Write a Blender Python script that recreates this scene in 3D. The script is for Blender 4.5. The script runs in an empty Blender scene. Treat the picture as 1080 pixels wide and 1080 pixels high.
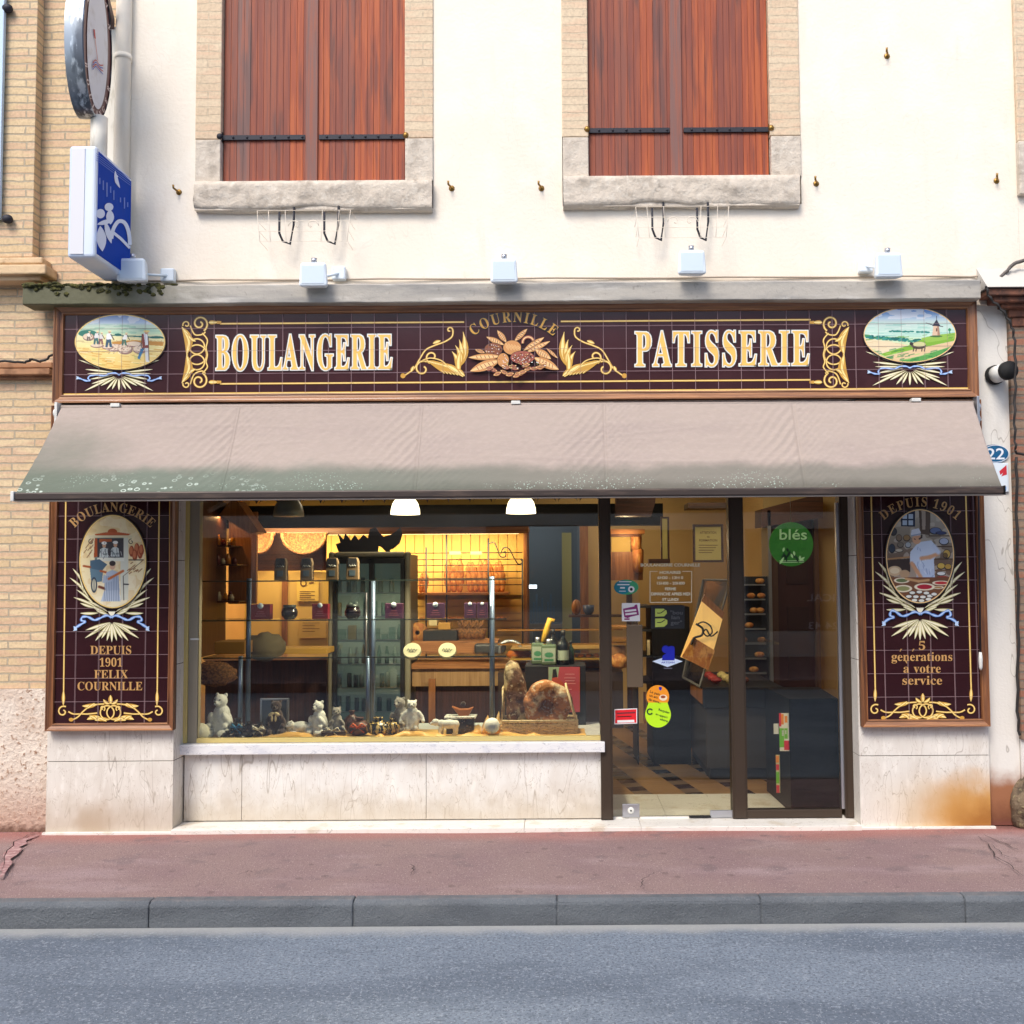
import bpy, math, random, json
import numpy as np
from mathutils import Vector, Matrix, noise as mnoise
from mathutils.geometry import tessellate_polygon
R = math.radians
sin, cos, pi = math.sin, math.cos, math.pi
rnd = random.Random(7)
sc = bpy.context.scene
COL = sc.collection
F, PX, PY, PITCH, ROLL, D, CAMZ = 1046.0, 587.0, 550.0, R(3.0), 0.0066, 6.5, 1.652
def ray(px, py):
    dx, dz = px - PX, PY - py
    c, s = cos(ROLL), sin(ROLL)
    x, z = dx * c + dz * s, -dx * s + dz * c
    return x, F * cos(PITCH) - z * sin(PITCH), F * sin(PITCH) + z * cos(PITCH)
def at(px, py, Y=0.0):
    x, y, z = ray(px, py)
    t = (Y + D) / y
    return x * t, CAMZ + z * t
def atX(px, py, X):
    x, y, z = ray(px, py)
    t = X / x
    return -D + y * t, CAMZ + z * t
def gy(py, px=540, Z=0.0):
    x, y, z = ray(px, py)
    return -D + y * (Z - CAMZ) / z
def rect(a, b, c, d, Y=0.0):
    """photo box (left, top, right, bottom) -> x0, x1, z0, z1 on the plane Y"""
    my, mx = (b + d) / 2, (a + c) / 2
    return at(a, my, Y)[0], at(c, my, Y)[0], at(mx, d, Y)[1], at(mx, b, Y)[1]
def lin(r, g, b):
    f = lambda c: c / 12.92 if c <= 0.04045 else ((c + 0.055) / 1.055) ** 2.4
    return (f(r / 255), f(g / 255), f(b / 255))
class MB:
    def __init__(s):
        s.v, s.f, s.sm, s.mi, s.cur, s.cols = [], [], [], [], 0, None
    def add(s, V, Fc, smooth=False):
        o = len(s.v)
        s.v.extend(tuple(p) for p in V)
        for f in Fc:
            s.f.append(tuple(i + o for i in f)); s.sm.append(smooth); s.mi.append(s.cur)
        return s
    def box(s, x0, x1, y0, y1, z0, z1):
        x0, x1 = min(x0, x1), max(x0, x1); y0, y1 = min(y0, y1), max(y0, y1); z0, z1 = min(z0, z1), max(z0, z1)
        V = [(x, y, z) for x in (x0, x1) for y in (y0, y1) for z in (z0, z1)]
        return s.add(V, [(0, 1, 3, 2), (4, 6, 7, 5), (0, 4, 5, 1), (2, 3, 7, 6), (0, 2, 6, 4), (1, 5, 7, 3)])
    def obox(s, c, size, rot):
        """box of a size at c turned by the euler rot"""
        M_ = Matrix.Rotation(rot[2], 3, 'Z') @ Matrix.Rotation(rot[1], 3, 'Y') @ Matrix.Rotation(rot[0], 3, 'X')
        V = [Vector(c) + M_ @ Vector((x * size[0] / 2, y * size[1] / 2, z * size[2] / 2)) for x in (-1, 1) for y in (-1, 1) for z in (-1, 1)]
        return s.add(V, [(0, 1, 3, 2), (4, 6, 7, 5), (0, 4, 5, 1), (2, 3, 7, 6), (0, 2, 6, 4), (1, 5, 7, 3)])
    def pbox(s, a, b, c, d, Y, dep):
        x0, x1, z0, z1 = rect(a, b, c, d, Y)
        return s.box(x0, x1, Y, Y + dep, z0, z1)
    def prism(s, poly, y0, y1):
        """outline in x, z pushed from y0 to y1"""
        n = len(poly)
        V = [(x, y0, z) for x, z in poly] + [(x, y1, z) for x, z in poly]
        return s.add(V, [tuple(range(n)), tuple(range(2 * n - 1, n - 1, -1))] + [(i, i + n, (i + 1) % n + n, (i + 1) % n) for i in range(n)])
    def prism_x(s, poly, x0, x1):
        """outline in y, z pushed from x0 to x1"""
        n = len(poly)
        V = [(x0, y, z) for y, z in poly] + [(x1, y, z) for y, z in poly]
        return s.add(V, [tuple(range(n)), tuple(range(2 * n - 1, n - 1, -1))] + [(i, i + n, (i + 1) % n + n, (i + 1) % n) for i in range(n)])
    def tube(s, path, r, n=8, closed=False, smooth=True):
        P = [Vector(p) for p in path]; m = len(P)
        rr = r if isinstance(r, (list, tuple)) else [r] * m
        V, up = [], Vector((0.13, 0.31, 0.94)).normalized()
        for i in range(m):
            a = P[i - 1] if (i or closed) else P[0]; b = P[(i + 1) % m] if (i < m - 1 or closed) else P[-1]
            t = (b - a).normalized()
            u = t.cross(up)
            if u.length < 0.05: u = t.cross(Vector((1, 0, 0)))
            u.normalize(); w = t.cross(u)
            for k in range(n):
                an = 2 * pi * k / n
                V.append(P[i] + (u * cos(an) + w * sin(an)) * rr[i])
        Fc = []
        for i in range(m if closed else m - 1):
            j = (i + 1) % m
            for k in range(n):
                Fc.append((i * n + k, i * n + (k + 1) % n, j * n + (k + 1) % n, j * n + k))
        if not closed:
            Fc.append(tuple(range(n - 1, -1, -1))); Fc.append(tuple(range((m - 1) * n, m * n)))
        return s.add(V, Fc, smooth)
    def cyl(s, p0, p1, r0, r1=None, n=16, smooth=True):
        return s.tube([p0, p1], [r0, r0 if r1 is None else r1], n, False, smooth)
    def lathe(s, prof, c, n=24, axis='z', smooth=True):
        V = []
        for r, h in prof:
            for k in range(n):
                a = 2 * pi * k / n
                if axis == 'z': V.append((c[0] + r * cos(a), c[1] + r * sin(a), c[2] + h))
                elif axis == 'y': V.append((c[0] + r * cos(a), c[1] + h, c[2] + r * sin(a)))
                else: V.append((c[0] + h, c[1] + r * cos(a), c[2] + r * sin(a)))
        m = len(prof); Fc = []
        for i in range(m - 1):
            for k in range(n):
                Fc.append((i * n + k, i * n + (k + 1) % n, (i + 1) * n + (k + 1) % n, (i + 1) * n + k))
        if prof[0][0] > 1e-4: Fc.append(tuple(range(n - 1, -1, -1)))
        if prof[-1][0] > 1e-4: Fc.append(tuple(range((m - 1) * n, m * n)))
        return s.add(V, Fc, smooth)
    def ball(s, c, r, n=14, rot=(0, 0, 0), lump=0.0):
        if not isinstance(r, (tuple, list)): r = (r, r, r)
        M_ = Matrix.Rotation(rot[2], 3, 'Z') @ Matrix.Rotation(rot[1], 3, 'Y') @ Matrix.Rotation(rot[0], 3, 'X')
        V = []; m = n
        for i in range(m + 1):
            th = pi * i / m
            for k in range(n):
                ph = 2 * pi * k / n
                d = Vector((sin(th) * cos(ph), sin(th) * sin(ph), cos(th)))
                q = 1 + lump * mnoise.noise(d * 2.3 + Vector(c) * 31)
                V.append(Vector(c) + M_ @ Vector((d.x * r[0] * q, d.y * r[1] * q, d.z * r[2] * q)))
        Fc = [(i * n + k, i * n + (k + 1) % n, (i + 1) * n + (k + 1) % n, (i + 1) * n + k) for i in range(m) for k in range(n)]
        return s.add(V, Fc, True)
    def grid(s, fn, nu, nv, smooth=True):
        V = [fn(i / nu, j / nv) for j in range(nv + 1) for i in range(nu + 1)]
        Fc = [(j * (nu + 1) + i, j * (nu + 1) + i + 1, (j + 1) * (nu + 1) + i + 1, (j + 1) * (nu + 1) + i) for j in range(nv) for i in range(nu)]
        return s.add(V, Fc, smooth)
    def tris(s, V2, T, fn):
        return s.add([fn(p) for p in V2], T)
    def build(s, name, mat, parent=None, bevel=0.0, mods=None, seg=2):
        if parent is not None:
            q = parent
            while q.parent: q = q.parent
            base = Vector(q['_base'])
        else:
            A = np.array(s.v); lo, hi = A.min(0), A.max(0)
            base = Vector(((lo[0] + hi[0]) / 2, (lo[1] + hi[1]) / 2, lo[2]))
        me = bpy.data.meshes.new(name)
        me.from_pydata([(p[0] - base.x, p[1] - base.y, p[2] - base.z) for p in s.v], [], s.f)
        for m in (mat if isinstance(mat, (list, tuple)) else [mat]): me.materials.append(m)
        me.polygons.foreach_set('use_smooth', s.sm); me.polygons.foreach_set('material_index', s.mi)
        if s.cols is not None:
            ca = me.color_attributes.new('Col', 'FLOAT_COLOR', 'POINT')
            ca.data.foreach_set('color', np.asarray(s.cols, dtype=np.float32).ravel())
        me.update()
        o = bpy.data.objects.new(name, me); COL.objects.link(o)
        if parent is not None: o.parent = parent
        else: o.location = base; o['_base'] = tuple(base)
        if bevel > 0:
            b = o.modifiers.new('bevel', 'BEVEL'); b.width = bevel; b.segments = seg; b.limit_method = 'ANGLE'; b.angle_limit = R(40)
        if mods:
            mods(o)
        return o
def tag(o, label=None, cat=None, group=None, kind=None):
    if label: o['label'] = label
    if cat: o['category'] = cat
    if group: o['group'] = group
    if kind: o['kind'] = kind
    return o
def thing(name, label, cat, loc, group=None):
    o = bpy.data.objects.new(name, None); COL.objects.link(o)
    o.location = loc; o['_base'] = tuple(loc); o.empty_display_size = 0.1
    return tag(o, label, cat, group)
def copy_tree(o, delta, label=None, parent=None):
    c = o.copy(); COL.objects.link(c)
    if parent is None:
        c.location = Vector(o.location) + Vector(delta)
        c['_base'] = tuple(c.location)
        if label: c['label'] = label
    else: c.parent = parent
    for ch in list(o.children): copy_tree(ch, (0, 0, 0), None, c)
    return c
def remesh(v, it=6):
    def f(o):
        m = o.modifiers.new('remesh', 'REMESH'); m.mode = 'VOXEL'; m.voxel_size = v; m.use_smooth_shade = True
        s_ = o.modifiers.new('smooth', 'SMOOTH'); s_.iterations = it; s_.factor = 0.5
    return f
def fill(loops):
    """loops of 2-D points (holes allowed) -> points, triangles"""
    P = [Vector((x, y, 0)) for l in loops for x, y in l]
    T = tessellate_polygon([[Vector((x, y, 0)) for x, y in l] for l in loops])
    return [(p.x, p.y) for p in P], [tuple(t) for t in T]
def ribbon(path, w):
    """2-D band of changing width along a path -> outline loop"""
    m = len(path); ws = w if isinstance(w, (list, tuple)) else [w] * m
    L, Rr = [], []
    for i in range(m):
        a = path[max(i - 1, 0)]; b = path[min(i + 1, m - 1)]
        dx, dy = b[0] - a[0], b[1] - a[1]; l = math.hypot(dx, dy) or 1
        nx, ny = -dy / l, dx / l
        L.append((path[i][0] + nx * ws[i] / 2, path[i][1] + ny * ws[i] / 2)); Rr.append((path[i][0] - nx * ws[i] / 2, path[i][1] - ny * ws[i] / 2))
    V = L + Rr
    return V, [(i, i + 1, m + i + 1, m + i) for i in range(m - 1)]
def smoothpath(pts, k=6):
    """Catmull-Rom through the points"""
    out = []; n = len(pts)
    for i in range(n - 1):
        p0, p1, p2, p3 = pts[max(i - 1, 0)], pts[i], pts[i + 1], pts[min(i + 2, n - 1)]
        for j in range(k):
            t = j / k
            out.append(tuple(0.5 * ((2 * p1[c]) + (-p0[c] + p2[c]) * t + (2 * p0[c] - 5 * p1[c] + 4 * p2[c] - p3[c]) * t * t + (-p0[c] + 3 * p1[c] - 3 * p2[c] + p3[c]) * t ** 3) for c in range(len(p1))))
    out.append(tuple(pts[-1]))
    return out
def arc(cx, cy, r0, r1, a0, a1, n=28, sx=1.0):
    return [(cx + sx * (r0 + (r1 - r0) * i / n) * cos(R(a0 + (a1 - a0) * i / n)), cy - (r0 + (r1 - r0) * i / n) * sin(R(a0 + (a1 - a0) * i / n))) for i in range(n + 1)]
def ellipse(cx, cy, rx, ry, n=48, rot=0.0):
    c, s_ = cos(rot), sin(rot)
    return [(cx + rx * cos(a) * c - ry * sin(a) * s_, cy + rx * cos(a) * s_ + ry * sin(a) * c) for a in [2 * pi * i / n for i in range(n)]]
class Paint:
    """glazes laid on a panel, each layer a hair in front of the last; coordinates are photo pixels"""
    def __init__(s, Y, step=0.00012, fn=None):
        s.Y, s.step, s.n, s.mb, s.mats = Y, step, 0, MB(), []
        s.ox = s.oy = 0.0; s.k = 1.0; s.mx = None; s.fn = fn
    def frame(s, ox, oy, k, mirror=None):
        s.ox, s.oy, s.k, s.mx = ox, oy, k, mirror; return s
    def P(s, p, y):
        px, py = s.ox + p[0] / s.k, s.oy + p[1] / s.k
        if s.mx is not None: px = 2 * s.mx - px
        if s.fn: return s.fn(px, py, s.Y - y)
        x, z = at(px, py, y); return (x, y, z)
    def put(s, V, Fc, mat):
        if mat not in s.mats: s.mats.append(mat)
        s.mb.cur = s.mats.index(mat); s.n += 1
        y = s.Y - s.step * s.n
        s.mb.add([s.P(p, y) for p in V], Fc)
    def poly(s, pts, mat): s.put(*fill([pts]), mat)
    def loops(s, loops, mat):
        ins = lambda p, l: sum(((l[i - 1][1] > p[1]) != (l[i][1] > p[1])) and p[0] < (l[i][0] - l[i - 1][0]) * (p[1] - l[i - 1][1]) / (l[i][1] - l[i - 1][1]) + l[i - 1][0] for i in range(len(l))) % 2
        hole = [any(ins(a[0], b) for b in loops if b is not a) for a in loops]
        V, T = [], []
        for a, h in zip(loops, hole):
            if h: continue
            v, t = fill([a] + [b for b, hb in zip(loops, hole) if hb and ins(b[0], a)])
            T += [tuple(i + len(V) for i in q) for q in t]; V += v
        s.put(V, T, mat)
    def edge(s, loops, e, mat):
        if mat not in s.mats: s.mats.append(mat)
        s.mb.cur = s.mats.index(mat); s.n += 1; q = 0
        for l in loops:
            for i in range(len(l)):
                (xa, ya), (xb, yb) = l[i - 1], l[i]; L = math.hypot(xb - xa, yb - ya)
                if L < 1e-6: continue
                ux, uy = (xb - xa) / L * e, (yb - ya) / L * e; q += 1
                y = s.Y - s.step * (s.n + (q % 9) * .07)
                s.mb.add([s.P(p, y) for p in ((xa - ux * .8 - uy, ya - uy * .8 + ux), (xb + ux * .8 - uy, yb + uy * .8 + ux), (xb + ux * .8 + uy, yb + uy * .8 - ux), (xa - ux * .8 + uy, ya - uy * .8 - ux))], [(0, 1, 2, 3)])
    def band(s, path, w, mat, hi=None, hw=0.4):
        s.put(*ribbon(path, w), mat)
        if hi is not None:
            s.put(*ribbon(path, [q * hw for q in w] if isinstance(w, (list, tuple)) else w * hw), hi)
    def leaf(s, a, b, w, mat, hi=None, bend=0.0, hw=0.45, n=10, peak=0.5):
        dx, dy = b[0] - a[0], b[1] - a[1]; l = math.hypot(dx, dy) or 1
        nx, ny = -dy / l, dx / l
        path = [(a[0] + dx * t + nx * bend * sin(pi * t), a[1] + dy * t + ny * bend * sin(pi * t)) for t in [i / n for i in range(n + 1)]]
        e = math.log(0.5) / math.log(peak)
        ws = [w * max(0.04, sin(pi * ((i / n) ** e)) ** 0.8 if 0 < i < n else 0.04) for i in range(n + 1)]
        s.band(path, ws, mat, hi, hw)
    def build(s, name, parent):
        return s.mb.build(name, s.mats, parent)
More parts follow.
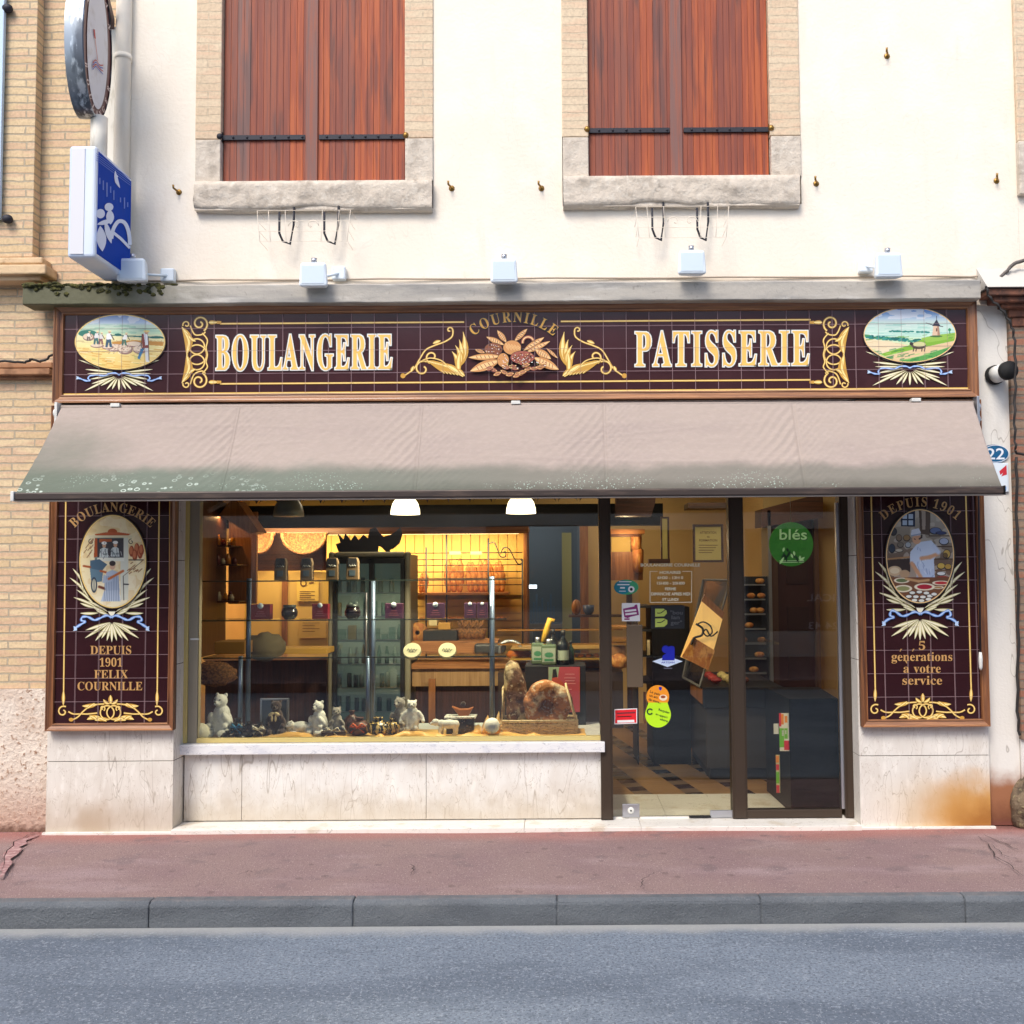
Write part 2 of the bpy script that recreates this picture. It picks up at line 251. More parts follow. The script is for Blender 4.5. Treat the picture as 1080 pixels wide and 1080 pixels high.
GLY = json.loads('''{"A":[218,[[[-4,0],[-4,9],[5,11],[12,15],[25,37],[103,233],[112,233],[192,43],[206,17],[212,11],[222,9],[222,0],[115,0],[115,9],[135,13],[142,23],[126,66],[52,66],[39,35],[37,24],[43,13],[62,9],[64,0]],[[57,80],[121,80],[88,160]]]],"B":[221,[[[8,0],[8,9],[22,11],[31,16],[36,26],[37,184],[35,206],[26,216],[8,219],[8,228],[110,228],[149,224],[176,215],[193,198],[198,175],[195,157],[184,142],[167,131],[143,124],[172,115],[193,103],[205,86],[209,66],[203,38],[186,17],[157,4],[139,1]],[[91,126],[117,128],[132,136],[140,150],[142,173],[140,192],[135,206],[124,214],[108,217],[99,216],[94,212],[91,195]],[[111,12],[129,15],[142,25],[148,41],[150,64],[147,88],[139,104],[123,113],[91,116],[91,33],[95,17],[101,13]]]],"C":[234,[[[128,-5],[97,-2],[82,3],[69,10],[45,28],[28,52],[21,66],[14,97],[13,114],[14,131],[17,147],[28,175],[46,199],[69,217],[83,224],[113,232],[130,233],[155,230],[184,220],[194,218],[204,221],[210,233],[218,233],[218,154],[210,154],[196,182],[178,203],[157,217],[133,222],[106,215],[87,195],[76,161],[72,113],[76,69],[89,37],[110,18],[139,12],[159,14],[179,22],[198,35],[214,53],[224,44],[205,23],[183,7],[157,-2]]]],"D":[248,[[[10,0],[10,9],[23,11],[31,15],[36,23],[37,187],[35,203],[30,213],[21,218],[7,219],[7,228],[111,228],[139,226],[164,220],[185,211],[203,198],[216,182],[226,162],[232,140],[234,114],[227,64],[204,28],[167,7],[114,0]],[[111,12],[140,18],[160,37],[167,52],[174,90],[175,115],[171,159],[159,191],[139,210],[111,217],[101,215],[95,212],[91,192],[91,36],[95,17],[101,13]]]],"E":[221,[[[7,0],[7,8],[22,10],[31,15],[36,24],[38,39],[38,184],[36,202],[31,213],[22,218],[8,219],[8,228],[199,228],[199,160],[192,160],[184,186],[170,203],[148,212],[116,215],[100,214],[93,208],[91,194],[91,123],[116,126],[130,134],[138,150],[144,173],[152,173],[152,59],[144,59],[137,91],[130,100],[120,107],[93,111],[91,34],[93,23],[96,17],[115,14],[138,15],[157,19],[172,27],[185,37],[196,52],[206,72],[215,72],[201,0]]]],"F":[202,[[[8,0],[8,9],[22,11],[31,17],[36,26],[37,187],[36,202],[31,212],[22,217],[7,219],[7,228],[197,228],[197,160],[189,160],[178,193],[168,203],[155,210],[137,214],[115,216],[100,215],[93,211],[91,199],[91,124],[114,126],[128,135],[137,150],[142,173],[151,173],[151,59],[142,59],[137,84],[128,100],[114,109],[91,112],[91,40],[94,21],[98,15],[105,12],[128,9],[128,0]]]],"G":[254,[[[134,-5],[116,-4],[85,3],[71,10],[47,28],[29,51],[22,65],[15,97],[14,115],[18,147],[22,162],[29,176],[46,200],[70,218],[97,229],[129,233],[156,230],[194,218],[203,221],[210,233],[219,233],[219,154],[210,154],[202,173],[191,189],[179,203],[165,213],[149,219],[134,222],[107,215],[88,195],[77,161],[73,114],[74,89],[77,67],[83,49],[90,34],[110,13],[138,6],[154,8],[164,14],[169,23],[171,36],[170,77],[165,85],[154,89],[138,91],[138,99],[250,99],[250,91],[236,89],[228,85],[224,77],[223,14],[179,0],[156,-4]]]],"I":[130,[[[7,0],[7,9],[21,11],[31,16],[36,24],[38,38],[38,193],[36,206],[32,214],[22,218],[7,219],[7,228],[122,228],[122,219],[107,218],[98,214],[93,206],[91,193],[91,39],[94,22],[103,13],[123,9],[123,0]]]],"L":[213,[[[8,0],[8,9],[22,11],[31,16],[36,25],[37,189],[36,204],[31,212],[22,217],[8,219],[8,228],[125,228],[125,219],[104,217],[98,214],[94,208],[91,189],[91,41],[93,24],[100,16],[117,14],[139,15],[157,20],[172,28],[185,40],[195,56],[204,77],[214,77],[201,0]]]],"N":[247,[[[201,-5],[53,175],[53,39],[55,24],[59,15],[68,11],[83,9],[83,0],[9,0],[9,9],[27,12],[36,21],[38,39],[38,194],[18,217],[9,219],[9,228],[78,228],[195,84],[195,189],[193,207],[184,216],[166,219],[166,228],[240,228],[240,219],[225,217],[217,212],[212,203],[211,-5]]]],"O":[263,[[[130,-5],[106,-3],[84,4],[64,15],[47,29],[33,46],[22,67],[16,89],[14,114],[16,138],[22,161],[33,181],[47,199],[65,213],[85,224],[108,231],[133,233],[157,231],[179,224],[198,213],[216,199],[230,182],[240,162],[247,139],[249,114],[247,89],[240,67],[230,46],[215,29],[198,15],[177,4],[155,-3]],[[132,6],[157,13],[175,33],[186,67],[190,114],[189,139],[186,160],[181,179],[174,194],[155,215],[130,222],[105,215],[87,195],[76,161],[73,114],[74,89],[77,67],[82,49],[89,34],[108,13]]]],"P":[209,[[[8,0],[8,9],[22,11],[31,16],[36,25],[37,189],[36,203],[31,212],[22,217],[8,219],[8,228],[144,226],[168,220],[183,211],[195,199],[202,184],[204,166],[199,140],[183,120],[172,112],[157,107],[140,104],[91,103],[91,40],[93,25],[97,16],[106,11],[121,9],[121,0]],[[91,115],[122,118],[136,126],[144,142],[146,165],[144,187],[138,203],[126,212],[108,216],[95,212],[91,199]]]],"R":[236,[[[8,0],[8,9],[22,11],[31,16],[36,25],[37,189],[36,203],[31,212],[22,217],[8,219],[8,228],[132,227],[152,224],[170,219],[184,213],[202,194],[209,167],[205,148],[196,133],[180,120],[157,112],[216,25],[226,13],[239,9],[240,0],[169,0],[101,106],[91,106],[91,40],[93,25],[97,16],[106,11],[121,9],[121,0]],[[91,117],[124,120],[140,129],[149,145],[152,168],[149,189],[142,204],[129,213],[112,216],[101,214],[95,211],[91,193]]]],"S":[195,[[[21,-5],[21,79],[31,79],[41,47],[56,25],[75,12],[98,7],[115,10],[128,18],[137,30],[139,45],[133,65],[112,80],[81,95],[56,110],[38,126],[28,144],[25,166],[27,185],[34,201],[44,215],[58,225],[74,231],[92,233],[115,231],[150,222],[157,225],[160,233],[170,233],[170,160],[161,160],[155,177],[147,192],[136,205],[124,214],[111,220],[97,222],[82,220],[70,213],[62,203],[60,190],[62,178],[69,168],[94,151],[127,136],[159,117],[169,106],[175,94],[180,66],[177,46],[169,29],[157,15],[140,4],[120,-3],[96,-5],[79,-4],[42,6],[35,4],[31,-5]]]],"T":[212,[[[46,0],[46,9],[61,10],[71,15],[76,25],[78,40],[78,217],[51,213],[33,202],[20,183],[14,159],[5,159],[5,228],[205,228],[205,158],[197,158],[191,184],[178,202],[160,213],[134,217],[132,40],[133,25],[138,15],[148,10],[164,9],[164,0]]]],"U":[246,[[[124,-6],[102,-5],[84,-1],[69,5],[57,14],[48,26],[42,40],[38,58],[37,189],[35,203],[30,212],[22,217],[7,219],[7,228],[120,228],[120,219],[101,216],[93,208],[90,189],[90,70],[93,44],[102,26],[116,15],[137,11],[163,15],[181,28],[192,50],[196,80],[195,203],[190,212],[180,217],[164,219],[164,228],[237,228],[237,219],[224,216],[216,211],[211,189],[210,66],[206,46],[199,29],[190,16],[178,6],[163,-1],[145,-5]]]],"V":[214,[[[106,-6],[22,190],[11,210],[4,216],[-7,219],[-7,228],[105,228],[105,219],[83,216],[78,212],[76,205],[81,189],[129,72],[174,189],[177,204],[176,212],[171,216],[149,219],[149,228],[221,228],[221,219],[212,218],[204,214],[191,191],[115,-6]]]],"X":[235,[[[6,0],[6,9],[26,15],[45,33],[97,104],[39,193],[24,213],[16,218],[8,219],[7,228],[122,228],[122,219],[100,216],[95,208],[101,194],[132,145],[161,187],[170,207],[164,216],[146,219],[146,228],[229,228],[229,219],[213,217],[201,211],[178,187],[140,132],[218,14],[231,9],[232,0],[119,0],[119,9],[139,12],[145,20],[137,40],[105,91],[69,40],[62,22],[68,12],[87,9],[87,0]]]],"0":[188,[[[94,-3],[67,1],[45,12],[30,31],[19,55],[13,86],[11,121],[13,155],[19,185],[30,210],[45,228],[67,239],[94,243],[121,239],[142,228],[157,210],[168,185],[172,171],[176,138],[176,102],[172,70],[168,55],[157,31],[141,12],[120,1]],[[94,18],[110,25],[119,45],[124,98],[123,163],[119,195],[110,215],[94,221],[79,215],[70,195],[65,163],[63,120],[67,60],[70,45],[79,25]]]],"1":[188,[[[33,0],[33,18],[68,19],[73,22],[77,40],[77,208],[54,183],[44,175],[34,173],[26,175],[20,180],[16,188],[14,198],[37,206],[66,224],[89,241],[127,241],[127,40],[130,24],[135,19],[171,18],[171,0]]]],"5":[188,[[[82,-3],[60,-2],[42,3],[29,9],[20,18],[15,27],[13,37],[15,48],[21,55],[29,59],[40,60],[44,42],[55,26],[65,22],[77,20],[98,25],[106,32],[113,42],[117,56],[119,74],[116,96],[107,111],[92,121],[73,124],[52,122],[36,118],[20,124],[31,240],[158,240],[160,179],[140,179],[138,190],[133,199],[122,203],[52,203],[47,141],[84,146],[102,145],[134,136],[146,128],[164,105],[170,74],[168,54],[162,37],[153,24],[141,14],[113,1]]]],"9":[188,[[[76,-3],[58,-2],[44,2],[27,16],[21,35],[25,47],[38,54],[43,40],[52,28],[63,20],[78,18],[97,24],[112,42],[121,73],[125,115],[106,99],[93,94],[78,92],[51,97],[30,110],[16,132],[12,162],[14,185],[21,204],[32,221],[48,233],[66,241],[89,243],[112,240],[132,231],[149,216],[162,195],[170,166],[173,130],[167,78],[160,56],[150,36],[137,19],[120,7],[100,-1]],[[92,117],[103,118],[112,123],[125,139],[125,159],[120,190],[116,201],[105,216],[91,221],[78,217],[68,206],[62,189],[60,164],[68,128]]]],"a":[172,[[[127,-5],[108,1],[100,17],[76,1],[48,-4],[32,-2],[20,6],[13,17],[10,32],[15,52],[32,68],[59,82],[99,95],[98,133],[93,141],[85,146],[74,148],[58,145],[52,137],[57,128],[61,116],[60,107],[55,101],[48,97],[39,95],[29,97],[22,102],[18,109],[16,118],[19,129],[25,139],[34,147],[47,154],[63,158],[81,159],[112,156],[132,146],[143,129],[146,105],[147,20],[152,17],[160,21],[165,14],[147,0]],[[76,17],[87,20],[99,32],[99,85],[69,69],[59,42],[63,23]]]],"c":[147,[[[78,-5],[60,-2],[43,5],[29,18],[19,34],[12,53],[10,75],[12,98],[20,118],[32,135],[48,148],[67,157],[87,160],[109,157],[125,149],[135,137],[139,123],[137,114],[133,108],[127,103],[118,102],[103,108],[98,125],[99,136],[95,145],[85,148],[72,145],[63,135],[58,118],[56,94],[59,61],[69,38],[83,24],[102,19],[119,23],[136,36],[142,30],[129,15],[114,4],[97,-3]]]],"e":[150,[[[77,-5],[59,-2],[42,5],[29,18],[18,34],[12,55],[10,79],[12,101],[19,120],[30,136],[43,149],[60,157],[79,159],[104,154],[124,140],[137,117],[141,83],[58,83],[61,56],[69,37],[82,25],[100,21],[118,27],[135,43],[142,36],[129,18],[114,5],[96,-2]],[[58,96],[101,96],[101,107],[97,139],[90,146],[81,148],[64,137]]]],"g":[164,[[[73,-70],[44,-68],[24,-61],[11,-50],[7,-37],[14,-23],[34,-13],[17,0],[12,15],[14,27],[21,37],[33,46],[51,55],[34,64],[21,75],[14,89],[11,106],[13,121],[20,134],[30,144],[44,152],[60,157],[79,159],[98,157],[117,152],[158,152],[158,134],[134,134],[143,119],[146,102],[144,88],[138,76],[129,65],[117,58],[102,53],[86,51],[71,52],[56,47],[52,42],[50,36],[55,27],[71,25],[88,25],[129,20],[143,15],[151,6],[156,-5],[158,-18],[152,-40],[136,-56],[110,-67]],[[79,62],[89,65],[95,73],[99,86],[100,105],[99,125],[95,138],[89,146],[79,148],[69,146],[62,138],[58,125],[57,105],[58,86],[62,73],[69,65]],[[80,-58],[119,-52],[132,-33],[130,-25],[125,-21],[102,-17],[48,-17],[40,-26],[37,-36],[39,-45],[47,-52],[61,-56]]]],"i":[99,[[[50,181],[41,183],[32,188],[27,196],[25,206],[27,216],[32,224],[41,230],[50,232],[60,230],[68,224],[74,216],[76,206],[74,196],[68,188],[60,183]],[[9,0],[9,8],[23,13],[26,28],[26,126],[23,142],[10,147],[10,155],[74,155],[74,28],[77,13],[90,8],[90,0]]]],"n":[190,[[[9,0],[9,8],[22,13],[26,28],[26,127],[23,142],[18,146],[9,147],[9,155],[74,155],[74,134],[95,153],[122,159],[141,156],[154,146],[162,129],[165,106],[165,28],[169,13],[174,9],[182,8],[182,0],[101,0],[101,8],[114,13],[118,28],[118,108],[115,129],[110,134],[101,136],[87,131],[74,118],[74,28],[77,13],[82,9],[90,8],[90,0]]]],"o":[168,[[[84,-5],[63,-2],[45,6],[30,18],[19,35],[12,55],[9,77],[12,99],[19,119],[30,136],[45,149],[63,157],[84,159],[105,157],[123,149],[138,136],[149,120],[156,100],[158,77],[156,54],[149,34],[138,18],[123,5],[105,-2]],[[84,6],[96,9],[104,19],[109,41],[110,77],[108,114],[104,135],[96,146],[84,149],[72,146],[64,135],[60,114],[58,77],[60,41],[64,19],[72,9]]]],"r":[144,[[[9,0],[9,8],[23,13],[26,28],[26,126],[23,143],[10,147],[10,155],[73,155],[73,126],[82,140],[94,151],[105,157],[117,159],[129,157],[138,152],[143,144],[145,133],[143,124],[139,117],[132,113],[124,111],[111,115],[103,125],[94,130],[87,128],[81,121],[76,110],[75,28],[76,18],[79,13],[99,8],[99,0]]]],"s":[144,[[[76,-5],[61,-3],[37,4],[30,2],[26,-4],[18,-4],[18,53],[27,53],[33,34],[43,19],[56,10],[70,7],[81,9],[89,13],[94,20],[96,29],[92,42],[78,52],[38,74],[27,85],[21,97],[18,110],[22,130],[32,145],[49,156],[71,160],[106,152],[111,154],[115,160],[122,160],[122,111],[114,111],[107,127],[98,139],[87,146],[75,148],[65,147],[58,143],[54,137],[52,130],[58,116],[73,106],[111,86],[121,76],[127,63],[129,47],[125,26],[114,9],[97,-2]]]],"t":[114,[[[62,-5],[44,-2],[33,5],[26,18],[24,36],[24,139],[10,139],[10,150],[44,185],[64,212],[72,212],[72,155],[104,155],[104,139],[72,139],[72,41],[75,25],[78,21],[84,20],[95,24],[103,37],[111,33],[102,16],[91,5],[78,-2]]]],"v":[153,[[[71,-5],[11,141],[6,145],[-1,147],[-1,155],[82,155],[82,147],[68,145],[64,138],[92,61],[121,136],[116,144],[102,147],[102,155],[152,155],[152,147],[144,144],[139,139],[130,122],[80,-5]]]]}''')
CAPH = max(p[1] for p in GLY['E'][1][0])
def glyphs(text, size, width=None, gap=0.0, track=0):
    """letters of a line as loops, origin at the line's middle, y down; size is the height of a capital"""
    k = size / CAPH; x = 0; out = []
    for ch in text:
        if ch == ' ': x += 110; continue
        acc = None
        base = {'é': 'e', 'à': 'a'}.get(ch, ch)
        if ch == '-': lo = [[(20, 110), (110, 110), (110, 140), (20, 140)]]; adv = 130
        elif ch == "'": lo = [[(20, 220), (45, 330), (70, 330), (45, 220)]]; adv = 90
        elif ch == '.': lo = [[(20, 0), (60, 0), (60, 42), (20, 42)]]; adv = 80
        else: adv, lo = GLY[base]
        lo = [list(l) for l in lo]
        x_in = min(p[0] for l in lo for p in l)
        if ch == 'é': lo.append([(64, 250), (92, 322), (132, 318), (84, 248)])
        if ch == 'à': lo.append([(48, 318), (88, 322), (112, 248), (92, 248)])
        out.append([x, adv, [[(p[0], p[1]) for p in l] for l in lo]])
        x += adv + track
    tot = x - track
    sx = (width / tot) if width else k
    res = []
    for gx, adv, lo in out:
        res.append(((gx + adv / 2 - tot / 2) * sx, [[((p[0] - adv / 2) * sx, -p[1] * k) for p in l] for l in lo]))
    return res
def put_text(P, text, cx, base, size, mat, width=None, edge=None, ew=0.0, hi=None, track=0):
    """straight line of serif lettering; base is the baseline"""
    for gx, lo in glyphs(text, size, width, track=track):
        lo = [[(cx + gx + p[0], base + p[1]) for p in l] for l in lo]
        if edge: P.edge(lo, ew, edge)
        P.loops(lo, mat)
def put_arc_text(P, text, cx, cy, rad, size, mat, half, edge=None, ew=0.0, sx=1.0):
    """lettering along the top of a circle of radius rad, spread over plus and minus half degrees"""
    gl = glyphs(text, size, track=20)
    span = max(abs(g[0]) for g in gl)
    for gx, lo in gl:
        a = R(half) * gx / span
        c, s_ = cos(a), sin(a)
        lo = [[(cx + (rad - p[1]) * s_ + p[0] * sx * c, cy - (rad - p[1]) * c + p[0] * sx * s_) for p in l] for l in lo]
        if edge: P.edge(lo, ew, edge)
        P.loops(lo, mat)
_sans = {}
def sans(text):
    """plain built-in lettering as points and faces, 1 unit high capitals, centred"""
    if text not in _sans:
        cu = bpy.data.curves.new('t', 'FONT'); cu.body = text; cu.size = 1; cu.resolution_u = 3; cu.offset = .012
        cu.align_x = 'CENTER'
        o = bpy.data.objects.new('t', cu); COL.objects.link(o)
        bpy.context.view_layer.update()
        me = bpy.data.meshes.new_from_object(o)
        V = [(v.co.x / 0.7, v.co.y / 0.7) for v in me.vertices]; Fc = [tuple(p.vertices) for p in me.polygons]
        bpy.data.objects.remove(o); bpy.data.curves.remove(cu); bpy.data.meshes.remove(me)
        _sans[text] = (V, Fc)
    return _sans[text]
def put_sans(P, text, cx, base, size, mat, width=None, rot=0.0, flip=False):
    V, Fc = sans(text)
    w = max(v[0] for v in V) - min(v[0] for v in V)
    sx = size if width is None else width / w
    if flip: sx = -sx
    c, s_ = cos(rot), sin(rot)
    P.put([(cx + v[0] * sx * c + v[1] * size * s_, base + v[0] * sx * s_ - v[1] * size * c) for v in V], Fc, mat)
class Pic:
    def __init__(s, x0, y0, x1, y1, res):
        s.x0, s.y0, s.x1, s.y1 = x0, y0, x1, y1
        s.nx = int(res); s.ny = int(res * (y1 - y0) / (x1 - x0))
        s.X, s.Yg = np.meshgrid(np.linspace(x0, x1, s.nx + 1), np.linspace(y0, y1, s.ny + 1))
        s.A = np.zeros(s.X.shape + (3,)); s.rg = np.random.default_rng(3)
    def nz(s, sc_, seed=0):
        """smooth noise, 0..1"""
        rg = np.random.default_rng(seed + 11)
        gx = max(3, int((s.x1 - s.x0) / sc_[0]) + 2); gy_ = max(3, int((s.y1 - s.y0) / sc_[1]) + 2)
        g = rg.random((gy_, gx))
        u = (s.X - s.x0) / (s.x1 - s.x0) * (gx - 1.001); v = (s.Yg - s.y0) / (s.y1 - s.y0) * (gy_ - 1.001)
        i, j = u.astype(int), v.astype(int); fu, fv = u - i, v - j
        fu, fv = fu * fu * (3 - 2 * fu), fv * fv * (3 - 2 * fv)
        return (g[j, i] * (1 - fu) + g[j, i + 1] * fu) * (1 - fv) + (g[j + 1, i] * (1 - fu) + g[j + 1, i + 1] * fu) * fv
    def mix(s, m, col):
        m = np.clip(m, 0, 1)[..., None]; s.A = s.A * (1 - m) + np.array(col, float) * m
    def rows(s, stops):
        ys = [q[0] for q in stops]
        for c in range(3): s.A[..., c] = np.interp(s.Yg, ys, [q[1][c] for q in stops])
    def poly(s, pts, col, soft=0, a=1.0):
        m = np.zeros(s.X.shape, bool); n = len(pts)
        for i in range(n):
            (xa, ya), (xb, yb) = pts[i - 1], pts[i]
            if ya == yb: continue
            c = ((ya > s.Yg) != (yb > s.Yg)) & (s.X < (xb - xa) * (s.Yg - ya) / (yb - ya) + xa)
            m ^= c
        s.mix(m * a, col)
    def ell(s, cx, cy, rx, ry, col, a=1.0, rot=0.0):
        c, n = cos(rot), sin(rot)
        dx, dy = s.X - cx, s.Yg - cy
        d = ((dx * c + dy * n) / rx) ** 2 + ((-dx * n + dy * c) / ry) ** 2
        s.mix(np.clip((1.1 - d) / 0.2, 0, 1) * a, col)
    def line(s, pts, w, col, a=1.0):
        for (xa, ya), (xb, yb) in zip(pts, pts[1:]):
            L = (xb - xa) ** 2 + (yb - ya) ** 2 or 1
            t = np.clip(((s.X - xa) * (xb - xa) + (s.Yg - ya) * (yb - ya)) / L, 0, 1)
            d = np.hypot(s.X - xa - t * (xb - xa), s.Yg - ya - t * (yb - ya))
            s.mix(np.clip((w / 2 + w * 0.3 - d) / (w * 0.5), 0, 1) * a, col)
    def streaks(s, y0, y1, col, n, w, seed=1, amp=60, slope=0.0, a=0.7):
        g = random.Random(seed)
        for _ in range(n):
            x = g.uniform(s.x0, s.x1); y = g.uniform(y0, y1); l = g.uniform(0.4, 1) * amp
            s.line([(x, y), (x + l, y + l * slope + g.uniform(-3, 3))], w * g.uniform(.6, 1.4), col, a)
    def mesh(s, P, name, parent, mat, cx, cy, rx, ry):
        y = P.Y - P.step * (P.n + 2)
        mb = MB(); ids = {}; cols = []
        ins = ((s.X - cx) / rx) ** 2 + ((s.Yg - cy) / ry) ** 2 <= 1.0
        L = s.A / 255.0; L = np.where(L <= 0.04045, L / 12.92, ((L + 0.055) / 1.055) ** 2.4)
        for j in range(s.ny):
            for i in range(s.nx):
                if ins[j, i] and ins[j, i + 1] and ins[j + 1, i] and ins[j + 1, i + 1]:
                    f = []
                    for jj, ii in ((j, i), (j + 1, i), (j + 1, i + 1), (j, i + 1)):
                        k = (jj, ii)
                        if k not in ids:
                            ids[k] = len(mb.v); mb.v.append(P.P((s.X[jj, ii], s.Yg[jj, ii]), y))
                            cols.append((*L[jj, ii], 1.0))
                        f.append(ids[k])
                    mb.f.append(tuple(f)); mb.sm.append(False); mb.mi.append(0)
        mb.cols = cols; P.n += 3
        return mb.build(name, mat, parent)
def nodes(name):
    m = bpy.data.materials.new(name); m.use_nodes = True
    nt = m.node_tree; b = nt.nodes['Principled BSDF']
    return m, nt, b
def _coord(nt, world):
    if world: return nt.nodes.new('ShaderNodeNewGeometry').outputs['Position']
    return nt.nodes.new('ShaderNodeTexCoord').outputs['Object']
def _scaled(nt, co, scale):
    mp = nt.nodes.new('ShaderNodeMapping'); nt.links.new(co, mp.inputs[0])
    mp.inputs['Scale'].default_value = scale if isinstance(scale, tuple) else (scale,) * 3
    return mp.outputs[0]
def _noise(nt, co, scale, detail=4, rough=.55, dist=0.0):
    n = nt.nodes.new('ShaderNodeTexNoise'); nt.links.new(_scaled(nt, co, scale), n.inputs['Vector'])
    n.inputs['Scale'].default_value = 1; n.inputs['Detail'].default_value = detail
    n.inputs['Roughness'].default_value = rough; n.inputs['Distortion'].default_value = dist
    return n.outputs['Fac']
def _map(nt, v, a, b, c=0.0, d=1.0):
    n = nt.nodes.new('ShaderNodeMapRange'); n.interpolation_type = 'SMOOTHSTEP'
    nt.links.new(v, n.inputs[0])
    for i, q in enumerate((a, b, c, d)): n.inputs[i + 1].default_value = q
    return n.outputs[0]
def _math(nt, op, a, b=None):
    n = nt.nodes.new('ShaderNodeMath'); n.operation = op
    for i, q in enumerate((a, b)):
        if q is None: continue
        if isinstance(q, (int, float)): n.inputs[i].default_value = q
        else: nt.links.new(q, n.inputs[i])
    return n.outputs[0]
def _mix(nt, fac, a, b, mode='MIX'):
    n = nt.nodes.new('ShaderNodeMix'); n.data_type = 'RGBA'; n.blend_type = mode
    for i, q in ((0, fac), (6, a), (7, b)):
        if isinstance(q, (int, float)): n.inputs[i].default_value = q
        elif isinstance(q, tuple): n.inputs[i].default_value = (*q[:3], 1)
        else: nt.links.new(q, n.inputs[i])
    return n.outputs[2]
def _layers(nt, co, base, layers):
    """each layer lays a colour over the last where its mask is: noise, vein, speck, zone"""
    for L in layers:
        k, col, alpha = L[0], L[1], L[2]
        if k == 'noise':
            f = _map(nt, _noise(nt, co, L[3], 5), L[4], L[5])
        elif k == 'vein':
            n = _noise(nt, co, L[3], 3, .6, L[5] if len(L) > 5 else 0.4)
            f = _map(nt, _math(nt, 'ABSOLUTE', _math(nt, 'SUBTRACT', n, 0.5)), 0.0, L[4], 1.0, 0.0)
        elif k == 'speck':
            v = nt.nodes.new('ShaderNodeTexVoronoi'); nt.links.new(_scaled(nt, co, L[3]), v.inputs['Vector']); v.inputs['Scale'].default_value = 1
            f = _map(nt, v.outputs['Distance'], L[4], L[5])
        elif k == 'zone':
            sp = nt.nodes.new('ShaderNodeSeparateXYZ'); nt.links.new(co, sp.inputs[0])
            f = None; amt = L[-1]
            nz = _math(nt, 'MULTIPLY', _math(nt, 'SUBTRACT', _noise(nt, co, L[-2], 5), 0.5), amt)
            for ax, a, b in L[3:-2]:
                g = _map(nt, _math(nt, 'ADD', sp.outputs[ax], nz), a, b)
                f = g if f is None else _math(nt, 'MULTIPLY', f, g)
        f = _math(nt, 'MULTIPLY', f, alpha)
        base = _mix(nt, f, base, col)
    return base
def M(name, col, rough=.6, metal=0.0, layers=(), bump=None, world=False, coat=0.0, emit=None, spec=.5, rvar=None, sheen=0):
    m, nt, b = nodes(name); co = _coord(nt, world)
    if layers:
        nt.links.new(_layers(nt, co, col, layers), b.inputs['Base Color'])
    else: b.inputs['Base Color'].default_value = (*col, 1)
    b.inputs['Roughness'].default_value = rough; b.inputs['Metallic'].default_value = metal
    b.inputs['Specular IOR Level'].default_value = spec
    if coat: b.inputs['Coat Weight'].default_value = coat; b.inputs['Coat Roughness'].default_value = .08
    if sheen: b.inputs['Sheen Weight'].default_value = sheen
    if rvar:
        nt.links.new(_map(nt, _noise(nt, co, rvar[0], 4), .35, .65, rvar[1], rvar[2]), b.inputs['Roughness'])
    if bump:
        h = None
        for sc_, st in (bump if isinstance(bump, list) else [bump]):
            n = _math(nt, 'MULTIPLY', _noise(nt, co, sc_, 5), st)
            h = n if h is None else _math(nt, 'ADD', h, n)
        bp = nt.nodes.new('ShaderNodeBump'); bp.inputs['Strength'].default_value = 1; bp.inputs['Distance'].default_value = 1
        nt.links.new(h, bp.inputs['Height']); nt.links.new(bp.outputs[0], b.inputs['Normal'])
    if emit:
        b.inputs['Emission Color'].default_value = (*emit[0], 1); b.inputs['Emission Strength'].default_value = emit[1]
    return m
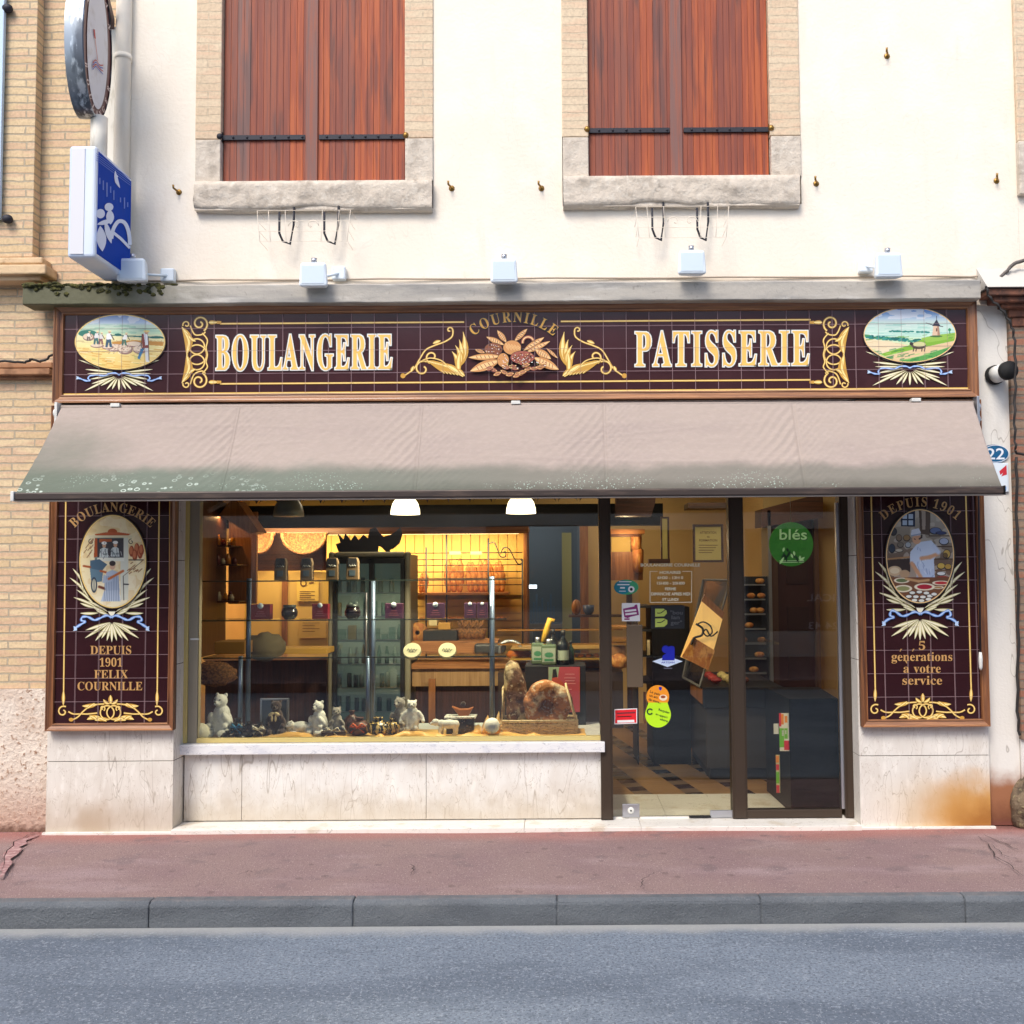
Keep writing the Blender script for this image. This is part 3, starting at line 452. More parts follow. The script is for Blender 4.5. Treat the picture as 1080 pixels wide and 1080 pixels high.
def brick_mat(name, c1, c2, c3, mortar, w, h, ms, off=(0, 0), flip=False):
    m, nt, b = nodes(name)
    co = _coord(nt, True)
    sp = nt.nodes.new('ShaderNodeSeparateXYZ'); nt.links.new(co, sp.inputs[0])
    cb = nt.nodes.new('ShaderNodeCombineXYZ')
    wob = _math(nt, 'MULTIPLY', _math(nt, 'SUBTRACT', _noise(nt, co, 9.0, 3), .5), h * .35)
    u = _math(nt, 'ADD', _math(nt, 'ADD', sp.outputs[0], sp.outputs[1]), off[0])
    nt.links.new(_math(nt, 'ADD', u, wob), cb.inputs[0]); nt.links.new(_math(nt, 'ADD', _math(nt, 'ADD', sp.outputs[2], off[1]), wob), cb.inputs[1])
    br = nt.nodes.new('ShaderNodeTexBrick'); nt.links.new(cb.outputs[0], br.inputs['Vector'])
    br.inputs['Scale'].default_value = 1; br.inputs['Brick Width'].default_value = w; br.inputs['Row Height'].default_value = h
    br.inputs['Mortar Size'].default_value = ms; br.inputs['Mortar Smooth'].default_value = .25; br.inputs['Bias'].default_value = 0.0
    br.inputs['Color1'].default_value = (*c1, 1); br.inputs['Color2'].default_value = (*c2, 1); br.inputs['Mortar'].default_value = (*mortar, 1)
    br.offset = .47; br.squash = 1.35; br.squash_frequency = 3
    n1 = _map(nt, _noise(nt, co, (3.2, 3.2, 21.0), 1), .45, .62)
    colr = _mix(nt, _math(nt, 'MULTIPLY', _math(nt, 'MULTIPLY', n1, .7), _math(nt, 'SUBTRACT', 1.0, br.outputs['Fac'])), br.outputs['Color'], c3)
    n2 = _map(nt, _noise(nt, co, 60.0, 5), .35, .75)
    colr = _mix(nt, _math(nt, 'MULTIPLY', n2, .3), colr, tuple(q * .45 for q in c3))
    nt.links.new(colr, b.inputs['Base Color']); b.inputs['Roughness'].default_value = .88
    bp = nt.nodes.new('ShaderNodeBump'); bp.inputs['Strength'].default_value = 1; bp.inputs['Distance'].default_value = 1
    hh = _math(nt, 'ADD', _math(nt, 'MULTIPLY', br.outputs['Fac'], -.007), _math(nt, 'MULTIPLY', _noise(nt, co, 50.0, 5), .004))
    nt.links.new(hh, bp.inputs['Height']); nt.links.new(bp.outputs[0], b.inputs['Normal'])
    return m
m_brick_pale = brick_mat('pale_brick', lin(226, 202, 162), lin(212, 184, 142), lin(214, 178, 148), lin(182, 168, 144), .31, .0535, .006)
m_brick_old = brick_mat('old_brick', lin(150, 128, 106), lin(136, 114, 96), lin(160, 100, 76), lin(120, 110, 98), .26, .055, .008)
m_brick_surround = brick_mat('surround_brick', lin(222, 202, 172), lin(214, 190, 160), lin(220, 188, 158), lin(214, 196, 168), .36, .055, .004)
m_render = M('cream_render', lin(238, 228, 212), .9, layers=[('noise', lin(230, 216, 196), .4, .8, .4, .7), ('noise', lin(242, 234, 220), .6, 3.0, .45, .65), ('noise', lin(206, 192, 172), .35, (9, 9, 1.2), .56, .8), ('vein', lin(190, 172, 150), .14, (2.2, 2.2, 1.1), .003, .8), ('zone', lin(206, 186, 158), .5, (2, 3.75, 3.2), 3.0, .5)], bump=[(40.0, .003), (3.0, .004)], world=True)
m_white_render = M('white_render', lin(226, 222, 214), .9, layers=[('noise', lin(190, 184, 176), .5, (6, 6, 2), .5, .75),
      ('vein', lin(120, 105, 90), .5, (3, 3, 1.2), .006), ('zone', lin(150, 92, 52), .95, (2, .42, .22), 5.0, .3), ('zone', lin(96, 52, 36), .8, (2, .2, .0), 8.0, .2),
      ('zone', lin(120, 70, 60), .9, (2, .06, .0), 8.0, .05)], bump=[(60.0, .002), (8.0, .003)], world=True)
m_stucco = M('rough_base_render', lin(226, 212, 196), .95, layers=[('noise', lin(150, 112, 84), .9, (38, 38, 38), .56, .68), ('noise', lin(200, 176, 156), .6, 5.0, .4, .7),
      ('zone', lin(178, 138, 118), .7, (2, .42, .02), 5.0, .35), ('zone', lin(92, 60, 44), .8, (2, .06, .0), 20.0, .12)], bump=[(38.0, .014), (120.0, .003)], world=True)
m_trim_stone = M('trim_stone', lin(214, 186, 148), .9, layers=[('noise', lin(180, 140, 104), .6, 7.0, .45, .7), ('noise', lin(120, 96, 76), .5, 20.0, .6, .75)], bump=(30.0, .006), world=True)
def marble_mat(name, base, extra=()):
    return M(name, base, .38, layers=[('noise', lin(205, 196, 184), .55, (5, 5, 2.2), .4, .7), ('noise', lin(244, 240, 232), .5, (22, 22, 9), .5, .7),
        ('vein', lin(158, 146, 130), .55, (6.5, 6.5, 1.5), .006, .5), ('vein', lin(172, 158, 140), .55, (17, 17, 5.5), .009, .8),
        ('vein', lin(130, 112, 92), .55, (2.3, 2.3, .42), .002, .5)] + list(extra), bump=(90.0, .0006), world=True, coat=.06)
XR1 = at(1040, 820)[0]
m_marble = marble_mat('cream_marble', lin(230, 228, 222), [('zone', lin(176, 158, 132), .6, (2, .3, .02), 9.0, .3)])
m_marble_r = marble_mat('stained_marble', lin(226, 222, 214), [('zone', lin(214, 184, 132), .8, (2, .42, .1), (0, XR1 - .95, XR1 - .1), 5.0, .22),
      ('zone', lin(196, 138, 56), .85, (2, .4, .16), (0, XR1 - .52, XR1 - .16), 5.0, .26), ('zone', lin(146, 88, 34), .75, (2, .2, .02), (0, XR1 - .32, XR1 - .04), 7.0, .22)])
m_marble_l = marble_mat('weathered_marble', lin(224, 218, 208), [('zone', lin(160, 122, 74), .75, (2, .24, .06), (0, at(75, 820)[0], at(90, 820)[0]), (0, at(128, 820)[0], at(105, 820)[0]), 6.0, .16),
      ('zone', lin(190, 176, 156), .7, (2, .3, .05), 7.0, .3)])
m_sill = M('white_sill_marble', lin(232, 232, 232), .3, layers=[('vein', lin(150, 154, 168), .5, (7, 7, 22), .014, .8), ('noise', lin(196, 198, 210), .5, 9.0, .5, .7)], coat=.15, world=True)
m_step = M('threshold_marble', lin(230, 226, 218), .42, layers=[('vein', lin(140, 130, 116), .7, (4, 9, 9), .006, 1.2), ('noise', lin(196, 180, 152), .6, 6.0, .52, .7)], world=True)
m_window_stone = M('window_stone', lin(206, 194, 178), .92, layers=[('noise', lin(156, 144, 130), .6, 9.0, .46, .7), ('noise', lin(226, 218, 204), .4, 26.0, .52, .66), ('noise', lin(96, 86, 76), .6, (9, 9, 14), .62, .76)], bump=[(14.0, .014), (60.0, .004)], world=True)
m_slab = M('grey_zinc_slab', lin(176, 170, 160), .7, layers=[('noise', lin(120, 120, 120), .7, (1.3, 3, 9), .42, .68), ('noise', lin(206, 202, 194), .7, (2.4, 5, 14), .52, .72),
      ('zone', lin(84, 84, 56), .95, (0, -2.1, -3.0), (2, 2.9, 3.05), 9.0, .5), ('noise', lin(80, 76, 70), .5, 30.0, .6, .8)], bump=(25.0, .004), world=True)
m_moss = M('green_moss', lin(88, 86, 42), 1.0, layers=[('noise', lin(40, 42, 20), .9, 40.0, .4, .6), ('noise', lin(140, 132, 80), .8, 25.0, .58, .7)], bump=(60.0, .02))
m_dark_under = M('shadowed_boards', lin(70, 52, 42), .8)
m_pave = M('red_asphalt', lin(146, 122, 118), .93, layers=[('noise', lin(132, 106, 110), .6, 1.4, .38, .66), ('noise', lin(172, 150, 150), .5, (1.0, 3.0, 1), .5, .7), ('zone', lin(172, 104, 92), .6, (1, -.3, -.02), .9, .4), ('noise', lin(112, 96, 98), .55, 4.5, .56, .7), ('speck', lin(104, 84, 82), .5, 5.0, .13, .09),
      ('noise', lin(92, 74, 72), .75, 150.0, .54, .68), ('noise', lin(206, 190, 184), .7, 120.0, .6, .7), ('speck', lin(225, 215, 210), .5, 46.0, .075, .05),
      ('zone', lin(110, 74, 66), .7, (1, -.1, .02), (0, 2.3, 3.1), 6.0, .2)], bump=[(160.0, .006), (30.0, .005)], world=True)
m_kerb = M('granite_kerb', lin(100, 105, 110), .9, layers=[('noise', lin(78, 82, 88), .5, (2.0, 2, 7), .4, .66), ('noise', lin(128, 130, 130), .5, (.9, .9, 4), .5, .7), ('noise', lin(130, 134, 138), .7, 170.0, .56, .72), ('noise', lin(40, 42, 46), .6, 220.0, .58, .7),
      ('zone', lin(150, 136, 130), .45, (2, -.02, .0), 20.0, .03)], bump=[(110.0, .007), (12.0, .012)], world=True)
m_road = M('blue_grey_asphalt', lin(120, 131, 144), .92, layers=[('noise', lin(84, 94, 108), .6, (.5, 1.6, 1), .42, .6), ('noise', lin(126, 138, 152), .45, (1.2, 2.5, 1), .52, .72), ('noise', lin(78, 86, 98), .4, 7.0, .58, .72), ('vein', lin(70, 78, 90), .4, (.9, 1.3, 1), .0025, 1.0),
      ('noise', lin(76, 84, 96), .7, 70.0, .48, .64), ('noise', lin(158, 167, 176), .55, 60.0, .54, .68), ('speck', lin(210, 214, 220), .35, 60.0, .2, .12), ('zone', lin(168, 168, 164), .75, (1, -1.5, -1.36), 5.0, .16)], bump=[(210.0, .005), (40.0, .003)], world=True)
m_crack = M('crack_filler', lin(62, 50, 48), 1.0)
m_dirt = M('gutter_dirt', lin(92, 66, 50), 1.0, layers=[('noise', lin(40, 34, 28), .9, 60.0, .45, .6)])
def wood_mat(name, c1, c2, c3, grain=(70, 70, 2.5), rough=.6, world=True, coat=0.0, bump=.0016):
    return M(name, c1, rough, layers=[('noise', c2, .85, grain, .42, .62), ('noise', c3, .8, (grain[0] * .35, grain[1] * .35, grain[2] * .7), .52, .68), ('noise', tuple(q * .35 for q in c1), .45, (grain[0] * 2.2, grain[1] * 2.2, grain[2]), .56, .7)],
             bump=(grain, bump), world=world, coat=coat)
m_frame_wood = wood_mat('oiled_frame_wood', lin(140, 96, 66), lin(170, 120, 80), lin(104, 70, 52), grain=(3, 60, 60), rough=.45, coat=.2)
m_frame_dark = wood_mat('frame_edge_wood', lin(84, 54, 40), lin(104, 66, 46), lin(60, 38, 30), grain=(3, 60, 60), rough=.5)
m_frame_v = wood_mat('upright_frame_wood', lin(118, 74, 46), lin(150, 98, 58), lin(84, 50, 36), grain=(70, 70, 3), rough=.45, coat=.2)
m_plank = [wood_mat('shutter_wood_%s' % n, lin(*a), lin(*b), lin(*c), grain=(52, 52, 2.0), rough=.66) for n, a, b, c in (
    ('orange', (152, 70, 38), (176, 88, 42), (108, 54, 42)), ('red', (126, 62, 46), (148, 74, 46), (90, 54, 48)),
    ('weathered', (122, 84, 76), (146, 80, 58), (102, 76, 72)), ('brown', (128, 70, 54), (150, 76, 48), (94, 60, 56)))]
m_iron = M('dark_iron', lin(46, 46, 54), .6, .4, bump=(60.0, .001))
m_iron_pale = M('pale_painted_iron', lin(234, 222, 204), .9)
m_brass = M('old_brass', lin(150, 116, 60), .4, .8)
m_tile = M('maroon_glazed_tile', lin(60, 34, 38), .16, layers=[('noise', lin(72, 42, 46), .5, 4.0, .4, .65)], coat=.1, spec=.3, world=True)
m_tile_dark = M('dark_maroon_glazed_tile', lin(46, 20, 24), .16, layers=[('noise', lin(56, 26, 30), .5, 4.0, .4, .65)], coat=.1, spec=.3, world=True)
m_grout = M('grout', lin(150, 122, 126), .8)
def glaze(name, c, rough=.3): return M(name, lin(*c), rough, coat=.15)
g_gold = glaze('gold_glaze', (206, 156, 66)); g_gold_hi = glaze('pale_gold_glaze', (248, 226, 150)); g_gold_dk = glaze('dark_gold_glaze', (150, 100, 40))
g_letter = glaze('amber_letter_glaze', (240, 194, 100)); g_white = glaze('white_glaze', (234, 232, 226)); g_black = glaze('black_glaze', (26, 18, 22))
g_wheat = glaze('wheat_glaze', (226, 214, 162)); g_wheat_hi = glaze('cream_glaze', (246, 240, 214)); g_wheat_dk = glaze('olive_glaze', (150, 142, 88))
g_blue = glaze('ribbon_blue_glaze', (96, 138, 210)); g_blue_hi = glaze('ribbon_pale_glaze', (190, 212, 240))
g_bread = glaze('bread_glaze', (206, 146, 88)); g_bread_hi = glaze('bread_light_glaze', (240, 200, 140)); g_bread_dk = glaze('bread_dark_glaze', (140, 82, 54)); g_bread_rd = glaze('crust_glaze', (166, 92, 76))
g_tan = glaze('tan_letter_glaze', (196, 150, 92))
m_pic, nt_, b_ = nodes('painted_ceramic')
a_ = nt_.nodes.new('ShaderNodeAttribute'); a_.attribute_name = 'Col'; nt_.links.new(a_.outputs['Color'], b_.inputs['Base Color']); b_.inputs['Roughness'].default_value = .25; b_.inputs['Coat Weight'].default_value = .15
m_alu = M('champagne_aluminium', lin(132, 122, 96), .42, .35); m_alu_gold = M('gold_aluminium', lin(206, 186, 120), .45, .2); m_alu_grey = M('grey_return_panel', lin(150, 142, 124), .6)
m_bronze = M('bronze_door_profile', lin(70, 58, 48), .42, .35, bump=(30.0, .0003)); m_bronze_hi = M('light_bronze_handle', lin(110, 94, 76), .4, .3)
m_steel = M('brushed_steel', lin(190, 192, 198), .3, .8); m_chrome = M('chrome_post', lin(112, 128, 156), .35, .6)
m_black = M('matt_black', lin(22, 23, 27), .5); m_rubber = M('black_rubber', lin(16, 16, 16), .8); m_gap = M('dark_gap', lin(12, 10, 10), .9)
m_white_pl = M('white_plastic', lin(222, 232, 240), .4); m_white_metal = M('white_painted_metal', lin(220, 220, 214), .5, layers=[('noise', lin(180, 178, 170), .4, 8.0, .5, .7)])
def glass_mat(name, tint=(1, 1, 1), refl=1.0, ior=1.5):
    m = bpy.data.materials.new(name); m.use_nodes = True; nt = m.node_tree; nt.nodes.clear()
    o = nt.nodes.new('ShaderNodeOutputMaterial'); mx = nt.nodes.new('ShaderNodeMixShader')
    t = nt.nodes.new('ShaderNodeBsdfTransparent'); t.inputs[0].default_value = (*tint, 1)
    g = nt.nodes.new('ShaderNodeBsdfGlossy'); g.inputs['Roughness'].default_value = 0.0; g.inputs[0].default_value = (1, 1, 1, 1)
    f = nt.nodes.new('ShaderNodeFresnel'); f.inputs[0].default_value = ior
    nt.links.new(_math(nt, 'MULTIPLY', f.outputs[0], refl), mx.inputs[0]); nt.links.new(t.outputs[0], mx.inputs[1]); nt.links.new(g.outputs[0], mx.inputs[2]); nt.links.new(mx.outputs[0], o.inputs[0])
    return m
m_glass = glass_mat('window_glass', (.97, .985, .975), 1.0, 1.54)
m_glass_in = glass_mat('shelf_glass', (.96, .985, .975), .4)
m_glass_green = glass_mat('green_bottle_glass', (.12, .3, .16), 1.0)
m_glass_dark = glass_mat('dark_bottle_glass', (.05, .09, .08), 1.0)
YG, ZF = 0.17, 0.03                      # glass plane, shop floor
XL, XR = at(49, 820)[0], at(1044, 820)[0]
x193, x905 = at(182.5, 820, 0)[0], at(907, 820, 0)[0]
Y_K = gy(946)                            # kerb edge
ZR = at(540, 976, Y_K)[1]                # road level
def sheet(name, x0, x1, y0, y1, z, mat, th=.3):
    return tag(MB().box(x0, x1, y0, y1, z - th, z).build(name, mat), kind='structure')
sheet('ground', -60, 60, -60, 60, ZR - .06, m_road, .2)
sheet('road', -40, 40, Y_K - 7.1, Y_K - .005, ZR, m_road, .05)
def pavement():
    mb = MB()
    nu, nv = 260, 30
    def f(u, v):
        x = -20 + 40 * u; y = Y_K + .085 + (0.6 - Y_K - .085) * v
        return (x, y, .006 * mnoise.noise(Vector((x * .9, y * 2, 0))) - .004 - .018 * (1 - v) ** 2)
    mb.grid(f, nu, nv); return mb
tag(pavement().build('pavement', m_pave), kind='structure')
kb = MB()
kx = at(157, 960, Y_K)[0]; kw = (at(803, 960, Y_K)[0] - kx) / 3
for i in range(-14, 16):
    a = kx + i * kw; g = .004 + .006 * rnd.random()
    ch = .022
    dz = rnd.uniform(-.004, .003); dy = rnd.uniform(-.006, .004)
    kb.prism_x([(Y_K + dy, ZR - .04), (Y_K + dy, -.012 - ch + dz), (Y_K + dy + ch, -.012 + dz), (Y_K + .088, -.014 + dz), (Y_K + .088, ZR - .04)], a + g * .2, a + kw - g * .2)
tag(kb.build('kerb', m_kerb, bevel=.008), kind='structure')
tag(MB().box(-20, 20, Y_K + .008, Y_K + .12, -.3, -.03).build('kerb_bedding', m_kerb), kind='structure')
sheet('opposite_pavement', -40, 40, -13.6, Y_K - 7.1, ZR + .14, m_pave, .2)
sheet('floor', -3.6, 3.3, .172, 6.2, ZF - .012, m_dirt, .02)
def crack(name, pts, w, mat=m_crack, fill_=None):
    P3 = []
    q = []
    for i, (px, py) in enumerate(pts):
        y = gy(py, px); x = at(px, py, y)[0]; q.append((x, y))
    path = []
    g = random.Random(len(pts) * 7 + int(pts[0][0]))
    for (xa, ya), (xb, yb) in zip(q, q[1:]):
        for k in range(5):
            t = k / 5; path.append((xa + (xb - xa) * t + g.uniform(-.008, .008), ya + (yb - ya) * t + g.uniform(-.012, .012)))
    path.append(q[-1])
    V, Fc = ribbon(path, [w * g.uniform(.3, 1.1) * (.75 if w < .05 else 1) * min(1, .25 + 1.5 * min(i, len(path) - 1 - i) / len(path)) for i, _ in enumerate(path)])
    mb = MB().add([(x, y, .0035) for x, y in V], Fc)
    return tag(mb.build(name, mat), kind='structure')
m_filler = M('worn_patch_strip', lin(150, 112, 112), .95, layers=[('noise', lin(190, 160, 156), .7, 24.0, .45, .65)], world=True)
crack('crack_filling', [(3, 925), (10, 903), (22, 888), (40, 881)], .11, m_filler)
crack('crack', [(2, 918), (6, 900), (16, 888), (34, 879), (46, 875)], .014)
crack('crack', [(5, 930), (14, 906), (26, 893), (44, 885)], .010)
crack('crack', [(676, 936), (678, 928), (690, 920)], .014)
crack('crack', [(433, 924), (436, 916), (433, 912)], .012)
crack('crack', [(1030, 882), (1044, 892), (1050, 904), (1064, 912), (1079, 924)], .014)
crack('crack', [(1036, 880), (1060, 890), (1074, 897)], .012)
crack('crack', [(1044, 890), (1058, 902), (1078, 908)], .009)
crack('crack', [(250, 923), (262, 919), (272, 921)], .008)
B = thing('bakery_building', 'cream rendered building holding the bakery, with two red shuttered windows over the glazed shopfront', 'building', (0, .3, 0))
Xu0, Xu1 = at(121, 200)[0], at(1070, 100)[0]
YC = -.15
slab_b = at(540, 318, YC)[1]; slab_t = at(540, 298, YC)[1]
WIN = []
for (a, c, sb, so, si, mid) in ((234, 427, 188, (207, 457), (204.5, 455.5, 189, 222), 333), (620, 811, 184, (592.5, 843), (594, 843.5, 183.5, 218), 718)):
    x0, x1, z0, _ = rect(a, 0, c, sb, 0.0)
    s0, s1, _, _ = rect(so[0], 0, so[1], sb, 0.0)
    WIN.append(dict(x0=x0, x1=x1, z0=z0, z1=5.95, s0=s0, s1=s1, sill=rect(*[si[0], si[2], si[1], si[3]], -.05), mid=at(mid, 100, 0)[0]))
ZT = 7.4
wb = MB()
w1, w2 = WIN
wb.box(Xu0, w1['s0'], 0, .45, slab_b, ZT); wb.box(w1['s1'], w2['s0'], 0, .45, slab_b, ZT); wb.box(w2['s1'], Xu1, 0, .45, slab_b, ZT)
for w in WIN:
    wb.box(w['s0'], w['s1'], 0, .45, slab_b, w['sill'][2] + .03); wb.box(w['s0'], w['s1'], 0, .45, w['z1'] + .28, ZT)
    wb.box(w['s0'], w['s1'], .14, .45, w['sill'][2] + .03, w['z1'] + .28)
wb.build('upper_wall', m_render, B)
for wi, w in enumerate(WIN):
    sz = w['sill'][3]
    zb = at(540, 146, 0)[1]
    mb = MB(); mb.cur = 0
    for (a, b) in ((w['s0'], w['x0']), (w['x1'], w['s1'])):
        mb.cur = 0; mb.box(a, b, -.012, .14, zb + .004, w['z1'])
        mb.cur = 1; mb.box(a + .004, b, -.016, .14, sz - .002, zb)
    mb.cur = 0; mb.box(w['s0'], w['s1'], -.012, .14, w['z1'] + .003, w['z1'] + .28)
    mb.build('window_surround', [m_brick_surround, m_window_stone], B, bevel=.006)
    sx0, sx1, s0, s1 = w['sill']
    sm = MB()
    def sf(u, v, sx0=sx0, sx1=sx1, s0=s0, s1=s1, wi=wi):
        prof = [(.13, s1), (.0, s1), (-.055, s1 - .012), (-.065, s1 - .035), (-.064, (s0 + s1) / 2), (-.055, s0 + .02), (-.03, s0), (.05, s0 - .005)]
        q = v * (len(prof) - 1); i = min(int(q), len(prof) - 2); t = q - i
        y = prof[i][0] * (1 - t) + prof[i + 1][0] * t; z = prof[i][1] * (1 - t) + prof[i + 1][1] * t
        x = sx0 + (sx1 - sx0) * u
        n = mnoise.noise(Vector((x * 5 + wi * 9, y * 8, z * 9))); n2 = mnoise.noise(Vector((x * 18, y * 20, z * 20 + wi)))
        e = 1 if y < .0 else 0
        low = max(0, 1 - (z - s0) / (s1 - s0)) * max(0, mnoise.noise(Vector((x * 2.2 + wi * 3, 1, 4)))) * .05
        return (x + e * n2 * .004 * (1 if u in (0, 1) else 0), y + e * (n * .012 + n2 * .006) , z + e * (n * .006 + low))
    sm.grid(sf, 90, 28)
    sm.box(sx0 + .003, sx1 - .003, -.046, .13, s0 + .008, s1 - .008)
    sm.build('window_sill', m_window_stone, B)
    ys = .03
    half = [(w['x0'] + .004, w['mid'] - .002), (w['mid'] + .002, w['x1'] - .004)]
    g = random.Random(5 + wi)
    order = [[3, 2, 1, 3, 1, 0, 1, 2], [0, 1, 3, 0, 0, 1, 0, 1]] if wi == 0 else [[3, 1, 3, 1, 0, 3, 1, 1], [1, 0, 0, 1, 1, 0, 0, 1]]
    for li, (a, b) in enumerate(half):
        mb = MB(); n = 14; pw = (b - a) / n; 
        for k in range(n):
            mb.cur = order[li][k // 2]
            dy = g.uniform(0, .003)
            mb.box(a + k * pw + .0005, a + (k + 1) * pw - .0005, ys + dy, ys + .03, sz + .004 + g.uniform(0, .004), w['z1'] - .005)
        so = mb.build('shutter', [m_plank[0], m_plank[1], m_plank[2], m_plank[3]], B, bevel=.0012, seg=1)
        if li == 0:
            cs = MB().box(b - .07, b + .012, ys - .014, ys - .001, sz + .006, w['z1'] - .006)
            cs.build('cover_strip', m_plank[2], so, bevel=.004)
        for hz in (at(540, 144 if wi == 0 else 139, ys)[1], 5.78):
            st = MB(); inner = (b - .05) if li == 0 else (a + .012)
            if li == 1 and wi == 0: inner = a + .02
            st.box(*( (a - .012, b - .072) if li == 0 else (a + .016, b + .012)), ys - .013, ys - .003, hz - .017, hz + .017)
            for k in range(6):
                xx = a + .07 + (b - a - .16) * k / 5
                st.lathe([(.009, 0), (.0085, -.004), (.004, -.007), (0, -.0075)], (xx, ys - .013, hz), 8, 'y')
            st.build('hinge_strap', m_iron, so, bevel=.002, seg=1)
            kx_ = a - .012 if li == 0 else b + .012
            hk = MB().cyl((kx_, ys - .012, hz - .035), (kx_, ys - .012, hz + .035), .013, n=10)
            hk.ball((kx_, -.012, hz - .004), (.02, .014, .02), 8)
            hk.build('hinge_pin', m_iron if (wi == 0 and li == 0) else m_brass, so)
sx0, sx1 = at(24, 308, YC)[0], at(1034, 304, YC)[0]
sl = MB()
def slabf(u, v):
    prof = [(.0, slab_t + .02), (YC + .008, slab_t), (YC, slab_t - .008), (YC, slab_b + .006), (YC + .006, slab_b), (.0, slab_b - .0)]
    q = v * (len(prof) - 1); i = min(int(q), len(prof) - 2); t = q - i
    y = prof[i][0] * (1 - t) + prof[i + 1][0] * t; z = prof[i][1] * (1 - t) + prof[i + 1][1] * t
    x = sx0 + (sx1 - sx0) * u
    n = mnoise.noise(Vector((x * 1.3, y * 2, 5)))
    return (x, y + .004 * n, z + .005 * n + .0025 * mnoise.noise(Vector((x * 14, y * 9, z * 9))))
sl.grid(slabf, 160, 25, smooth=False)
sl.add([slabf(0, v / 25) for v in range(26)], [tuple(range(26))]); sl.add([slabf(1, v / 25) for v in range(26)], [tuple(range(25, -1, -1))])
cs_ = sl.build('canopy_slab', m_slab, B)
mm = MB()
g = random.Random(3)
for k in range(150):
    u = g.random() ** 1.5
    x = sx0 + .02 + u * 1.0; r = g.uniform(.012, .034) * (1.15 - u * .7)
    mm.ball((x, g.uniform(YC, -.05), slab_t + .004 + g.uniform(-.012, .008)), (r * 1.5, r, r * .5), 7, lump=.6)
for k in range(60):
    x = sx0 + .01 + g.random() * .9
    mm.ball((x, YC - .002, slab_t - g.uniform(0, .1) * g.random()), (.018, .006, .013), 7, lump=.6)
tag(mm.build('moss', m_moss), 'green moss growing on the left end of the canopy slab', 'moss', kind='stuff')
z_fr = at(540, 423, -.0)[1]
zc = at(115, 803, 0)[1]
zl = at(965, 797, 0)[1]
mb = MB(); mb.box(XL + .004, x193 - .004, .012, .44, 0, z_fr); mb.build('pier', m_dirt, B)
mb = MB(); mb.box(x905 + .004, XR - .004, .012, .44, 0, z_fr); mb.build('pier', m_dirt, B)
def slabs(name, x0, x1, zs, mat, y0=0.0, ret=None, j=.0022):
    q = MB()
    for a, b in zip(zs, zs[1:]):
        q.box(x0, x1, y0, y0 + .012, a + j, b - j)
        if ret is not None:
            xr, s_ = ret
            q.box(min(xr, xr + s_ * .012), max(xr, xr + s_ * .012), y0 + .0125, .21, a + j, b - j)
    return q.build(name, mat, B, bevel=.0012, seg=1)
slabs('marble_facing', XL, x193, [.002, zc, zc + .62, zc + 1.3, z_fr], m_marble_l, 0, (x193 - .012, 1))
slabs('marble_facing', x905, XR, [.002, zl, zl + .62, zl + 1.3, z_fr], m_marble_r, 0, (x905, 1))
mb = MB().box(x193 + .001, x905 - .001, .2, .44, 2.46, z_fr); mb.build('lintel', m_gap, B)
MB().box(XL, at(1031, 380)[0], .006, .44, z_fr + .001, slab_b - .001).build('sign_wall', m_white_render, B)
xn = at(1072, 600)[0]
MB().box(XR + .001, xn, .035, .44, 0, slab_b + .2).build('side_wall', m_white_render, B)
MB().box(at(1031, 380)[0] + .001, XR, .03, .44, z_fr + .001, slab_b - .001).build('side_wall', m_white_render, B)
rx0, rx1 = at(194, 830, YG)[0], at(637, 830, YG)[0]
zs0 = at(415, 795, YG - .06)[1]; zs1 = at(415, 784, YG - .06)[1]
j1, j2 = at(255, 830, YG)[0], at(449.5, 830, YG)[0]
q = MB()
for a, b in ((rx0, j1), (j1, j2), (j2, rx1)): q.box(a + .0015, b - .0015, YG, YG + .02, .03, zs0 - .001)
q.build('stall_riser', m_marble, B, bevel=.001, seg=1)
MB().box(rx0, rx1 - .03, YG + .021, YG + .16, ZF, zs0 - .002).build('riser_core', m_dirt, B)
MB().box(rx0 - .02, at(638, 790, YG - .06)[0], YG - .06, 1.0, zs0, zs1).build('display_sill', m_sill, B, bevel=.004)
st = MB()
jx = at(553, 870, 0)[0]; jx2 = at(676, 870, 0)[0]
for a, b in ((x193 + .002, jx), (jx, jx2), (jx2, x905 - .002)):
    st.box(a + .0012, b - .0012, -.035, 0.9, -.06, .022)
st.box(XL - .01, XR + .02, -.028, -.002, -.06, .008)
st.build('threshold_step', m_step, B, bevel=.003)
fx0, fx1 = at(193.5, 650, YG)[0], at(209, 650, YG)[0]
SW = MB()
SW.cur = 1; SW.box(fx0, at(199, 650, YG)[0], YG - .012, YG + .05, zs1 + .002, 2.45)
SW.cur = 2; SW.box(at(199, 650, YG)[0] + .0005, fx1, YG + .002, YG + .07, zs1 + .002, 2.45)
SW.cur = 1; SW.box(fx1 + .0005, at(633, 650, YG)[0], YG - .006, YG + .04, zs1 + .002, zs1 + .03)
SW.cur = 0; SW.box(fx1 + .0005, at(633, 650, YG)[0], YG - .004, YG + .05, 2.36, 2.45)
sw = SW.build('shop_window', [m_bronze, m_alu_gold, m_alu_grey], B, bevel=.002, seg=1)
MB().box(fx1 - .005, at(634, 650, YG)[0], YG + .012, YG + .02, zs1 + .028, 2.37).build('pane', m_glass, sw)
MB().box(at(201, 674, YG)[0], at(210, 674, YG)[0], YG - .006, YG + .002, at(205, 675, YG)[1], at(205, 673.2, YG)[1]).build('pane_clip', m_white_metal, sw)
dp = MB()
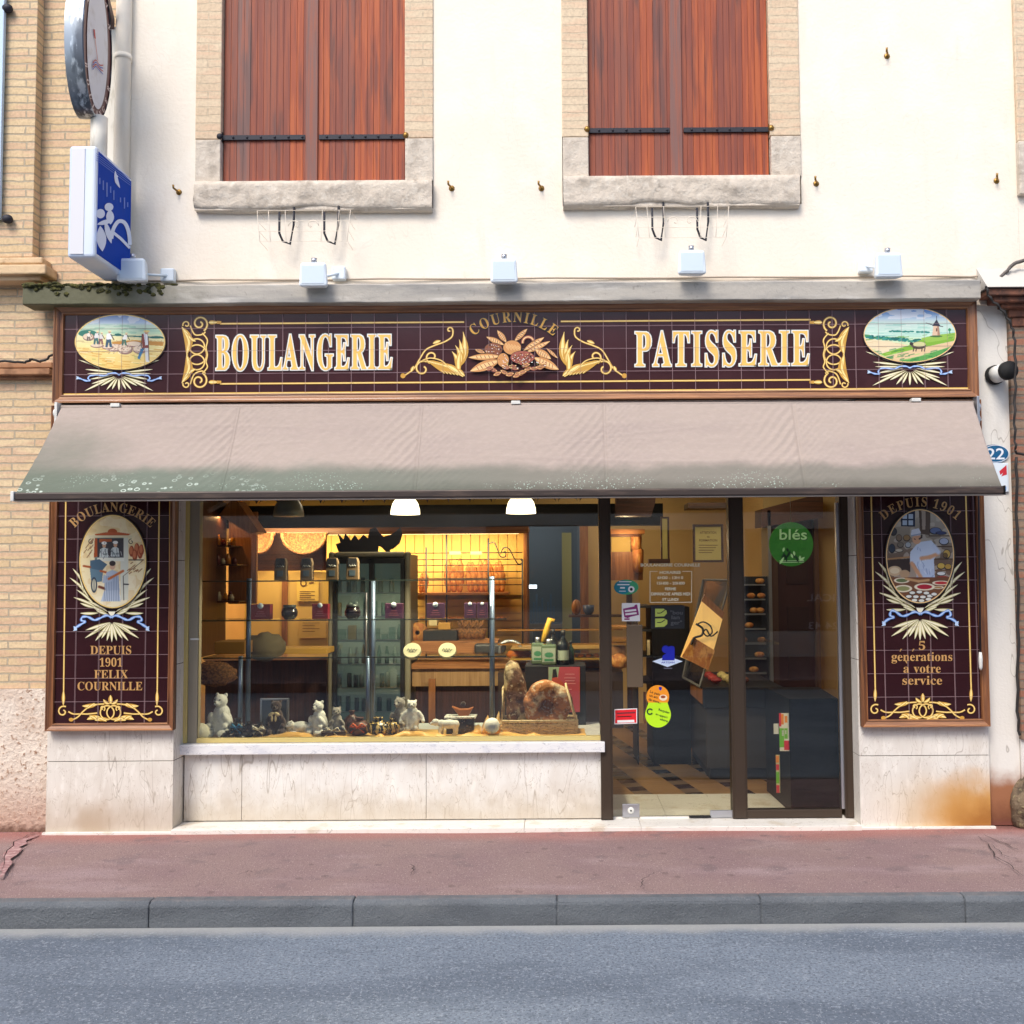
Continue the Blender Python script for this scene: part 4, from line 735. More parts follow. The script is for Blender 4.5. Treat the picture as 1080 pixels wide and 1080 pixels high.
for a, b in ((632.5, 645), (770, 785.5), (887.5, 898)):
    x0, x1 = at(a, 690, YG)[0], at(b, 690, YG)[0]
    dp.box(x0, x1, YG - .03 if a < 700 else YG - .02, YG + .075, .024, 2.45)
    dp.box(x0 + .012, x1 - .012, YG - .036 if a < 700 else YG - .026, YG - .03, .03, 2.44)
dp.box(at(645, 690, YG)[0], at(887, 690, YG)[0], YG - .03, YG + .08, 2.3, 2.45)
dp.build('door_frame', m_bronze, B, bevel=.003, seg=1)
MB().box(at(898.2, 690, YG)[0], x905 - .001, YG - .01, YG + .05, .024, 2.45).build('jamb_lining', m_marble, B)
sdo = MB()
x0, x1, z0, z1 = rect(645, 524, 770, 858, YG + .03)
sdo.box(x0 - .02, x1 + .02, YG + .028, YG + .038, .034, 2.34)
sd = sdo.build('sliding_door', m_glass, B)
mb = MB().pbox(661, 659, 678, 725, YG + .005, .02); mb.build('handle_plate', m_bronze_hi, sd, bevel=.004)
mb = MB(); mb.pbox(656.5, 848, 674.5, 862, YG + .01, .012); ll = mb.build('floor_lock', m_steel, sd, bevel=.002)
c = at(665.5, 855, YG)
MB().lathe([(.022, 0), (.022, -.006), (.016, -.008), (0, -.008)], (c[0], YG + .009, c[1]), 20, 'y').build('lock_barrel', m_white_metal, ll)
MB().lathe([(.006, 0), (.006, -.003), (0, -.003)], (c[0], YG + .001, c[1]), 12, 'y').build('keyhole', m_black, ll)
mb = MB(); mb.pbox(749, 855, 775, 862.5, YG + .004, .02); mb.build('floor_guide', m_steel, sd, bevel=.002)
mb = MB(); mb.pbox(727, 860.5, 750, 862.5, YG + .0, .02); mb.build('floor_seal', m_black, sd)
sdl = MB()
sdl.box(at(785.5, 860, YG)[0], at(887.6, 860, YG)[0], YG - .015, YG + .05, .026, at(836, 853.5, YG)[1])
sl_ = sdl.build('side_light', m_bronze, B, bevel=.003)
MB().box(at(785, 700, YG)[0], at(888.5, 700, YG)[0], YG + .012, YG + .02, at(836, 854, YG)[1], 2.4).build('pane', m_glass, sl_)
MB().pbox(884.6, 530, 887.6, 853, YG - .003, .03).build('glazing_bead', m_steel, sl_)
dpn = MB()
dx0, dx1 = at(122, 150)[0], at(140, 150)[0]
dpn.cyl(((dx0 + dx1) / 2, -.035, slab_t + .02), ((dx0 + dx1) / 2, -.035, ZT), .05, n=20)
for z in (3.7, 5.1): dpn.cyl(((dx0 + dx1) / 2, -.035, z), ((dx0 + dx1) / 2, -.035, z + .035), .055, n=20)
tag(dpn.build('down_pipe', m_render), 'cream painted round down pipe at the left edge of the upper wall', 'pipe')
NL = thing('brick_house', 'pale brick neighbouring building with rough rendered base, left of the bakery', 'building', (-5, .4, 0))
zb0 = at(25, 726, .06)[1]
xe = at(56, 600, .06)[0]
MB().box(-10, Xu0 - .001, .06, .5, zb0, 7.4).build('brick_wall', m_brick_pale, NL)
MB().box(-10, XL - .001, .045, .5, -.02, zb0 - .002).build('rendered_base', m_stucco, NL)
p0, p1 = at(-30, 130, -.02)[0], at(38, 130, -.02)[0]
MB().box(p0, p1, -.03, .059, at(20, 271, -.03)[1], 7.4).build('pilaster', m_brick_pale, NL, bevel=.004)
mb = MB()
for a, b, y, e in ((271, 278, -.07, 44), (278.5, 289, -.1, 48), (289.5, 296, -.06, 43)):
    mb.box(-10, at(e, 283, y)[0], y, .059, at(20, b, y)[1], at(20, a, y)[1])
mb.build('string_course', m_trim_stone, NL, bevel=.01)
mb = MB()
for a, b, y in ((382, 388, .02), (388.5, 395, -.01), (395.5, 400, .03)):
    mb.box(-10, XL - .03, y, .059, at(20, b, y)[1], at(20, a, y)[1])
mb.build('string_course', M('brown_moulding', lin(176, 130, 96), .9, layers=[('noise', lin(120, 84, 60), .7, 9.0, .45, .65)], world=True), NL, bevel=.006)
mb = MB(); mb.box(at(-40, 120, -.05)[0], at(4, 120, -.05)[0], -.075, -.045, at(2, 232, -.05)[1], 6.0)
s_ = mb.build('shutter', M('pale_blue_paint', lin(190, 212, 232), .6), NL, bevel=.004)
for py in (9, 231):
    c = at(8, py, -.06)
    MB().ball((c[0], -.06, c[1]), (.035, .03, .03), 10).build('shutter_catch', m_iron, s_)
NR = thing('brick_house', 'old red brown brick neighbouring building with dark moulded cornice, right of the bakery', 'building', (5, .4, 0))
MB().box(xn + .002, 10, -.0, .5, at(1076, 780, 0)[1], slab_b + .2).build('brick_wall', m_brick_old, NR)
MB().box(xn + .003, 10, .02, .5, -.02, at(1076, 780, 0)[1] - .002).build('rendered_base', m_white_render, NR)
MB().box(Xu1 + .001, 10, .0, .5, slab_b + .201, 7.4).build('upper_wall', m_render, NR)
mb = MB(); m_corn = M('dark_terracotta_moulding', lin(120, 78, 60), .85, layers=[('noise', lin(70, 50, 44), .8, 12.0, .45, .65), ('noise', lin(170, 110, 80), .5, 26.0, .55, .7)], world=True)
for a, b, y, e in ((304, 311, -.14, 1042), (311.5, 318, -.11, 1048), (318.5, 324, -.07, 1056), (324.5, 334, -.03, 1064), (334.5, 344, -.015, 1067)):
    mb.box(at(e, 315, y)[0], 10, y, -.0005, at(1070, b, y)[1], at(1070, a, y)[1])
mb.build('cornice', m_corn, NR, bevel=.007)
mb = MB(); mb.prism_x([(.03, at(1070, 303, 0)[1] + .16), (-.16, at(1070, 304, -.14)[1] + .005), (.03, at(1070, 304, -.14)[1] + .005)], at(1040, 300, -.14)[0], 10); mb.build('cornice_flashing', M('white_flashing', lin(196, 192, 184), .7), NR)
mb = MB(); mb.cur = 0; mb.box(at(1070.5, 90, -.02)[0], 10, -.035, -.001, at(1076, 150, -.02)[1], 5.95)
mb.cur = 1; mb.box(at(1073, 180, -.02)[0], 10, -.05, -.001, at(1076, 206, -.02)[1], at(1076, 150.5, -.02)[1])
mb.build('window_surround', [m_brick_surround, m_window_stone], NR, bevel=.006)
OP = thing('town_house', 'plain beige house across the street, seen only as a reflection in the shop glass', 'building', (0, -14, 0))
m_opp = M('beige_render', lin(232, 224, 208), .9, layers=[('noise', lin(180, 168, 150), .6, .8, .4, .7)], world=True)
m_opp2 = M('grey_painted_plinth', lin(120, 124, 134), .8)
YO = -12.6
ow = MB()
openings = [(-7.4, -6.0, .0, 2.4), (-4.6, -2.6, .9, 2.5), (-1.4, 0.4, .9, 2.6), (1.6, 2.7, .0, 2.5), (3.7, 5.9, .5, 2.5), (-7.2, -6.1, 3.6, 5.2), (-4.2, -3.1, 3.6, 5.2), (-1.1, 0, 3.6, 5.2), (1.8, 2.9, 3.6, 5.2), (4.4, 5.5, 3.6, 5.2)]
xs = sorted({-14, 14} | {o[0] for o in openings} | {o[1] for o in openings}); zs_ = sorted({-.1, 6.2} | {o[2] for o in openings} | {o[3] for o in openings})
for a, b in zip(xs, xs[1:]):
    for c_, d_ in zip(zs_, zs_[1:]):
        mx, mz = (a + b) / 2, (c_ + d_) / 2
        if not any(o[0] < mx < o[1] and o[2] < mz < o[3] for o in openings): ow.box(a, b, YO - .4, YO, c_, d_)
ow.build('wall', m_opp, OP)
MB().box(-14, 14, YO - .8, YO - .4, -.1, 6.2).build('wall_core', m_opp2, OP)
for i, (a, b, c_, d_) in enumerate(openings):
    if c_ < .3:
        MB().box(a + .05, b - .05, YO - .3, YO - .24, ZR + .16, d_ - .05).build('door', wood_mat('brown_door', lin(96, 60, 48), lin(110, 70, 50), lin(70, 46, 40)), OP, bevel=.01)
    elif c_ > 3:
        MB().box(a + .02, (a + b) / 2 - .01, YO - .1, YO - .05, c_ + .02, d_ - .02).build('shutter', m_opp2, OP); MB().box((a + b) / 2 + .01, b - .02, YO - .1, YO - .05, c_ + .02, d_ - .02).build('shutter', m_opp2, OP)
    else:
        f_ = MB()
        for r_ in ((a, a + .07, c_, d_), (b - .07, b, c_, d_), (a + .07, b - .07, c_, c_ + .07), (a + .07, b - .07, d_ - .07, d_)): f_.box(r_[0], r_[1], YO - .2, YO - .12, r_[2], r_[3])
        fo = f_.build('window', m_opp2, OP)
        MB().box(a + .06, b - .06, YO - .18, YO - .16, c_ + .06, d_ - .06).build('pane', M('dark_opposite_glass', lin(50, 58, 66), .08), fo)
MB().box(-14, 14, YO - .8, YO + .25, 6.2, 6.45).build('eave', m_opp2, OP)
def opp(px, py):
    """a point of the opposite wall by where the glass shows it"""
    x, y, z = ray(px, py); d = (YG + D) + (YG - YO - .0); t = d / y
    return x * t, CAMZ + z * t
pt = Paint(0, 0.0005, lambda px, py, y: (opp(px, py)[0], YO + .004, opp(px, py)[1]))
m_wl = M('white_window_letters', lin(240, 240, 240), .5)
put_sans(pt, 'MEDICAL', 881, 634, 7.5, m_wl, width=58, flip=True)
pt.build('shop_lettering', OP); pt = Paint(0, 0.0005, pt.fn)
put_sans(pt, '54 24 43', 878, 663.5, 7.5, m_wl, width=50, flip=True); pt.build('shop_lettering', OP)
for cx_ in (864, 888):
    pt = Paint(0, 0.0005, pt.fn); V, Fc = ribbon([(cx_ + 7 * cos(a), 720 + 7 * sin(a)) for a in [2 * pi * i / 24 for i in range(25)]], 1.6); pt.put(V, Fc, m_wl); pt.build('ring_logo', OP)
MB().box(4.0, 5.8, YO - .1, YO + .003, .52, 2.45).build('shop_front_panel', M('taupe_panel', lin(104, 98, 92), .7), OP)
def tile_field(x0, x1, z0, z1, xs, zs, Y, mat, gap=.0016):
    mb = MB(); g = random.Random(int(abs(x0) * 1000))
    X = [x0] + [x for x in xs if x0 + .01 < x < x1 - .01] + [x1]; Z = [z0] + [z for z in zs if z0 + .01 < z < z1 - .01] + [z1]
    for a, b in zip(X, X[1:]):
        for c, d in zip(Z, Z[1:]):
            t = [g.uniform(-.0007, .0007) for _ in range(3)]
            q = [(a + gap, c + gap), (b - gap, c + gap), (b - gap, d - gap), (a + gap, d - gap)]
            y = [Y + t[0], Y + t[1], Y + t[1] + t[2] - t[0] * 0, Y + t[0] + t[2]]
            mb.add([(q[i][0], y[i], q[i][1]) for i in range(4)] + [(q[i][0], Y + .004, q[i][1]) for i in range(4)], [(0, 1, 2, 3), (0, 4, 5, 1), (1, 5, 6, 2), (2, 6, 7, 3), (3, 7, 4, 0)])
    return mb, X, Z
def grout_lines(X, Z, Y, w=.0008):
    mb = MB()
    for x in X[1:-1]: mb.box(x - w, x + w, Y, Y + .0003, Z[0], Z[-1])
    for z in Z[1:-1]: mb.box(X[0], X[-1], Y - .0002, Y + .0001, z - w, z + w)
    return mb
def frame_moulding(x0, x1, z0, z1, w, yb, yf, root, mats, top=True, name='frame'):
    """mitred moulding round a panel: a raised outer edge, a cove and a thin inner gilt fillet"""
    prof = [(0, 0), (0, 1), (.12, 1.0), (.2, .86), (.34, .8), (.6, .55), (.74, .5), (.8, .62), (.92, .6), (1, .3), (1, 0)]
    mb = MB()
    rings = []
    for t, h in prof:
        y = yb + (yf - yb) * h; d = w * t
        rings.append([(x0 + d, y, z0 + d), (x1 - d, y, z0 + d), (x1 - d, y, z1 - d), (x0 + d, y, z1 - d)])
    V = [p for r in rings for p in r]
    for side in range(4):
        mb.cur = 0 if side in (0, 2) else 1
        Fc = []
        for i in range(len(rings) - 1):
            a, b = i * 4 + side, i * 4 + (side + 1) % 4
            Fc.append((a, b, b + 4, a + 4))
        mb.add(V, Fc)
    return mb.build(name, mats, root)
YS = -.05
e0, e1, _, _ = rect(57, 320, 1030.5, 422, -.07)
f0 = at(543, 422, -.07)[1]; f1 = at(543, 319.5, -.07)[1]
sign = thing('tiled_shop_sign', 'long maroon tiled sign lettered BOULANGERIE PATISSERIE in a wooden frame above the awning', 'sign', ((e0 + e1) / 2, 0, f0))
MB().box(e0 + .002, e1 - .002, -.04, -.002, f0 + .002, f1 - .002).build('backing_board', m_frame_dark, sign)
fw = .058
frame_moulding(e0, e1, f0, f1, fw, -.04, -.085, sign, [m_frame_wood, m_frame_v])
ti0, ti1, tz0, tz1 = e0 + fw - .004, e1 - fw + .004, f0 + fw - .004, f1 - fw + .004
tp = .1505
xs = [at(81, 370, YS)[0] + tp * i for i in range(45)]
zmid = at(543, 368.3, YS)[1]
zs = [zmid + tp * i for i in range(-3, 4)]
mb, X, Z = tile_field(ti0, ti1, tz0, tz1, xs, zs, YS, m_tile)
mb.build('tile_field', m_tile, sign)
MB().box(ti0, ti1, YS + .0015, YS + .005, tz0, tz1).build('grout_bed', m_grout, sign)
P = Paint(YS - .0012)
bo = [at(66, 370, YS)[0]]
def hline(P, xa, xb, y, w, m, hi=None, tilt=True):
    k = P.k
    dy = lambda x: -(x - 543) * .0068
    pts = [(x, y + dy(x)) for x in (xa, (xa + xb) / 2, xb)]
    P.band(pts, w, m, hi)
P.frame(0, 0, 1)
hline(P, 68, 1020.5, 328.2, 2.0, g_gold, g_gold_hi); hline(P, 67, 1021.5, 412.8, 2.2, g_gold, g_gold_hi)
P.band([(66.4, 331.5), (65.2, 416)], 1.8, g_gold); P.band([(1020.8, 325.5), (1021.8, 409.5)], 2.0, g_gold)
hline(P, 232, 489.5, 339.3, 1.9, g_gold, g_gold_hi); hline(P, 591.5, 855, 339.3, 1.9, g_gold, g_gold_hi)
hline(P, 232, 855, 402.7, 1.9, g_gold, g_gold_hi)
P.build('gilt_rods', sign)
def bracket(P, ox, oy, k, mirror):
    P.frame(ox, oy, k, mirror)
    g, h = g_gold, g_gold_hi
    P.band(arc(512, 124, 26, 5, -60, 430, 40), 6.5, g, h); P.band(arc(510, 305, 26, 5, 60, -430, 40), 6.5, g, h)
    P.band(arc(470, 127, 12, 3, 200, -160, 20), 5, g, h); P.band(arc(470, 316, 12, 3, 160, 520, 20), 5, g, h)
    P.band(smoothpath([(482, 130), (490, 150), (500, 160), (520, 158), (530, 150)]), 5, g, h)
    P.band(smoothpath([(482, 316), (490, 292), (500, 280), (520, 274), (530, 282)]), 5, g, h)
    for c in (196, 222, 246):
        P.band(arc(503, c, 31 if c == 222 else 24, 31 if c == 222 else 24, 0, 360, 30), 5.2, g, h)
    P.band(smoothpath([(520, 154), (536, 175), (532, 200), (536, 222), (532, 245), (536, 262), (520, 282)]), 5, g, h)
    for (a, b, w, bd) in (((455, 134), (470, 222), 26, -14), ((455, 312), (470, 222), 26, 14), ((462, 150), (476, 205), 14, -8), ((462, 296), (476, 240), 14, 8), ((476, 160), (500, 180), 12, 4), ((476, 286), (500, 268), 12, -4)):
        P.leaf(a, b, w, g, h, bend=bd)
    for y in (120, 309):
        P.leaf((540, y), (572, y), 13, g, h, peak=.35); P.poly([(566, y - 5), (580, y - 4), (580, y + 4), (566, y + 5)], g)
def flourish(P, ox, oy, k, mirror):
    P.frame(ox, oy, k, mirror)
    g, h = g_gold, g_gold_hi
    P.band(arc(318, 162, 12, 3, -30, 300, 18), 6, g, h)
    P.band(smoothpath([(330, 164), (326, 186), (300, 204), (262, 218), (232, 234), (210, 268), (190, 300), (158, 324)]), [5, 6, 7, 7, 7, 7, 7, 6, 5] and 6, g, h)
    P.put(ellipse(152, 325, 9, 9, 16), [tuple(range(16))], g)
    P.leaf((258, 210), (286, 200), 13, g, h); P.leaf((190, 290), (180, 312), 12, g, h)
    P.band(arc(222, 300, 29, 8, 60, 420, 30), 7, g, h)
    P.band(arc(256, 258, 24, 5, 250, -70, 26), 7, g, h)
    for i, (a, b, w, bd) in enumerate((((366, 168), (344, 300), 30, 16), ((352, 196), (340, 290), 26, 14), ((338, 216), (346, 300), 24, 14), ((326, 238), (346, 306), 22, 10), ((358, 230), (352, 320), 20, -6))):
        P.leaf(a, b, w, g, h, bend=-bd, peak=.6)
    P.leaf((344, 300), (372, 326), 16, g, h)
    for i in range(6):
        P.leaf((238 + i * 10, 272 + i * 3), (300 + i * 12, 318 + i * 1.5), 22, g, h, bend=-9)
    P.band(smoothpath([(222, 270), (250, 262), (290, 272), (320, 300), (366, 328)]), 5, g, h)
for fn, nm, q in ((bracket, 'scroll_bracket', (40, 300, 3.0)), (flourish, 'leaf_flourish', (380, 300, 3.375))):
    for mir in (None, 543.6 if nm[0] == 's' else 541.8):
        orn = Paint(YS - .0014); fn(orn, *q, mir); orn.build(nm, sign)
for word, cx, w, y in (('BOULANGERIE', 320.5, 186, 389.6), ('PATISSERIE', 761.5, 184, 385.6)):
    gl = glyphs(word, 36, w, track=26); L = Paint(YS - .0015)
    for e, m in ((1.9, g_black), (1.2, g_white), (0, g_letter)):
        for gx, lo in gl:
            lo = [[(cx + gx + p[0], y - gx * .0068 + p[1]) for p in l] for l in lo]
            if e: L.edge(lo, e, m)
            else: L.loops(lo, m)
    L.build('lettering', sign)
L = Paint(YS - .0015)
put_arc_text(L, 'COURNILLE', 541.5, 406, 66.5, 11.0, g_gold, 35.5, edge=g_black, ew=.8, sx=.82)
L.build('lettering', sign)
S = Paint(YS - .0016); S.frame(480, 325, 8.31)
def loaf(a, b, w, seeded=False, m=g_bread):
    S.leaf(a, b, w + 7, g_black, peak=.5); S.leaf(a, b, w, m, g_bread_hi, hw=.5)
    dx, dy = b[0] - a[0], b[1] - a[1]; l = math.hypot(dx, dy)
    nx, ny = -dy / l, dx / l
    for i in range(2, 7):
        t = i / 8; cx, cy = a[0] + dx * t, a[1] + dy * t; q = w * .28
        S.leaf((cx - nx * q - dx / l * 6, cy - ny * q - dy / l * 6), (cx + nx * q + dx / l * 8, cy + ny * q + dy / l * 8), 7, g_bread_dk if i % 2 else g_bread_rd)
def boule(cx, cy, rx, ry, m, seeds=0):
    S.put(ellipse(cx, cy, rx + 4, ry + 4, 26), [tuple(range(26))], g_black); S.put(ellipse(cx, cy, rx, ry, 26), [tuple(range(26))], m)
    g = random.Random(int(cx))
    for _ in range(seeds):
        a, r = g.uniform(0, 6.3), g.random() ** .5 * .85
        S.leaf((cx + cos(a) * rx * r - 5, cy + sin(a) * ry * r), (cx + cos(a) * rx * r + 6, cy + sin(a) * ry * r + g.uniform(-5, 5)), 7, g.choice([g_white, g_bread_hi, g_bread_dk, g_black, g_bread_dk]))
for q in (((370, 195), (450, 300), 46), ((632, 182), (520, 290), 44), ((275, 252), (430, 322), 46), ((780, 256), (600, 372), 50), ((832, 290), (620, 390), 44), ((175, 362), (260, 390), 34), ((900, 440), (800, 350), 26), ((840, 445), (700, 360), 66)):
    loaf(*q)
S.band(arc(640, 300, 48, 48, 20, 190, 20), 26, g_bread_rd, g_bread_hi)
boule(335, 362, 78, 56, g_bread_dk, 46); boule(500, 345, 78, 62, g_bread, 0)
for i in range(5): S.leaf((440 + i * 26, 300 + i * 6), (470 + i * 26, 372), 16, g_bread_hi, g_bread)
loaf((118, 432), (405, 422), 56); loaf((132, 552), (395, 455), 84); loaf((908, 538), (690, 432), 78)
boule(590, 432, 104, 56, g_bread_rd, 90); boule(420, 455, 50, 60, g_bread, 10)
for i, (x, y) in enumerate(((335, 540), (370, 575), (430, 560), (300, 530), (480, 580), (560, 575), (520, 525), (590, 560), (640, 530), (690, 530), (740, 520), (770, 505), (450, 520), (620, 500), (540, 590))):
    g = random.Random(i); a = g.uniform(-.6, .6)
    loaf((x - 38 * cos(a), y - 30 * sin(a)), (x + 38 * cos(a), y + 30 * sin(a)), 34, m=g_bread if i % 3 else g_bread_rd)
for i in range(40):
    g = random.Random(i + 50); x = g.uniform(400, 800); y = g.uniform(470, 530)
    S.leaf((x - 8, y), (x + 9, y + g.uniform(-6, 6)), 8, g.choice([g_wheat_dk, g_bread_hi, g_white, g_bread_rd]))
S.build('bread_picture', sign)
def ribbon_bow(P, pts, w):
    for s_ in (1, -1):
        q = [(c0 + s_ * x, y) for x, y in pts for c0 in (P_c,)]
        sp = smoothpath(q, 6)
        ws = [w * (.55 + .45 * abs(cos(i * .45))) for i in range(len(sp))]
        P.band(sp, ws, g_blue); P.band(sp, [q * .45 for q in ws], g_blue_hi)
        e = q[-1]
        P.poly([(e[0] - s_ * 22, e[1] - w * .5), (e[0] + s_ * 4, e[1] - w * .9), (e[0] - s_ * 4, e[1]), (e[0] + s_ * 6, e[1] + w * .8), (e[0] - s_ * 24, e[1] + w * .6)], g_blue_hi)
def wheat_flat(P, c, y0):
    """spray under the wide medallions, in crop units round the knot (c, y0)"""
    for s_ in (-1, 1):
        for (ax, ay, bx, by, w) in ((60, -12, 420, -130, 22), (50, 0, 350, -32, 22), (40, 14, 330, 12, 20), (200, -40, 290, -88, 18), (60, 26, 300, 72, 22), (50, 40, 355, 192, 24), (40, 45, 285, 118, 22), (32, 50, 190, 140, 24), (24, 55, 130, 182, 24), (14, 60, 72, 176, 24)):
            P.leaf((c + s_ * ax, y0 + ay), (c + s_ * bx, y0 + by), w, g_wheat_dk); P.leaf((c + s_ * ax, y0 + ay), (c + s_ * bx, y0 + by), w * .8, g_wheat, g_wheat_hi, peak=.6)
    P.leaf((c, y0 + 60), (c, y0 + 190), 24, g_wheat, g_wheat_hi)
def pic_ring(P, cx, cy, rx, ry, w, m, hi):
    n = 72
    P.put(*ribbon([(cx + rx * cos(2 * pi * i / n), cy + ry * sin(2 * pi * i / n)) for i in range(n + 1)], w), m)
    if hi: P.put(*ribbon([(cx + rx * cos(2 * pi * i / n), cy + ry * sin(2 * pi * i / n)) for i in range(n + 1)], w * .4), hi)
P2 = Paint(YS - .0014); P2.frame(70, 325, 9.82)
pc = Pic(80, 60, 1030, 640, 300)
pc.rows([(60, (120, 150, 205)), (150, (190, 210, 230)), (180, (205, 225, 205)), (260, (196, 222, 186)), (290, (232, 226, 176)), (400, (240, 222, 150)), (640, (236, 196, 110))])
pc.mix((pc.nz((60, 30)) > .55) * (pc.Yg < 170) * .7, (235, 238, 240)); pc.mix((pc.nz((90, 12), 2) > .6) * (pc.Yg > 170) * (pc.Yg < 280) * .6, (150, 196, 170))
pc.ell(220, 262, 95, 36, (52, 120, 104)); pc.poly([(470, 276), (700, 284), (1030, 300), (1030, 316), (700, 298), (470, 286)], (40, 110, 100)); pc.ell(930, 302, 70, 14, (40, 104, 96)); pc.ell(535, 274, 36, 12, (40, 104, 96))
pc.poly([(470, 350), (700, 330), (1010, 350), (1000, 392), (700, 372), (480, 380)], (206, 150, 70)); 
for i in range(40): pc.line([(480 + i * 13, 335 + (i % 3) * 4), (478 + i * 13, 376)], 5, (170, 110, 50), .6)
pc.streaks(400, 630, (206, 146, 62), 70, 7, 4, 110, .08, .6); pc.streaks(390, 620, (250, 238, 190), 40, 6, 5, 100, .08, .7); pc.streaks(440, 620, (130, 160, 80), 14, 6, 6, 70, .1, .6); pc.streaks(300, 400, (170, 140, 100), 20, 5, 9, 80, .05, .5)
for (x, y, a, b) in ((230, 300, 60, 40), (500, 410, 100, 40), (610, 420, 80, 60), (700, 375, 90, 30), (760, 430, 70, 45), (430, 405, 60, 24), (320, 390, 70, 22)):
    pc.ell(x, y, a, b, (150, 120, 110)); pc.ell(x - 6, y - 6, a * .85, b * .8, (228, 206, 180))
for i in range(60):
    g = random.Random(i); x, y = g.uniform(420, 780), g.uniform(375, 465); pc.line([(x, y), (x + g.uniform(-22, 22), y + g.uniform(-14, 14))], 5, g.choice([(120, 92, 84), (246, 236, 220), (180, 140, 110)]), .8)
def fig(x, y, s_, top, bot, lean=0):
    pc.poly([(x - 18 * s_, y), (x + 20 * s_, y), (x + 34 * s_, y + 84 * s_), (x + 6 * s_, y + 80 * s_), (x, y + 30 * s_), (x - 14 * s_, y + 86 * s_), (x - 36 * s_, y + 80 * s_)], bot)
    pc.poly([(x - 20 * s_ + lean, y - 52 * s_), (x + 20 * s_ + lean, y - 54 * s_), (x + 34 * s_, y + 4), (x - 28 * s_, y + 6)], top)
    pc.line([(x + 20 * s_ + lean, y - 44 * s_), (x + 50 * s_ + lean, y + 10 * s_)], 8 * s_, (70, 60, 60)); pc.ell(x + 8 + lean, y - 68 * s_, 13 * s_, 15 * s_, (200, 160, 130)); pc.ell(x + 8 + lean, y - 78 * s_, 20 * s_, 7 * s_, (240, 226, 180)); pc.line([(x - 24 * s_, y + 2), (x - 30 * s_, y + 60 * s_)], 5, (50, 60, 70), .8)
fig(232, 290, .6, (236, 226, 214), (120, 110, 100)); fig(310, 305, .85, (226, 222, 220), (70, 110, 110), 6); fig(358, 312, .75, (220, 216, 210), (140, 90, 90)); fig(440, 318, 1.05, (236, 236, 238), (60, 90, 110)); fig(600, 320, .8, (240, 238, 232), (80, 120, 100), 14)
pc.poly([(780, 270), (840, 250), (850, 420), (790, 420)], (140, 66, 56)); pc.poly([(800, 262), (838, 250), (846, 380), (816, 385)], (236, 236, 236)); pc.poly([(770, 420), (812, 412), (780, 480), (760, 530), (736, 520)], (60, 120, 160)); pc.poly([(812, 412), (852, 412), (862, 560), (822, 556)], (226, 226, 220)); pc.line([(848, 300), (856, 540)], 7, (90, 70, 60)); pc.ell(830, 250, 20, 20, (206, 160, 128)); pc.ell(832, 238, 34, 10, (240, 214, 130)); pc.line([(784, 270), (776, 400), (800, 430)], 6, (60, 50, 50))
wheat_flat(P2, 545, 665)
P_c = 545
ribbon_bow(P2, [(0, 690), (40, 672), (100, 678), (150, 698), (230, 692), (300, 700), (320, 730), (300, 748), (340, 752), (400, 730), (440, 722)], 20)
pic_ring(P2, 555, 350, 466, 284, 26, g_black, None); pic_ring(P2, 555, 350, 462, 280, 15, g_gold, g_gold_hi)
pc.mesh(P2, 'harvest_medallion', sign, m_pic, 555, 350, 459, 277)
P2.build('wheat_spray', sign)
P3 = Paint(YS - .0014); P3.frame(900, 320, 9.0)
pc = Pic(95, 30, 980, 565, 300)
pc.rows([(30, (58, 112, 200)), (90, (130, 170, 222)), (140, (190, 212, 230)), (180, (206, 226, 218)), (300, (190, 224, 206)), (350, (210, 228, 190)), (565, (180, 206, 120))])
pc.mix((pc.nz((70, 22), 3) > .5) * (pc.Yg < 150) * .8, (236, 240, 246)); pc.streaks(180, 320, (150, 204, 190), 40, 7, 2, 160, 0, .6); pc.streaks(190, 310, (226, 238, 226), 30, 6, 3, 140, .02, .6)
for i in range(60):
    g = random.Random(i); x = g.uniform(115, 640); pc.ell(x, 310 + (x - 115) * .085 + g.uniform(-8, 16), 20, 11, g.choice([(44, 128, 120), (70, 150, 136), (36, 104, 100)]))
for i in range(30):
    g = random.Random(i + 90); x = g.uniform(340, 720); pc.ell(x, 262 + (x - 340) * .03 + g.uniform(-4, 5), 16, 7, (48, 134, 124))
pc.poly([(95, 330), (330, 360), (520, 395), (260, 480), (95, 480)], (232, 214, 176)); pc.streaks(350, 460, (214, 186, 140), 26, 5, 8, 120, .12, .6)
pc.poly([(260, 480), (520, 400), (700, 320), (980, 280), (980, 350), (560, 440), (300, 500)], (130, 178, 60)); pc.poly([(640, 330), (780, 300), (980, 276), (980, 330), (700, 372)], (150, 190, 80)); pc.streaks(300, 360, (90, 150, 60), 20, 7, 12, 60, -.1, .6)
pc.poly([(300, 505), (560, 440), (980, 352), (980, 392), (620, 500), (420, 545)], (226, 196, 152)); pc.poly([(420, 548), (640, 500), (980, 392), (980, 565), (400, 565)], (92, 160, 80)); pc.streaks(440, 560, (50, 124, 70), 40, 8, 14, 70, -.2, .7); pc.streaks(440, 560, (170, 210, 120), 25, 6, 15, 60, -.2, .7)
pc.poly([(760, 212), (812, 212), (824, 304), (748, 304)], (222, 190, 160)); pc.poly([(794, 212), (812, 212), (824, 304), (800, 304)], (176, 136, 112)); pc.poly([(748, 214), (790, 150), (826, 214)], (60, 60, 74)); pc.ell(786, 312, 60, 9, (70, 110, 60))
